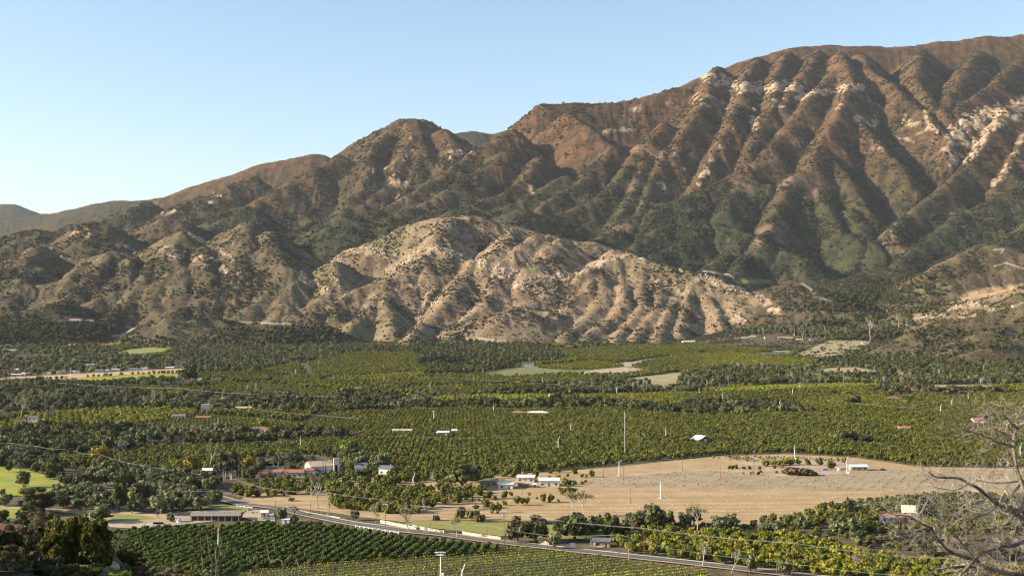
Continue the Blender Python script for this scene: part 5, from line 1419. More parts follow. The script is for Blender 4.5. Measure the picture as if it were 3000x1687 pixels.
belt(c5, ((-40, 780), (200, 775), (380, 790), (500, 862), (800, 850), (1190, 856), (1200, 878), (900, 884), (500, 908), (150, 925), (-40, 925)), 10.5, dict(oak=.78, olive=.14, bare=.08), 'in the dark belt above the mid-valley orchard', 'in the dark centre belt')
belt(c5, ((1200, 858), (1450, 890), (1640, 830), (1760, 822), (1800, 850), (2200, 856), (2400, 880), (2700, 890), (2700, 960), (2300, 930), (2000, 880), (1650, 902), (1500, 900), (1200, 885)), 10.5, dict(oak=.78, olive=.14, gold=.03, bare=.05), 'in the dark belt below the pink villa', 'in the belt below the pink villa')
belt(c5, ((1150, 775), (1600, 735), (1700, 706), (2000, 690), (2300, 705), (2400, 745), (2700, 760), (2700, 782), (1700, 788), (1150, 792)), 10, dict(oak=.5, olive=.3, brush=.12, white=.04, bare=.04), 'in the belt above the yellow grove strips', 'in the belt above the yellow strips')
belt(c5, ((560, 790), (700, 770), (1000, 780), (1150, 792), (900, 800), (560, 825)), 8, dict(brush=.7, bare=.2, shrub=.1), 'beside the yellow strip left of centre', 'beside the yellow strip')
belt(c6, ((-20, 920), (100, 870), (330, 850), (600, 850), (800, 862), (1000, 840), (990, 900), (1400, 905), (1600, 895), (1900, 915), (2700, 890), (2700, 968), (1900, 972), (1500, 972), (1000, 965), (600, 975), (300, 985), (-20, 1025)), 10.5, dict(oak=.62, olive=.26, bare=.05, white=.04, euca=.03), 'in the river belt above the long pale strip', 'in the river belt')
belt(c6, ((1010, 800), (1300, 745), (1500, 690), (1700, 700), (1900, 790), (2300, 800), (2700, 810), (2700, 890), (1900, 905), (1560, 890), (1300, 835), (1020, 840)), 11, dict(oak=.60, shrub=.2, brush=.14, olive=.06), 'on the palm-dotted rise at right', 'on the palm-dotted rise')
belt(c6, ((-20, 1130), (100, 1108), (400, 1112), (700, 1122), (880, 1160), (1010, 1162), (980, 1192), (600, 1196), (200, 1204), (-20, 1200)), 10.5, dict(oak=.84, olive=.16), 'in the dark tree line above the mid-valley orchard', 'in the right dark tree line')
belt(c5, ((-300, 420), (100, 430), (500, 440), (700, 380), (900, 385), (1250, 420), (1400, 400), (1620, 440), (1680, 520), (1500, 545), (1280, 560), (1000, 580), (900, 560), (560, 480), (300, 470), (-300, 480)), 11, dict(oak=.66, olive=.14, conifer=.07, euca=.06, lime=.03, bare=.04), 'in the park woods at the foot of the tan hill', 'in the park woods')
belt(c5, ((1580, 470), (1750, 400), (2100, 400), (2574, 370), (2700, 380), (2700, 405), (2250, 420), (1900, 440)), 11, dict(oak=.6, olive=.2, shrub=.2), 'along the foot of the ribbed tan hill', 'along the tan hill foot')
belt(c5, ((620, 590), (700, 570), (900, 575), (920, 620), (1080, 600), (1120, 570), (1300, 560), (1310, 585), (1080, 620), (900, 635), (640, 635)), 10, dict(oak=1.0), 'in the oak clump below the cypress screen', 'below the cypress screen')
belt(c1, ((-100, 1130), (200, 1080), (500, 1160), (900, 1200), (700, 1290), (300, 1320), (-100, 1330)), 12, dict(oak=.8, shrub=.1, olive=.1), 'on the dark hill under the red roofed villas', 'on the dark hill', hill=True)
belt(c1, ((900, 1290), (1300, 1290), (1700, 1200), (2100, 1180), (2574, 1200), (2574, 1330), (1800, 1330), (1200, 1340)), 12.5, dict(oak=.6, olive=.3, euca=.1), 'at the foot of the terraced knoll', 'at the foot of the terraced knoll', hill=True)
belt(c4, ((-60, 50), (300, 30), (700, 40), (860, 80), (1000, 118), (1380, 120), (1480, 175), (1380, 200), (1000, 222), (600, 240), (80, 268), (-60, 280)), 12.5, dict(bare=.48, oak=.28, lime=.10, olive=.10, cypress=.04), 'in the town among the little white houses', 'in the town', miss=.22)
belt(c4, ((1300, 40), (1700, 30), (2574, 60), (2574, 118), (2100, 190), (1900, 235), (1450, 240), (1400, 190), (1300, 110)), 11.5, dict(oak=.42, olive=.3, bare=.22, euca=.06), 'in the wood right of the town', 'in the wood right of the town')
belt(c4, ((850, 312), (1200, 300), (1500, 310), (1600, 350), (1300, 352), (900, 335)), 10, dict(bare=.45, oak=.4, lime=.1, olive=.05), 'along the lower edge of the green field', 'along the green field edge')
belt(c6, ((380, 560), (700, 520), (1100, 490), (1300, 440), (1700, 430), (1760, 520), (1560, 620), (1400, 640), (1240, 640), (1050, 640), (850, 600), (500, 600)), 11, dict(oak=.55, olive=.16, syc=.16, bare=.08, citrus_dark=.05), 'in the wooded canyon mouth', 'in the canyon mouth', hill=True)
belt(c6, ((880, 330), (1200, 280), (1600, 230), (2000, 250), (1900, 420), (1600, 470), (1250, 430), (950, 420)), 13, dict(oak=.68, shrub=.12, bare=.2), 'on the canyon floor below the great spur', 'on the canyon floor', hill=True)
belt(c6, ((1750, 560), (2100, 560), (2574, 480), (2700, 600), (2574, 780), (2000, 790), (1700, 690)), 15, dict(oak=.4, shrub=.35, brush=.25), 'on the brown right-hand slope', 'on the right-hand slope', hill=True, miss=.3)
belt(c6, ((1500, 1005), (1700, 990), (2000, 1010), (2300, 1010), (2600, 1020), (2600, 1050), (1900, 1040), (1500, 1045)), 12, dict(oak=.5, bare=.2, brush=.3), 'in the hedge line behind the red roofed house', 'in the right hedge line', miss=.3)
belt(c4, ((2574, 1010), (2700, 950), (2900, 930), (2900, 1000), (2700, 1020)), 9, dict(olive=.5, citrus=.5), 'near the gabled house', 'near the gabled house')

belt(c4, ((560, 965), (900, 962), (1300, 1002), (1600, 1040), (1640, 1150), (1500, 1235), (1100, 1220), (1000, 1120), (850, 1060), (700, 1040)), 8.0, dict(oak=.5, olive=.4, bare=.1), 'in the dense copse between the meadow and the mission road', 'in the copse by the mission road', size=(.55, .95))
belt(c7, ((620, 450), (1000, 430), (1400, 470), (1420, 690), (1000, 690), (720, 640)), 7.5, dict(olive=.6, oak=.3, bare=.1), 'in the silvery copse above the farm yard', 'in the silvery copse', size=(.5, .85))
belt(c7, ((1650, 450), (2100, 430), (2567, 480), (2700, 560), (2500, 650), (2000, 680), (1600, 690)), 8, dict(olive=.6, oak=.3, bare=.1), 'in the copse behind the long shingled barn', 'behind the long barn', size=(.5, .85))
belt(c7, ((-200, 20), (300, 20), (700, 130), (700, 250), (300, 150), (-200, 110)), 9.0, dict(bare=.45, oak=.4, olive=.15), 'at the upper rim of the yellow green meadow', 'at the rim of the meadow', size=(.6, 1.0))
belt(c10, ((-700, 860), (-200, 880), (0, 900), (200, 920), (100, 985), (-300, 1000), (-700, 985)), 8.0, dict(oak=.6, brush=.2, olive=.2), 'along the shaded yard behind the drooping oak', 'behind the drooping oak', size=(.5, .9))
belt(c13, ((1060, 390), (1400, 380), (1750, 385), (1790, 470), (1560, 500), (1260, 500), (1060, 470)), 7.5, dict(bare=.4, olive=.25, brush=.2, oak=.15), 'in the gardens behind the mission roofs', 'in the mission gardens', size=(.45, .8))
belt(c13, ((2050, 330), (2400, 360), (2560, 420), (2560, 480), (2330, 470), (2050, 420)), 8, dict(oak=.5, olive=.5), 'behind the grey roofed house', 'behind the grey roofed house', size=(.5, .8))
# groves between the traced blocks: rows wherever nothing else grows
def fill_gaps():
    taken = np.concatenate([np.array([(q[0], q[1]) for q in l]) for l in POOL.values()])
    bs = 12.0; X0, Y0 = -2200.0, 1200.0; nx, ny = 375, 200
    H = np.zeros((nx, ny), bool)
    i = ((taken[:, 0] - X0) / bs).astype(int); j = ((taken[:, 1] - Y0) / bs).astype(int)
    ok = (i >= 0) & (i < nx) & (j >= 0) & (j < ny); H[i[ok], j[ok]] = True
    H |= np.roll(H, 1, 0) | np.roll(H, -1, 0) | np.roll(H, 1, 1) | np.roll(H, -1, 1)
    X, Y = np.meshgrid(np.arange(X0 + 30, X0 + nx * bs - 30, 7.0), np.arange(Y0 + 60, 3350, 7.4)); P = np.stack([X.ravel(), Y.ravel()], 1)
    P += NP.normal(size=P.shape) * .7
    px = 1500 + P[:, 0] / P[:, 1] * F; P = P[(px > -100) & (px < 3100)]
    i = ((P[:, 0] - X0) / bs).astype(int); j = ((P[:, 1] - Y0) / bs).astype(int); P = P[~H[i, j]]
    ok = hills_np(P[:, 0], P[:, 1]) < ground_z(P[:, 0], P[:, 1]) + 4
    for sh in SHEETS: ok &= ~inside([tuple(p) for p in sh], P[:, 0], P[:, 1])
    P = P[ok]; P = P[clear_of(P, 2.0)]
    n = vnoise(P[:, 0] / 160, P[:, 1] / 90, 23)
    for key, m, lb, g in (('citrus', (n < .62), 'citrus tree in the far groves between the wooded belts', 'citrus trees between the belts'), ('olive', n > .84, 'grey green olive tree scattered between the far groves', 'olive trees between the groves'), ('citrus_yellow', (n >= .62) & (n <= .84), 'yellow green citrus tree in the far groves between the belts', 'yellow citrus trees between the belts')):
        Q = P[m]
        if key == 'olive': Q = Q[NP.random(len(Q)) < .45]
        s = NP.uniform(.55, .85, len(Q)) if key == 'olive' else NP.uniform(1.05, 1.35, len(Q)); put(key, Q, s, s * NP.uniform(.85, 1.1, len(Q)), lb, g)
fill_gaps()
# ------------------------------------------------------------------ plants placed one by one
SOLO = []
def T(key, cr, x, yb, w, h, label, group=None, near=300, split=None):
    p = at(cr((x, yb)), near); mp = m_per_px(p)
    s = crop_scale(cr)
    SOLO.append((key, p, w / s * mp / KINDS[key]['w'], h / s * mp / KINDS[key]['h'], label, group, split))
def crop_scale(cr): return 1.0 / (cr((1, 0))[0] - cr((0, 0))[0])
# scattered citrus on the bare earth
_sc = ((1390, 620, 75, 80), (1490, 612, 80, 80), (1600, 625, 80, 80), (1715, 640, 90, 110), (1650, 528, 120, 105), (1745, 545, 100, 110), (1965, 565, 70, 75), (1885, 575, 55, 50), (2145, 588, 78, 75), (2220, 620, 45, 45), (2265, 615, 35, 35), (2325, 615, 75, 90), (2065, 615, 40, 40), (1870, 622, 36, 30), (1965, 636, 60, 45), (2035, 712, 80, 100), (2090, 690, 60, 55), (2140, 690, 60, 50), (2220, 690, 50, 40), (2258, 672, 40, 36), (2010, 805, 110, 85), (2110, 806, 110, 95), (1110, 815, 100, 90), (1210, 850, 120, 100), (1285, 868, 60, 65), (1390, 840, 80, 90), (1455, 815, 55, 48), (1190, 950, 120, 110), (1262, 1000, 80, 118), (1325, 1000, 80, 118), (1390, 920, 65, 60), (1080, 965, 90, 62), (1520, 915, 85, 105), (1580, 918, 60, 95), (1625, 915, 70, 95), (1805, 888, 75, 100), (1885, 885, 85, 98), (1966, 880, 32, 36), (1655, 815, 45, 40), (1735, 850, 30, 32), (1040, 880, 30, 70), (1115, 873, 36, 36), (1000, 780, 95, 105), (130, 1000, 110, 130), (240, 1003, 100, 120), (455, 1003, 100, 90))
for i, q in enumerate(_sc):
    T('citrus', c15, *q, 'citrus tree standing alone or clumped on bare earth near the white sheds', 'stray citrus trees on the bare earth')
_sm = ((380, 460, 160, 130), (540, 495, 150, 130), (710, 430, 120, 115), (840, 482, 110, 100), (1010, 392, 150, 125), (1100, 462, 130, 85), (850, 372, 60, 60), (660, 482, 50, 42), (478, 475, 55, 38), (960, 477, 40, 30), (1600, 602, 110, 110), (1680, 602, 80, 95), (1725, 645, 170, 110), (1870, 655, 130, 120), (1960, 552, 90, 130), (1890, 535, 110, 125), (2060, 672, 110, 105), (2240, 692, 130, 125), (2360, 692, 135, 135), (2110, 512, 55, 45), (2420, 562, 140, 140), (2290, 525, 140, 125))
for q in _sm:
    T('citrus', c8, *q, 'citrus tree on the bare ground between the mission and the road', 'stray citrus trees below the mission')
for q in ((1745, 375, 80, 72), (1820, 378, 80, 72), (1880, 366, 70, 60), (1935, 362, 80, 68), (2000, 360, 90, 66), (2060, 358, 70, 55), (1912, 388, 45, 58), (2145, 362, 70, 62), (2258, 362, 85, 75), (2370, 400, 100, 76), (2490, 350, 60, 60)):
    T('citrus', c16, *q, 'citrus tree in the dirt yard at the top of the tilled field', 'citrus trees of the dirt yard')
for q in ((1405, 398, 36, 34), (1437, 396, 40, 36), (1470, 392, 40, 36), (1543, 400, 38, 30), (1600, 398, 38, 34), (1690, 400, 42, 32), (1678, 452, 42, 36), (1706, 432, 30, 24), (1540, 445, 20, 16), (1608, 446, 22, 26), (1633, 440, 20, 24), (1853, 436, 32, 24), (1917, 440, 42, 34), (1832, 395, 42, 44)):
    T('shrub', c16, *q, 'small round shrub on the bare yard beside the brush heap', 'small shrubs of the dirt yard')
# trees one can name
T('oak', c9, 640, 385, 440, 290, 'huge dark oak spreading left of the white roofed sheds', split=1)
T('lime', c9, 800, 335, 150, 215, 'bright green tree right behind the huge oak', split=1)
T('lime', c9, 610, 130, 110, 95, 'lime green treetop behind the huge oak')
T('olive', c9, 400, 345, 110, 80, 'small silvery tree left of the huge oak')
T('oak', c9, 1310, 1045, 290, 290, 'left one of the two dark oaks beside the meadow', split=1)
T('oak', c9, 1530, 1035, 330, 300, 'right one of the two dark oaks beside the meadow', split=1)
T('brush', c9, 1290, 800, 150, 80, 'brown shrub behind the two dark oaks')
T('brush', c9, 1570, 810, 260, 100, 'wide brown thicket behind the two dark oaks')
T('oak', c9, 2000, 1005, 480, 340, 'broadest dark oak, drooping over the roadside wall', split=1)
T('oak', c9, 2450, 1015, 270, 330, 'dark oak right of the broadest oak', split=1)
T('oak', c9, 2290, 900, 160, 190, 'dark oak rising between the two roadside oaks')
T('olive', c9, 1760, 1128, 175, 220, 'small rounded roadside tree with a pale trunk', split=1)
T('olive', c9, 2490, 1040, 150, 120, 'grey green bush right of the mural shed')
T('syc', c9, 570, 995, 210, 250, 'leaning pale sycamore in front of the meadow wall', split=1)
T('bare', c9, 1155, 1080, 130, 290, 'slim leafless tree at the end of the meadow wall', split=1)
T('syc', c9, 1960, 745, 260, 310, 'left of the twin pale sycamores above the broad oak', split=1)
T('syc', c9, 2110, 740, 240, 320, 'right of the twin pale sycamores above the broad oak', split=1)
T('syc', c9, 10, 930, 180, 300, 'pale sycamore at the left end of the meadow', split=1)
T('brush', c9, 860, 795, 150, 100, 'rusty brown bush at the meadow edge')
T('sage', c9, 730, 770, 100, 130, 'tall grey shrub at the back of the meadow')
T('sage', c9, 820, 770, 100, 130, 'second tall grey shrub at the back of the meadow')
T('brush', c9, 325, 775, 110, 70, 'dark brown bush left of the meadow shrubs')
T('brush', c9, 620, 745, 150, 150, 'leafy brown clump above the meadow')
T('white', c9, 185, 660, 90, 130, 'tiny dead tree in the open grove')
T('white', c9, 2200, 1090, 120, 130, 'bare pinkish tree behind the mural shed')
T('oak', c10, 500, 895, 300, 310, 'rounded olive brown tree standing before the tilled field', split=1)
T('oak', c10, 365, 860, 110, 140, 'lower dark tree leaning on the rounded one')
T('syc', c10, 1010, 915, 230, 330, 'tall pale poplar standing before the tilled field', split=1)
T('brush', c10, 265, 880, 140, 110, 'tawny bush left of the rounded tree')
T('brush', c10, 785, 890, 160, 100, 'tawny bush between the rounded tree and the poplar')
T('citrus', c10, 1480, 835, 110, 95, 'green orange tree topping the field-edge thicket')
T('citrus', c10, 1690, 860, 110, 110, 'left orange tree at the field corner')
T('citrus', c10, 1810, 850, 125, 160, 'tallest orange tree at the field corner')
T('citrus', c10, 1885, 870, 90, 100, 'right orange tree at the field corner')
T('white', c10, 1880, 965, 170, 150, 'crooked dead tree among the brush')
T('white', c10, 175, 1245, 120, 245, 'white bare roadside sycamore nearest the pavement', split=1)
T('syc', c10, 1075, 1335, 200, 290, 'straw coloured sycamore over the right stretch of road', split=1)
T('white', c10, 1425, 1410, 150, 260, 'greyish bare tree beside the right stretch of road', split=1)
T('olive', c10, 1645, 1415, 190, 230, 'left one of two dark rounded street trees at lower right', split=1)
T('olive', c10, 2060, 1455, 175, 190, 'right one of two dark rounded street trees at lower right', split=1)
T('white', c11, 610, 1449, 220, 240, 'pale thin tree rising at the lower edge of the grove', split=1)
T('gold', c11, 815, 1330, 110, 90, 'golden tree glowing in the right grove')
T('oak', c11, 455, 730, 120, 230, 'tall narrow dark tree at the corner of the scrub slope', split=1)
T('oak', c11, 560, 720, 110, 130, 'lower dark tree beside the tall narrow one')
T('conifer', c11, 1370, 740, 330, 300, 'wide dark cedar above the cream pavilion', split=1)
for q in ((1300, 1180, 220, 170), (1500, 1250, 260, 180), (2150, 1250, 420, 190), (2430, 1230, 300, 160)):
    T('oak', c11, *q, 'dark tree behind the dead branches at lower right', 'dark trees behind the dead branches')
T('brush', c16, 2010, 455, 190, 80, 'big tawny brush heap on the yard, left half')
T('brush', c16, 2160, 458, 190, 70, 'big dark brush heap on the yard, right half')
T('oak', c12, 380, 835, 330, 180, 'long dark oak mound in the mid-valley orchard, left part')
T('oak', c12, 610, 838, 300, 130, 'long dark oak mound in the mid-valley orchard, right part')
T('oak', c12, 610, 660, 130, 90, 'dark oak tip above the long mound')
T('bare', c12, 730, 640, 130, 70, 'grey bare crown above the long mound')
T('oak', c12, 440, 360, 170, 90, 'dark oak left of the red roofed house')
T('oak', c12, 545, 358, 120, 120, 'taller dark oak left of the red roofed house')
T('oak', c12, 1190, 310, 100, 70, 'dark oak right of the red roofed house')
T('oak', c12, 1740, 250, 280, 130, 'broad grey oak right of the short rows')
T('oak', c12, 1050, 210, 200, 90, 'broad dark oak in front of the far meadow')
T('bare', c16, 1573, 148, 80, 75, 'pale bare tree right of the plank barn')
T('oak', c16, 1290, 60, 150, 55, 'dark oaks crowding behind the plank barn')
# mission grounds
T('gold', c13, 265, 560, 220, 230, 'golden tree left of the mission', split=1)
T('gold', c13, 60, 520, 130, 130, 'dull golden tree beside the transformer pole')
T('syc', c13, 470, 520, 180, 310, 'pale leafy poplar behind the white cube building', split=1)
T('bare', c13, 480, 520, 130, 90, 'purplish bare tree behind the white cube building')
T('olive', c13, 545, 590, 90, 130, 'silvery tree touching the white cube building')
T('euca', c13, 650, 650, 180, 340, 'left eucalyptus with white trunks beside the mission', split=1)
T('euca', c13, 740, 640, 200, 350, 'right eucalyptus with white trunks beside the mission', split=1)
T('cypress', c13, 803, 610, 34, 270, 'left one of two pencil cypresses beside the mission', split=1)
T('cypress', c13, 838, 618, 32, 230, 'right one of two pencil cypresses beside the mission', split=1)
T('gold', c13, 940, 500, 200, 150, 'yellow tree behind the mission')
T('citrus', c13, 900, 540, 120, 110, 'lower green tree in front of the yellow tree')
T('oak', c13, 1070, 565, 180, 130, 'rounded bright rimmed dark tree behind the mission annex')
T('oak', c13, 960, 660, 210, 160, 'low dark spreading tree in front of the mission annex', split=1)
T('conifer', c13, 1200, 650, 105, 180, 'grey green conifer in front of the mission', split=1)
T('conifer', c13, 1530, 460, 230, 270, 'layered tall pine behind the mission', split=1)
T('syc', c13, 1300, 455, 110, 170, 'pale leafless poplar left of the layered pine')
T('bare', c13, 1690, 470, 110, 150, 'pale leafless tree right of the layered pine')
T('bare', c13, 1130, 430, 150, 100, 'purplish bare tree behind the mission roofs')
T('brush', c13, 1230, 465, 220, 60, 'straw coloured flowering hedge behind the mission')
T('sage', c13, 1510, 510, 180, 70, 'grey green hedge between mission and church')
T('brush', c13, 1440, 500, 110, 45, 'tawny shrub between mission and church')
for i, q in enumerate(((1808, 545, 60, 250), (1848, 570, 66, 310), (1880, 560, 60, 290), (1905, 545, 60, 280), (1935, 540, 60, 310), (1962, 548, 60, 250), (1995, 545, 66, 220))):
    T('palm', c13, *q, 'tall fan palm in the cluster before the church', 'palms before the church', split=1)
T('palm', c13, 1775, 600, 90, 90, 'short bushy palm in front of the church hall')
T('lime', c13, 2180, 330, 235, 180, 'lime green willow above the church', split=1)
T('oak', c13, 2160, 380, 200, 100, 'dark tree below the lime green willow')
T('lime', c13, 2200, 520, 200, 110, 'fresh green spreading tree beside the grey roofed house')
T('olive', c13, 2440, 545, 180, 125, 'silvery spreading tree between the two white houses')
T('sage', c13, 2080, 560, 80, 90, 'pale green shrub right of the church tower')
T('bare', c8, 2530, 240, 120, 90, 'grey leafless crown above the white wind machine mast')
T('syc', c13, 1690, 990, 200, 420, 'tallest straw coloured sycamore beside the road', split=1)
T('syc', c13, 1790, 1000, 200, 400, 'bushier straw coloured sycamore beside the road', split=1)
T('bare', c13, 1490, 1075, 300, 170, 'twisted grey leafless tree beside the road bend', split=1)
T('bare', c13, 1190, 1090, 160, 110, 'low grey leafless tree in front of the white outbuilding', split=1)
T('white', c13, 1900, 1120, 120, 230, 'thin white sycamore at the roadside', split=1)
T('oak', c13, 1350, 1165, 160, 180, 'dark oak beside the road at the top of the orchard', split=1)
T('oak', c13, 1500, 1170, 120, 90, 'low dark bush under the grey leafless tree')
T('syc', c13, 1010, 1100, 110, 70, 'low straw bush on the dirt apron')
T('syc', c8, 2080, 900, 190, 330, 'pale bare sycamore rising from the orchard edge at left of the wall', split=1)
T('syc', c8, 2475, 930, 230, 330, 'pale bare sycamore rising from the orchard edge further right', split=1)
T('oak', c8, 1820, 775, 120, 130, 'rounded green tree across the road')
T('sage', c8, 1050, 540, 80, 45, 'green shrub on the furrowed earth')
# left meadow trees
_left = (('oak', 108, 192, 100, 120), ('bare', 250, 165, 190, 130), ('oak', 430, 200, 130, 110), ('oak', 285, 380, 190, 200), ('oak', 610, 278, 150, 115), ('oak', 745, 262, 110, 90), ('oak', 820, 385, 230, 190), ('oak', 1000, 385, 260, 210), ('oak', 1050, 360, 170, 160), ('olive', 1190, 365, 150, 175), ('oak', 1285, 345, 150, 155), ('oak', 1465, 400, 300, 235), ('oak', 1700, 375, 230, 160), ('olive', 1900, 365, 250, 160), ('oak', 2120, 420, 240, 170), ('oak', 2330, 420, 240, 160), ('olive', 1960, 700, 360, 265), ('olive', 1830, 540, 200, 160), ('oak', 2050, 560, 260, 170), ('oak', 2250, 560, 250, 170), ('olive', 2440, 650, 260, 175), ('oak', 1600, 692, 150, 175), ('oak', 1700, 565, 250, 250), ('oak', 1440, 665, 230, 330), ('olive', 1190, 640, 260, 215), ('olive', 955, 645, 240, 135), ('olive', 1180, 795, 400, 200), ('oak', 770, 630, 170, 170), ('olive', 1110, 510, 150, 105), ('bare', 1920, 755, 140, 170), ('bare', 2200, 640, 130, 200), ('bare', 2170, 720, 170, 90), ('sage', 2070, 795, 110, 120), ('sage', 60, 600, 190, 160), ('oak', 30, 480, 90, 90), ('olive', 600, 570, 200, 90), ('olive', 2540, 420, 150, 150))
_n = {}
for q in _left:
    _n[q[0]] = _n.get(q[0], 0) + 1
    lb = {'oak': 'dark rounded oak dotted about the yellow green meadow', 'olive': 'silvery olive tree in the copse below the yellow green meadow', 'bare': 'leafless twiggy tree beside the yellow green meadow', 'sage': 'pale rounded shrub by the farm yard'}[q[0]]
    T(q[0], c7, *q[1:], lb, {'oak': 'oaks of the left meadow', 'olive': 'olives of the left meadow', 'bare': 'bare trees of the left meadow', 'sage': 'pale shrubs of the left meadow'}[q[0]], split=1)
T('gold', c4, 760, 935, 200, 150, 'large tawny yellow bush tree at the left power line', split=1)
T('palm', c4, 620, 960, 120, 100, 'shaggy pale palm beside the tawny tree')
T('lime', c4, 680, 745, 150, 70, 'grey green willow in the left belt')
T('lime', c4, 1975, 650, 90, 75, 'bright green tree beside the orange villa')
T('bare', c4, 370, 610, 180, 140, 'large bare oak right of the white farmhouse')
T('bare', c4, 40, 620, 190, 140, 'large bare oak left of the white farmhouse')
T('syc', c4, 150, 600, 120, 180, 'tall pale thin tree behind the white farmhouse')
T('bare', c4, 930, 845, 150, 150, 'tall bare tree in the dark belt right of the tawny tree')
T('bare', c4, 1680, 555, 110, 95, 'purplish rounded bare tree left of centre')
T('euca', c4, 1990, 500, 210, 120, 'broad grey green tree under the lattice tower')
T('oak', c4, 1430, 300, 130, 130, 'tall dark tree at the right end of the orange strip')
T('bare', c4, 1990, 310, 150, 80, 'grey bare thicket right of the upper left grove, left part')
T('bare', c4, 2090, 312, 120, 75, 'grey bare thicket right of the upper left grove, right part')
T('bare', c4, 1250, 350, 160, 70, 'brown bare tree under the pale wires')
for i, q in enumerate(((900, 305, 22, 30), (925, 310, 22, 26), (1048, 300, 22, 34), (1060, 300, 22, 34))):
    T('palm', c4, *q, 'small dark palm standing before the green field', 'palms before the green field')
# cypress screen
for i in range(22):
    x = 592 + i * 14.2 + rnd.uniform(-2, 2)
    T('cypress', c5, x, 568 - i * .2, 15, rnd.uniform(72, 96), 'slender dark cypress in the tall screen below the tan hill', 'cypresses of the tall screen')
T('conifer', c5, 695, 440, 75, 130, 'tallest conifer of the park woods')
T('cypress', c5, 622, 440, 12, 70, 'lone cypress left of the tallest conifer')
T('palm', c5, 2028, 680, 22, 72, 'single palm below the bare field')
T('palm', c5, 410, 545, 30, 70, 'rust headed palm left of the cypress screen')
T('palm', c5, 1147, 900, 16, 60, 'palm beside a white wind machine')
T('white', c5, 1885, 745, 90, 70, 'bleached dead tree above the yellow strip')
T('gold', c5, 1640, 890, 80, 50, 'golden tree below the pink villa')
T('gold', c5, 1475, 1015, 50, 36, 'golden tree in the mid-valley orchard')
T('lime', c5, 1410, 470, 40, 45, 'lime green tree in the park woods')
T('gold', c5, 425, 775, 40, 34, 'small golden tree left of centre')
T('lime', c5, 60, 1235, 150, 110, 'round lime green tree at the left of the mid-valley orchard')
T('bare', c5, 90, 1120, 200, 80, 'wide grey bare tree above the lime green tree')
_pl = ((1022, 830, 52), (1058, 836, 60), (1118, 820, 50), (1185, 810, 56), (1232, 812, 50), (1385, 800, 66), (1412, 790, 50), (1448, 745, 60), (1475, 790, 56), (1500, 770, 50), (1527, 810, 50), (1560, 730, 52), (1610, 770, 50), (1652, 740, 70), (1690, 780, 46), (1722, 740, 56), (1800, 850, 56), (1836, 830, 44), (1942, 850, 50), (1380, 850, 50), (1300, 800, 44), (2165, 915, 95), (2140, 880, 60), (1782, 905, 50), (1435, 800, 44), (1550, 800, 44))
for x, yb, h in _pl: T('palm', c6, x, yb, 17, h, 'slim fan palm on the scrubby rise at right', 'palms on the scrubby rise')
T('palm', c12, 1212, 830, 50, 215, 'leaning tall palm right of the orange roofed long house')
T('palm', c12, 1905, 835, 50, 130, 'shaggy palm behind the dead branches')
T('palm', c12, 1345, 290, 36, 205, 'tall thin palm behind the red roofed house')
T('syc', c6, 1415, 640, 90, 190, 'tall pale poplar in the canyon mouth', near=2400)
T('syc', c6, 1630, 540, 110, 110, 'pale rounded poplar in the canyon mouth', near=2400)
T('syc', c6, 910, 640, 60, 80, 'pale poplar above the upper grove houses', near=2400)
T('euca', c6, 840, 600, 60, 80, 'brownish tall tree above the upper grove houses', near=2400)

# ---- make objects: the largest of each kind singly, the rest as one mass
def view_px(x, y, z):
    dep = y * _cp + (z - CAM_Z) * _sp
    return 1500 + x / dep * F, 843.5 - (-y * _sp + (z - CAM_Z) * _cp) / dep * F
_split_cache = {}
def split_parts(key, i):
    """crown and trunk of one form as two meshes"""
    if (key, i) in _split_cache: return _split_cache[(key, i)]
    me = KINDS[key]['meshes'][i]
    n = len(me.polygons); mi = np.zeros(n, np.int32); me.polygons.foreach_get('material_index', mi)
    lv = np.zeros(n * 4, np.int32); me.loops.foreach_get('vertex_index', lv); f = lv.reshape(-1, 4)
    v = np.zeros(len(me.vertices) * 3, np.float32); me.vertices.foreach_get('co', v); v = v.reshape(-1, 3)
    out = []
    for k, nm in ((0, 'crown'), (1, 'trunk')):
        ff = f[mi == k]
        if not len(ff): out.append(None); continue
        u, inv = np.unique(ff, return_inverse=True)
        out.append(mesh_np(nm, v[u], inv.reshape(-1, 4), (me.materials[k],)))
    _split_cache[(key, i)] = out
    return out
ZONE = {}
def zone_label(label, px):
    if len(label.split()) > 12: return label
    return label + (', left part' if px < 1000 else ', middle part' if px < 2000 else ', right part')
def near_zone(label, px, cuts, names):
    return label.split(' in the ')[0] + ' ' + names[sum(px > c for c in cuts)]
counts = {}
for key, p, sx, sz, label, group, split in SOLO:
    i = rnd.randrange(len(KINDS[key]['meshes'])); noun = KINDS[key]['noun']
    counts[noun] = counts.get(noun, 0) + 1
    rz = rnd.uniform(0, 6.28)
    if split:
        o = empty(noun, p, rz); o.scale = (sx, sx, sz)
        for me, nm in zip(split_parts(key, i), ('crown', 'trunk')):
            if me: link(bpy.data.objects.new(nm, me), o)
    else:
        o = link(bpy.data.objects.new(noun, KINDS[key]['meshes'][i])); o.location = p; o.rotation_euler = (0, 0, rz); o.scale = (sx, sx, sz)
    tag(o, label, noun.replace('_', ' '), group)
LIMIT = 285
MASS = dict(citrus_dark='dark_orchard', citrus='citrus_groves', citrus_yellow='yellow_groves', citrus_lime='lime_groves', oak='oak_woodland', olive='olive_woodland', bare='leafless_woodland', syc='sycamore_woodland', brush='brown_brush', sage='sage_scrub', shrub='green_shrubbery')
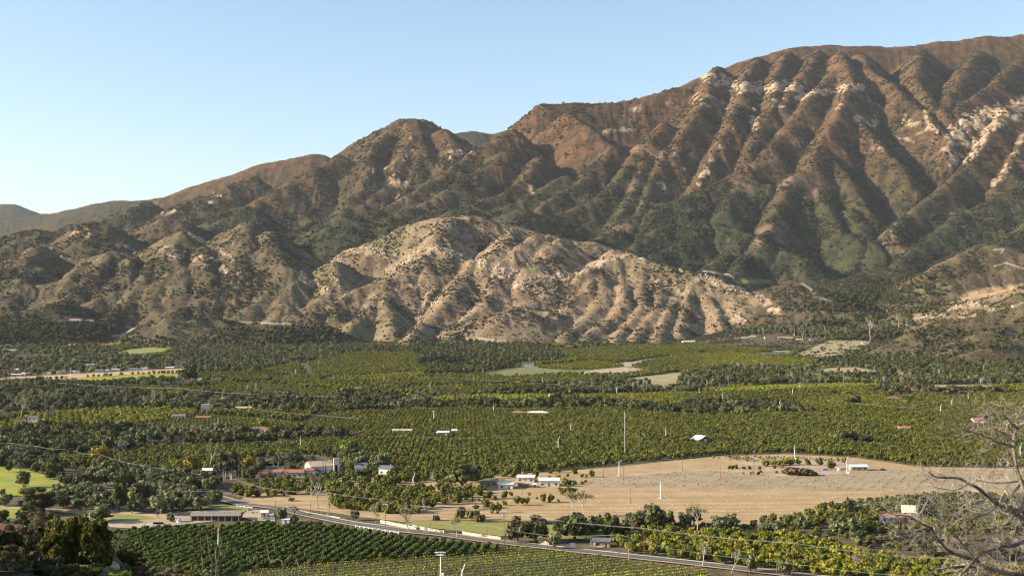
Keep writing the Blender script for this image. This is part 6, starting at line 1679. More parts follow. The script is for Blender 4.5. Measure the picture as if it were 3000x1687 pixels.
for key, lst in POOL.items():
    noun = KINDS[key]['noun']
    A_ = np.array([(q[0], q[1], q[2], q[3], q[4]) for q in lst])
    z = land_np(A_[:, 0], A_[:, 1])
    px, py = view_px(A_[:, 0], A_[:, 1], z)
    size = KINDS[key]['h'] * A_[:, 3] / A_[:, 1] * F
    vis = (px > -20) & (px < 3020) & (py < 1690)
    order = np.argsort(-(size * vis))
    n1 = max(0, LIMIT - counts.get(noun, 0))
    single = [k for k in order[:n1] if vis[k]]
    sset = np.zeros(len(lst), bool); sset[single] = True
    ms = KINDS[key]['meshes']
    for k in single:
        q = lst[k]
        o = bpy.data.objects.new(noun, ms[rnd.randrange(len(ms))])
        COL.objects.link(o)
        o.location = (q[0], q[1], z[k] - .05); o.rotation_euler = (0, 0, q[4]); o.scale = (q[2], q[2], q[3])
        lb = q[5]
        if key == 'citrus_dark' and q[1] < 900: lb = near_zone('round dark green orchard tree in the ', px[k], (520, 800, 1080, 1300), ('beside the near bushes, left edge of the dark orchard', 'around the orange tipped wind machine in the dark orchard', 'in the middle rows of the dark close-planted orchard', 'in the dark orchard rows facing the guard rail', 'in the narrow orchard tip below the panelled wall'))
        elif key == 'citrus_yellow' and q[1] < 900: lb = near_zone('olive green citrus tree in the ', px[k], (1980, 2250, 2480, 2720), ('in the roadside grove next to the mural shed', 'in the roadside grove behind the straw coloured sycamore', 'in the roadside grove behind the two street trees', 'in the roadside grove near the golden tree', 'in the roadside grove beneath the dead branches'))
        else: lb = zone_label(lb, px[k])
        o['label'] = lb; o['category'] = noun.replace('_', ' '); o['group'] = q[6]
    rest = ~sset
    if rest.any():
        scatter(MASS.get(key, noun + '_growth'), key, np.stack([A_[rest, 0], A_[rest, 1], z[rest] - .05], -1), A_[rest, 2], A_[rest, 4], zs=A_[rest, 3])
    print(noun, len(lst), 'single', len(single))
print('planting', round(time.time() - T0, 1))
# ------------------------------------------------------------------ mesh kit for built things
class MB:
    def __init__(s): s.v = []; s.f = []; s.m = []
    def quad(s, a, b, c, d, m=0):
        i = len(s.v); s.v += [a, b, c, d]; s.f.append((i, i + 1, i + 2, i + 3)); s.m.append(m); return s
    def box(s, x0, x1, y0, y1, z0, z1, m=0):
        i = len(s.v)
        s.v += [(x0, y0, z0), (x1, y0, z0), (x1, y1, z0), (x0, y1, z0), (x0, y0, z1), (x1, y0, z1), (x1, y1, z1), (x0, y1, z1)]
        for q in ((0, 3, 2, 1), (4, 5, 6, 7), (0, 1, 5, 4), (1, 2, 6, 5), (2, 3, 7, 6), (3, 0, 4, 7)): s.f.append(tuple(i + k for k in q)); s.m.append(m)
        return s
    def tube(s, pts, rad, n=6, m=0, cap=True):
        v, f = tube(pts, rad, n); i = len(s.v); s.v += [tuple(p) for p in v]; s.f += [tuple(int(k) + i for k in q) for q in f]; s.m += [m] * len(f)
        if cap:
            e = len(s.v) - n
            s.f.append(tuple(e + k for k in range(n))); s.m.append(m)
        return s
    def poly(s, pts, m=0):
        i = len(s.v); s.v += list(pts); s.f.append(tuple(range(i, i + len(pts)))); s.m.append(m); return s
    def slab(s, pts, t, m=0):
        """a sheet with thickness t along its normal (downwards)"""
        p = [Vector(q) for q in pts]; n = (p[1] - p[0]).cross(p[2] - p[0]).normalized()
        if n.z < 0: p = p[::-1]; n = -n
        q = [a - n * t for a in p]; k = len(p); i = len(s.v)
        s.v += [tuple(a) for a in p] + [tuple(a) for a in q]
        s.f.append(tuple(range(i, i + k))); s.f.append(tuple(range(i + 2 * k - 1, i + k - 1, -1))); s.m += [m, m]
        for a in range(k):
            b = (a + 1) % k; s.f.append((i + b, i + a, i + k + a, i + k + b)); s.m.append(m)
        return s
    def mesh(s, name, mats):
        me = bpy.data.meshes.new(name); me.from_pydata([tuple(map(float, p)) for p in s.v], [], s.f)
        for m in mats: me.materials.append(m)
        me.polygons.foreach_set('material_index', s.m); me.update(); return me
    def build(s, name, mats, parent=None):
        return link(bpy.data.objects.new(name, s.mesh(name, mats if isinstance(mats, (list, tuple)) else [mats])), parent)
def copy_tree(o, parent=None):
    c = o.copy(); COL.objects.link(c); c.parent = parent
    for ch in list(o.children): copy_tree(ch, c)
    return c
WALLM = dict(white=vary_mat('white_render', (.66, .63, .57), (.52, .49, .43), .5), cream=vary_mat('cream_render', (.62, .54, .42), None, .5), tan=vary_mat('tan_boards', (.42, .33, .22), None, .8),
             brown=vary_mat('brown_render', (.26, .18, .12), None, .8), pink=vary_mat('pink_render', (.68, .52, .42), None, .5), grey=vary_mat('grey_boards', (.34, .34, .33), None, .8), darkred=vary_mat('dark_red_boards', (.17, .07, .05), None, .9),
             redbrown=vary_mat('red_brown_boards', (.30, .145, .105), None, .8), wood=vary_mat('weathered_boards', (.20, .115, .075), (.12, .07, .045), 1.5))
def tile_mat(name, a, b_, per=.9):
    m, nt, b = new_mat(name); co = nd(nt, 'ShaderNodeTexCoord').outputs['Object']
    w = nd(nt, 'ShaderNodeTexWave', bands_direction='X'); w.inputs['Scale'].default_value = 2 * math.pi / 20 / per * 2.2; nt.links.new(co, w.inputs['Vector'])
    n = noise(nt, co, .9, 5, .7)
    nt.links.new(mixc(nt, ramp(nt, n, .3, .7), a, b_), b.inputs['Base Color']); bump(nt, b, w.outputs['Fac'], .12); return m
ROOFM = dict(white=vary_mat('white_roofing', (.70, .68, .64), (.55, .53, .49), .4), tile=tile_mat('terracotta_tile', (.24, .10, .065), (.37, .18, .12)), tan=tile_mat('tan_roofing', (.36, .28, .21), (.45, .36, .27)),
             slate=tile_mat('grey_shingle', (.115, .115, .125), (.19, .19, .20)), brown=tile_mat('brown_shingle', (.13, .095, .075), (.19, .14, .11)), metal=vary_mat('metal_roofing', (.62, .68, .72), (.50, .56, .60), .3, rough=.4, spec=.5),
             shingle=tile_mat('weathered_shingle', (.16, .145, .13), (.27, .245, .22)), redbrown=tile_mat('red_brown_roofing', (.30, .145, .105), (.38, .20, .15)), cream=tile_mat('cream_roofing', (.58, .53, .42), (.68, .62, .50)))
m_mural, nt, b = new_mat('mural_paint'); co = nd(nt, 'ShaderNodeTexCoord').outputs['Object']
nt.links.new(mixc(nt, ramp(nt, noise(nt, co, .9, 3, .5), .46, .54), (.55, .50, .42), mixc(nt, ramp(nt, noise(nt, co, 1.7, 2), .45, .55), (.55, .17, .04), (.22, .20, .19))), b.inputs['Base Color'])
WALLM['mural'] = m_mural
m_gl, nt, b = new_mat('window_glass'); b.inputs['Base Color'].default_value = (.025, .03, .035, 1); b.inputs['Roughness'].default_value = .08; b.inputs['Specular IOR Level'].default_value = .6
M_FRAME = vary_mat('painted_wood', (.70, .68, .62)); M_DARK = vary_mat('dark_timber', (.06, .045, .035)); M_DOOR = vary_mat('door_wood', (.16, .09, .055))  # M_DARK: plain dark brown for barn openings, church door, skids, one wall
M_WHITE = vary_mat('white_paint', (.66, .66, .64), (.54, .54, .52), .7); M_RUST = vary_mat('rusty_paint', (.48, .20, .07)); M_STEEL = vary_mat('galvanised_steel', (.46, .47, .48), None, 1.2, rough=.45, spec=.5)
M_POLE = vary_mat('creosote_pole', (.22, .12, .075), (.13, .075, .05), 1.2); M_WIRE = vary_mat('bare_wire', (.48, .46, .43), None, 1, rough=.4, spec=.5); M_BLACK = vary_mat('black_rubber', (.02, .02, .022))

def build_house(q):
    w, dep, hw = q['w'], q['dep'], q['hw']; style = q['roof']; hx = w / 2
    noun = {'house': 'house', 'building': 'building', 'shed': 'shed', 'barn': 'barn', 'church': 'church_hall', 'pavilion': 'pavilion', 'greenhouse': 'greenhouse', 'trailer': 'trailer'}[q['cat']]
    r = empty(noun, q['c'], q['rz']); tag(r, q['label'], q['cat'])
    wm, rm = WALLM[q['wall']], ROOFM[q['roofc']]
    W_ = MB(); Rf = MB(); ov = min(.6, w * .06)
    rise = {'gable': .30, 'hip': .26, 'steep': .62, 'shedroof': .30}.get(style, 0) * dep / 2 * 1.15
    if style in ('gable', 'steep', 'shedroof'):
        # ridge along the width
        W_.box(-hx, hx, 0, dep, -1.2, hw)
        for sx in (-1, 1): W_.poly([(sx * hx, 0, hw), (sx * hx, dep, hw), (sx * hx, dep / 2, hw + rise)])
        z1 = hw + rise; dz = ov * rise / (dep / 2)
        Rf.slab([(-hx - ov, -ov, hw - dz + .12), (hx + ov, -ov, hw - dz + .12), (hx + ov, dep / 2, z1 + .12), (-hx - ov, dep / 2, z1 + .12)], .18)
        Rf.slab([(hx + ov, dep + ov, hw - dz + .12), (-hx - ov, dep + ov, hw - dz + .12), (-hx - ov, dep / 2, z1 + .12), (hx + ov, dep / 2, z1 + .12)], .18)
    elif style == 'hip':
        W_.box(-hx, hx, 0, dep, -1.2, hw)
        k = min(dep / 2, hx * .8); z1 = hw + rise; a = [(-hx - ov, -ov, hw), (hx + ov, -ov, hw), (hx + ov, dep + ov, hw), (-hx - ov, dep + ov, hw)]; e, f_ = (-hx + k, dep / 2, z1), (hx - k, dep / 2, z1)
        for poly in ((a[0], a[1], f_, e), (a[1], a[2], f_), (a[2], a[3], e, f_), (a[3], a[0], e)): Rf.poly(poly)
        Rf.poly(a[::-1])
    elif style == 'barn':
        W_.box(-hx, hx, 0, dep, -1.2, hw * .72)
        s = hx * .40; z1 = hw * 1.25
        W_.box(-s, s, .02, dep - .02, hw * .72, z1 - .5)
        for sx in (-1, 1): W_.poly([(sx * hx, 0, hw * .72), (sx * s, 0, hw), (sx * s, 0, hw * .72)]); W_.poly([(sx * hx, dep, hw * .72), (sx * s, dep, hw), (sx * s, dep, hw * .72)])
        W_.poly([(-s, .02, z1 - .5), (s, .02, z1 - .5), (0, .02, z1 + .5)]); W_.poly([(-s, dep - .02, z1 - .5), (s, dep - .02, z1 - .5), (0, dep - .02, z1 + .5)])
        for sx in (-1, 1):
            Rf.slab([(sx * (hx + .5), -.6, hw * .66), (sx * (hx + .5), dep + .6, hw * .66), (sx * s, dep + .6, hw + .05), (sx * s, -.6, hw + .05)], .16)
            Rf.slab([(sx * (s + .4), -.6, z1 - .6), (sx * (s + .4), dep + .6, z1 - .6), (0, dep + .6, z1 + .62), (0, -.6, z1 + .62)], .16)
    else:
        W_.box(-hx, hx, 0, dep, -1.2, hw)
        if q['cat'] in ('building',) and hw > 6:
            for x0, x1, y0, y1 in ((-hx, hx, 0, .35), (-hx, hx, dep - .35, dep), (-hx, -hx + .35, .35, dep - .35), (hx - .35, hx, .35, dep - .35)): W_.box(x0, x1, y0, y1, hw + .02, hw + .7)
            Rf.box(-hx + .36, hx - .36, .36, dep - .36, hw + .02, hw + .2)
        else: Rf.slab([(-hx - .5, -.7, hw + .02), (hx + .5, -.7, hw + .02), (hx + .5, dep + .5, hw + .55), (-hx - .5, dep + .5, hw + .55)], .25)
    W_.build('wall', wm, r); Rf.build('roof', rm, r)
    # openings on the front and on both ends
    n = max(1, int(w / 3.4)); storeys = 2 if hw > 5.5 and q['cat'] == 'house' else 1
    blank = q['kw'].get('blank') or (q['cat'] == 'building' and hw > 7)
    if style == 'barn':
        MB().box(-1.7, 1.7, -.06, .0, -.5, 3.0).build('door', M_FRAME, r)
        for x in np.arange(-hx + .9, hx, 1.25):
            if abs(x) > 2: MB().box(x - .06, x + .06, -.07, -.004, -.5, hw * .72).build('batten', WALLM['tan'], r)
    elif style == 'shedroof':
        for k in range(7):
            x = -hx + (k + .5) * w / 7
            MB().box(x - 1.2, x + 1.2, -.05, -.004, -.2, 2.2).build('opening', M_DARK, r)
        for k in range(8):
            x = -hx + .3 + k * (w - .6) / 7; MB().box(x - .1, x + .1, -.32, -.12, -1, hw - .1).build('post', M_FRAME, r)
    elif not blank:
        door = n // 2
        for st in range(storeys):
            for k in range(n):
                x = -hx + (k + .5) * w / n; z0 = .9 + st * 3.0; ww = min(.75, w / n * .3)
                if st == 0 and k == door: MB().box(x - .5, x + .5, -.05, -.004, -.1, 2.1).build('door', M_DOOR, r); continue
                fr = MB().box(x - ww - .1, x + ww + .1, -.06, -.004, z0 - .1, z0 + 1.3).build('window', M_FRAME, r)
                MB().box(x - ww, x + ww, -.09, -.064, z0, z0 + 1.2).build('pane', m_gl, fr)
        for sx in (-1, 1):
            x0, x1 = sorted((sx * (hx + .004), sx * (hx + .06))); p0, p1 = sorted((sx * (hx + .064), sx * (hx + .09)))
            for y in ([dep * .3, dep * .7] if dep > 6 else [dep * .5]):
                fr = MB().box(x0, x1, y - .7, y + .7, .8, 2.2).build('window', M_FRAME, r); MB().box(p0, p1, y - .6, y + .6, .9, 2.1).build('pane', m_gl, fr)
    if q['cat'] == 'house' and style in ('gable', 'hip') and w > 8 and hash_seed(q['label']) % 2 == 0:
        MB().box(hx * .4, hx * .4 + .8, dep * .6, dep * .6 + .7, hw, hw + rise + .9).build('chimney', WALLM['brown'], r)
    if style == 'barn': pass
    return r
for q in B: build_house(q)

# the church front: a tall white portal of two piers and a block, with a dark doorway behind
p = at(c13((2012, 562))); s = m_per_px(p) / 4.14
t = empty('church_tower', p, .25); tag(t, 'tall white portal tower with a dark doorway at the end of the church hall', 'tower')
hw_ = 66 * s / 2; H_ = 184 * s
MB().box(-hw_, -hw_ + .9, 0, 2.5, -1, H_ * .55).build('pier', WALLM['white'], t); MB().box(hw_ - 1.1, hw_, 0, 2.5, -1, H_ * .55).build('pier', WALLM['white'], t)
MB().box(-hw_, hw_, 0, 2.5, H_ * .55 + .003, H_).build('block', WALLM['white'], t); MB().box(-hw_ + .9, hw_ - 1.1, 1.9, 2.5, -1, H_ * .55 - .003).build('door', M_DARK, t)
MB().box(-.12, .12, -.1, 0, H_ * .72, H_ * .92).box(-.5, .5, -.1, 0, H_ * .82, H_ * .85).build('cross', WALLM['cream'], t)
# arched porch and turret of the mission
p = at(c13((1375, 640))); t = empty('mission_porch', p, .0); tag(t, 'cream arched entrance porch of the red tiled mission', 'porch')
for k in range(3): MB().box(-3.2 + k * 2.6, -2.4 + k * 2.6, 0, .8, -.5, 4.2).build('pillar', WALLM['cream'], t)
for k in range(2):
    a = MB(); n = 8; x0, x1 = -2.4 + k * 2.6, -.6 + k * 2.6; cx_ = (x0 + x1) / 2; rr = (x1 - x0) / 2
    pts = [(cx_ - rr * math.cos(math.pi * i / n), 3.0 + rr * math.sin(math.pi * i / n)) for i in range(n + 1)]
    for (xa, za), (xb, zb) in zip(pts, pts[1:]): a.quad((xa, .1, za), (xb, .1, zb), (xb, .1, 4.2), (xa, .1, 4.2)); a.quad((xa, .7, za), (xb, .7, zb), (xb, .1, zb), (xa, .1, za))
    a.build('arch', WALLM['cream'], t)
Rf = MB()
a = [(-3.6, -.4, 4.2), (2.9, -.4, 4.2), (2.9, 4.2, 4.2), (-3.6, 4.2, 4.2)]; ap = (-.35, 1.9, 6.3)
for i in range(4): Rf.poly((a[i], a[(i + 1) % 4], ap))
Rf.build('roof', ROOFM['tile'], t)
# red pergola beside the grey roofed house
p = at(c13((2250, 590))); t = empty('pergola', p, .1); tag(t, 'open red timber pergola in front of the steep grey roofed house', 'pergola')
for k in range(5):
    for y in (0, 4): MB().box(-8 + k * 4 - .1, -8 + k * 4 + .1, y, y + .2, -.3, 2.8).build('post', ROOFM['redbrown'], t)
for k in range(12): MB().box(-8.4 + k * 1.5, -8.25 + k * 1.5, -.6, 4.8, 3.0, 3.15).build('rafter', ROOFM['redbrown'], t)
for y in (0, 4): MB().box(-8.5, 8.5, y, y + .2, 2.8, 2.998).build('beam', ROOFM['redbrown'], t)
p = at(c13((2170, 625))); MBw = MB().box(-8, 8, 0, .4, -.4, 1.6).build('garden_wall', WALLM['white']); MBw.location = p; MBw.rotation_euler = (0, 0, -.12); tag(MBw, 'low white garden wall in front of the pergola', 'wall')
for q, lb in (((1640, 1735), 'long white perimeter wall right of the orange roofed long house'), ):
    pass
for x0, x1, y0, y1, col, lb in ((1570, 1700, 655, 662, 'white', 'white boundary wall left of the dead branches'), (1790, 1890, 652, 655, 'white', 'white boundary wall behind the outermost dead twigs'), (1890, 2300, 645, 640, 'redbrown', 'long red capped wall running behind the dead branches')):
    a_ = at(c12((x0, y0))); b_ = at(c12((x1, y1))); dx = b_.xy - a_.xy
    o = MB().box(0, dx.length, 0, .5, -.5, 3.0).build('boundary_wall', WALLM['white'] if col == 'white' else ROOFM['redbrown']); o.location = a_; o.rotation_euler = (0, 0, math.atan2(dx.y, dx.x)); tag(o, lb, 'wall')

# ------------------------------------------------------------------ wind machines
def wind_machine(tip='white', head=0.0, tilt=.1, box=False):
    r = empty('wind_machine')
    MB().box(-1.2, 1.2, -1.2, 1.2, -.5, .22).build('base_pad', M_CONC, r)
    MB().box(.5, 1.6, -.5, .5, .225, 1.5).build('engine_box', M_WHITE, r)
    MB().tube([(0, 0, 0), (0, 0, 1.2), (0, 0, 9.9)], [.42, .36, .24], 10).build('mast', M_WHITE, r)
    MB().tube([(0, -.5, 10.1), (0, .35, 10.2)], [.26, .2], 8).box(-.25, .25, -.25, .25, 9.85, 10.1).build('gearbox', M_STEEL, r)
    ca, sa = math.cos(head), math.sin(head)
    for s in (-1, 1):
        e = MB(); pts = []
        for t, w, th in ((.1, .10, .05), (.9, .17, .04), (2.7, .11, .02)):
            pts.append((t * s * ca, -.62, 10.15 + t * s * sa, w, th))
        e.tube([(q[0], q[1], q[2]) for q in pts], [q[3] for q in pts], 4)
        e.build('blade', M_RUST if tip == 'rust' else M_WHITE, r)
    if box:
        MB().box(-1.7, 1.7, -1.0, 1.0, 9.0, 9.15).build('platform', M_STEEL, r)
        for x in (-1.7, 1.62):
            for y in (-1.0, .92): MB().box(x, x + .08, y, y + .08, 9.152, 10.3).build('rail_post', M_STEEL, r)
        for y in (-1.0, .94): MB().box(-1.7, 1.7, y, y + .06, 10.302, 10.36).build('rail', M_STEEL, r)
    return r
WMS = [wind_machine('white', .2), wind_machine('rust', 1.35), wind_machine('white', 1.2), wind_machine('white', .05, box=True)]
for r in WMS: r.location = (0, 0, -900)
_wm = [(c9, 45, 245, 2, 'thick white mast among citrus trees left of the huge oak'), (c13, 1578, 132, 2, 'white wind machine with a raised blade behind the layered pine'), (c8, 165, 880, 1, 'nearest white wind machine, orange tipped, in the dark close-planted orchard'),
       (c9, 378, 1160, 3, 'wind machine with a railed platform standing in the vineyard'), (c9, 640, 1372, 2, 'wind machine at the bottom edge of the vineyard'), (c10, 58, 58, 0, 'white wind machine with level blades at the left of the tilled field'), (c10, 560, 305, 0, 'tall white wind machine in the middle of the tilled field'),
       (c11, 420, 32, 2, 'white wind machine beside the tan shed at the field edge'), (c16, 2022, 185, 2, 'white wind machine rising behind the yard trees'), (c16, 808, 12, 1, 'orange tipped wind machine in the orchard left of the plank barn'), (c12, 2520, 852, 2, 'white wind machine behind the dead branches at far right'),
       (c12, 1890, 226, 2, 'tallest white mast near the broad grey oak'), (c12, 1692, 297, 2, 'white mast left of the tallest one near the grey oak'), (c12, 1556, 366, 2, 'shortest white mast right of the thin palm'), (c5, 1636, 1122, 2, 'white wind machine in the middle of the mid-valley orchard'), (c5, 1730, 1006, 2, 'white mast at the upper edge of the mid-valley orchard'),
       (c5, 1148, 862, 2, 'white mast standing directly under a palm head'), (c5, 697, 910, 0, 'white wind machine with level blades below the dark centre belt'), (c5, 1190, 792, 0, 'wind machine with slanted blades in the yellow strip'), (c5, 557, 800, 2, 'white mast left of the yellow strip'), (c5, 669, 706, 2, 'white mast in the ragged grove above the yellow strip'),
       (c5, 1000, 646, 1, 'rust tipped mast in the grove below the pale field'), (c5, 320, 566, 2, 'white mast in the grove left of the cypress screen'), (c5, 323, 646, 2, 'white mast in the yellow green strip below the cypress screen'), (c5, 1068, 596, 2, 'white mast at the left end of the pale field'), (c5, 1912, 596, 2, 'white mast at the edge of the bare field corner'),
       (c5, 1519, 662, 2, 'white mast below the middle of the pale field'), (c5, 2076, 736, 2, 'white mast in the belt below the slope meadow'), (c6, 367, 802, 1, 'orange tipped mast in the upper right grove'), (c6, 1444, 838, 2, 'white mast in the dry river meadow'), (c6, 884, 956, 2, 'white mast in the river belt'), (c6, 829, 1004, 2, 'white mast below the long bright strip'),
       (c6, 300, 1036, 2, 'white mast at the left of the right-hand groves'), (c6, 124, 1002, 2, 'thin white mast at the left end of the bright strip'), (c6, 734, 1092, 2, 'white mast beside the combed yellow rows'), (c4, 530, 206, 2, 'white mast on the orange stubble strip'), (c4, 1690, 135, 2, 'white mast in the wood right of the town'),
       (c4, 2229, 212, 2, 'white mast with a slanted blade in the upper left grove'), (c4, 1866, 332, 0, 'white wind machine beside the lattice tower'), (c4, 2402, 150, 0, 'farthest white wind machine of the upper left grove'), (c4, 1336, 256, 2, 'white mast at the right end of the green field'), (c4, 1645, 572, 2, 'white mast in the diagonal young citrus rows'),
       (c4, 911, 516, 2, 'white mast at the top of the yellowing grove'), (c4, 859, 826, 2, 'white mast right of the large tawny tree')]
first = set()
for cr, x, yt, v, lb in _wm:
    px, py = cr((x, yt)); dx, _, dz = ray(px, py)
    y = np.arange(400, 5000, 2.0); g = CAM_Z + dz * y - (land_np(dx * y, y) + 10.3); i = int(np.argmax(g < 0))
    o = copy_tree(WMS[v]) if v in first else WMS[v]; first.add(v)
    o.location = (dx * y[i], y[i], lz(dx * y[i], y[i])); o.rotation_euler = (0, 0, rnd.uniform(-.7, .7))
    tag(o, lb, 'wind machine', 'wind machines in the groves')
for i, r in enumerate(WMS):
    if i not in first: print('unused machine', i)

# ------------------------------------------------------------------ power poles and lines
def pole(h, arm=True, trans=False, double=False):
    r = empty('utility_pole')
    MB().tube([(0, 0, -.6), (0, 0, h)], [.17, .11], 7).build('pole', M_POLE, r)
    if arm:
        for k in range(2 if double else 1):
            z = h - .35 - k * .9
            a = MB().box(-1.25, 1.25, -.22, -.10, z - .07, z + .07).build('crossarm', M_WHITE if not trans else M_FRAME, r)
            for x in (-1.1, -.4, .4, 1.1): MB().tube([(x, -.16, z + .07), (x, -.16, z + .26)], [.05, .04], 5).build('insulator', M_STEEL, a)
    if trans:
        for s in (-1, 1): MB().tube([(s * .42, -.1, h - 2.6), (s * .42, -.1, h - 1.5)], [.27, .27], 8).build('transformer', M_STEEL, r)
    return r
_pp = [(c4, 80, 762, 905, 0), (c4, 270, 785, 912, 0), (c4, 480, 806, 955, 0), (c4, 562, 822, 905, 0), (c4, 736, 842, 975, 0), (c4, 1067, 930, 1025, 0), (c4, 1350, 920, 1003, 1), (c4, 1400, 970, 1045, 1), (c4, 420, 1066, 1182, 0), (c4, 793, 1098, 1150, 0), (c4, 1083, 790, 862, 0), (c7, 2172, 85, 215, 1) if False else (c4, 2113, 745, 800, 0),
       (c8, 350, 262, 470, 0), (c8, 700, 372, 522, 0), (c8, 855, 520, 690, 2), (c8, 1275, 560, 762, 2), (c8, 1515, 436, 692, 1), (c8, 1650, 252, 462, 1), (c8, 1735, 636, 852, 0), (c8, 1868, 714, 850, 2), (c8, 2192, 568, 850, 0), (c8, 2108, 292, 462, 2), (c8, 88, 742, 1008, 2), (c8, 90, 408, 602, 0), (c8, 183, 402, 505, 2),
       (c9, 268, 180, 368, 3), (c9, 1260, 105, 215, 0), (c9, 250, 792, 942, 2), (c9, 937, 826, 1022, 2), (c9, 1145, 660, 872, 1), (c9, 1670, 950, 1132, 2), (c9, 2545, 938, 1225, 2), (c9, 2352, 38, 248, 3), (c9, 1363, 362, 472, 2), (c10, 360, 862, 1205, 0), (c10, 715, 1112, 1292, 2), (c10, 1780, 802, 962, 0), (c10, 1968, 1262, 1440, 2), (c10, 2170, 1038, 1418, 0), (c10, 192, 382, 568, 2),
       (c10, 823, -30, 182, 0), (c10, 1284, 112, 268, 2), (c10, 107, 92, 252, 2), (c16, 1635, 226, 378, 0), (c16, 2255, 186, 372, 3), (c11, 82, 132, 292, 2), (c12, 1418, 742, 892, 0), (c12, 85, 862, 992, 3), (c12, 825, 816, 892, 3), (c12, 187, 290, 412, 0), (c12, 1272, 392, 520, 2), (c12, 1815, 185, 262, 0), (c5, 360, 1096, 1160, 0), (c5, 1470, 1115, 1150, 1), (c5, 147, 945, 1005, 0), (c5, 68, 958, 1015, 0), (c5, 803, 930, 1000, 2), (c4, 1170, 183, 255, 2), (c4, 1272, 188, 265, 0), (c4, 820, 215, 262, 2), (c4, 1022, 255, 310, 2)]
_near = ('left of the leafless town trees', 'at the left edge behind the tawny tree', 'left of the tawny tree', 'behind the dark oaks left of the tawny tree', 'in front of the tawny yellow tree', 'in the left grove, tall and thin', 'with a transformer left of the white cube building', 'with a transformer nearest the white cube building', 'in the yellow green meadow', 'between the oaks of the meadow', 'in the grove behind the golden tree', 'behind the long dark belt',
         'rising from the citrus left of the road sign', 'on the furrowed ground right of the road sign', 'thin bare one above the asphalt bend', 'beside the twin straw coloured sycamores', 'with a transformer right of the twin sycamores', 'with a transformer in the mission grove', 'with a wide crossarm across the road', 'without crossarm across the road', 'at the end of the pale wall', 'thin bare one in the open grove', 'rising from the dark close-planted orchard', 'left of the road sign, dark', 'bare one left of the road sign',
         'with a transformer left of the huge oak', 'behind the white roofed sheds', 'thin one before the green roadside meadow', 'second thin one before the green roadside meadow', 'with a transformer at the end of the meadow', 'at the roadside by the drooping oak', 'at the roadside by the mural shed', 'with a transformer at the top of the tilled field', 'thin one beside the white sheds', 'with a crossarm at the roadside right of the pavement', 'bare one at the roadside right of the white sycamore', 'in the brush by the dead tree', 'bare one between the two dark street trees', 'tallest one in the right grove', 'bare one left of the tall wind machine',
         'at the top of the tilled field, slender', 'bare one in the mulched strip', 'bare one beside the level bladed wind machine', 'with a crossarm in front of the young shrubs', 'with a transformer behind the brush heap', 'bare one below the blue bin', 'in the mid-valley orchard right of the oak mound', 'with a transformer left of the oak mound', 'with a transformer right of the oak mound', 'beside the combed yellow rows', 'thin one right of the red roofed house', 'before the broad grey oak', 'left in the mid-valley orchard', 'right of centre in the mid-valley orchard', 'in the grove below the dark centre belt', 'leftmost in the grove below the dark centre belt', 'bare one in the pale grove at centre', 'beside the orange stubble strip', 'tallest on the orange stubble strip', 'thin one between stubble and green field', 'thin one before the green field')
TOPS = []
for (cr, x, yt, yb, v), nr in zip(_pp, _near):
    p = at(cr((x, yb))); px, py = cr((x, yt)); dz = ray(px, py)[2]
    h = max(5.0, CAM_Z + dz * p.y - p.z)
    o = pole(h, v != 2, v in (1, 3), v == 3); o.location = p; o.rotation_euler = (0, 0, rnd.uniform(-.35, .35))
    tag(o, 'wooden utility pole ' + nr, 'utility pole', 'utility poles along the lines'); TOPS.append(((px, py), p, h))
def wire(pts, label, sag=.02, off=(-1.0, 0.0, 1.0), r=.026):
    w = MB()
    for k in off:
        path = []
        for a, b_ in zip(pts, pts[1:]):
            d = (b_ - a); L_ = d.length; nrm = Vector((-d.y, d.x, 0)).normalized()
            for i in range(9):
                t = i / 8; path.append(a + d * t + nrm * k + Vector((0, 0, -4 * sag * L_ * t * (1 - t))))
        w.tube([tuple(q) for q in path], [r] * len(path), 3, cap=False)
    return tag(w.build('power_line', M_WIRE), label, 'power line')
def top(cr, x, y, h=None):
    """top of the pole nearest to this spot in the photograph"""
    px, py = cr((x, y)); k = min(range(len(TOPS)), key=lambda i: math.hypot(TOPS[i][0][0] - px, TOPS[i][0][1] - py))
    return TOPS[k][1] + Vector((0, 0, TOPS[k][2] - .2))
def air(cr, x, y, h):
    """a point h metres above the floor on that line of sight"""
    px, py = cr((x, y)); dx, _, dz = ray(px, py); yy = np.arange(300, 6000, 2.0); g = CAM_Z + dz * yy - (land_np(dx * yy, yy) + h); i = int(np.argmax(g < 0)); yy = yy[i]
    return Vector((dx * yy, yy, CAM_Z + dz * yy))
wire([air(c4, -60, 750, 11), top(c4, 80, 762), top(c4, 270, 785), top(c4, 480, 806), top(c4, 562, 822), top(c4, 736, 842), top(c4, 1067, 930), top(c4, 1400, 970), air(c4, 1540, 1000, 9)], 'sagging power line crossing the left groves to the white cube building')
wire([top(c8, 350, 262), top(c8, 700, 372), top(c8, 1515, 436)], 'pale power line passing in front of the mission grove', .012)
wire([top(c8, 1515, 436), air(c8, 2160, 520, 10), top(c8, 2192, 568), top(c9, 268, 640) if False else air(c9, 30, 588, 10), top(c9, 1145, 660), top(c10, 360, 862), top(c10, 2170, 1038), air(c11, 900, 1185, 10), air(c11, 1600, 1225, 10), air(c11, 2700, 1330, 10)], 'long pale power line over the open grove, the oaks and the right grove', .012)
wire([air(c7, -60, 332, 8), top(c4, 420, 1066), top(c4, 793, 1098), air(c4, 1300, 1122, 8), top(c8, 90, 408), top(c8, 183, 402), air(c8, 560, 500, 8)], 'bright power line across the yellow green meadow', .01)
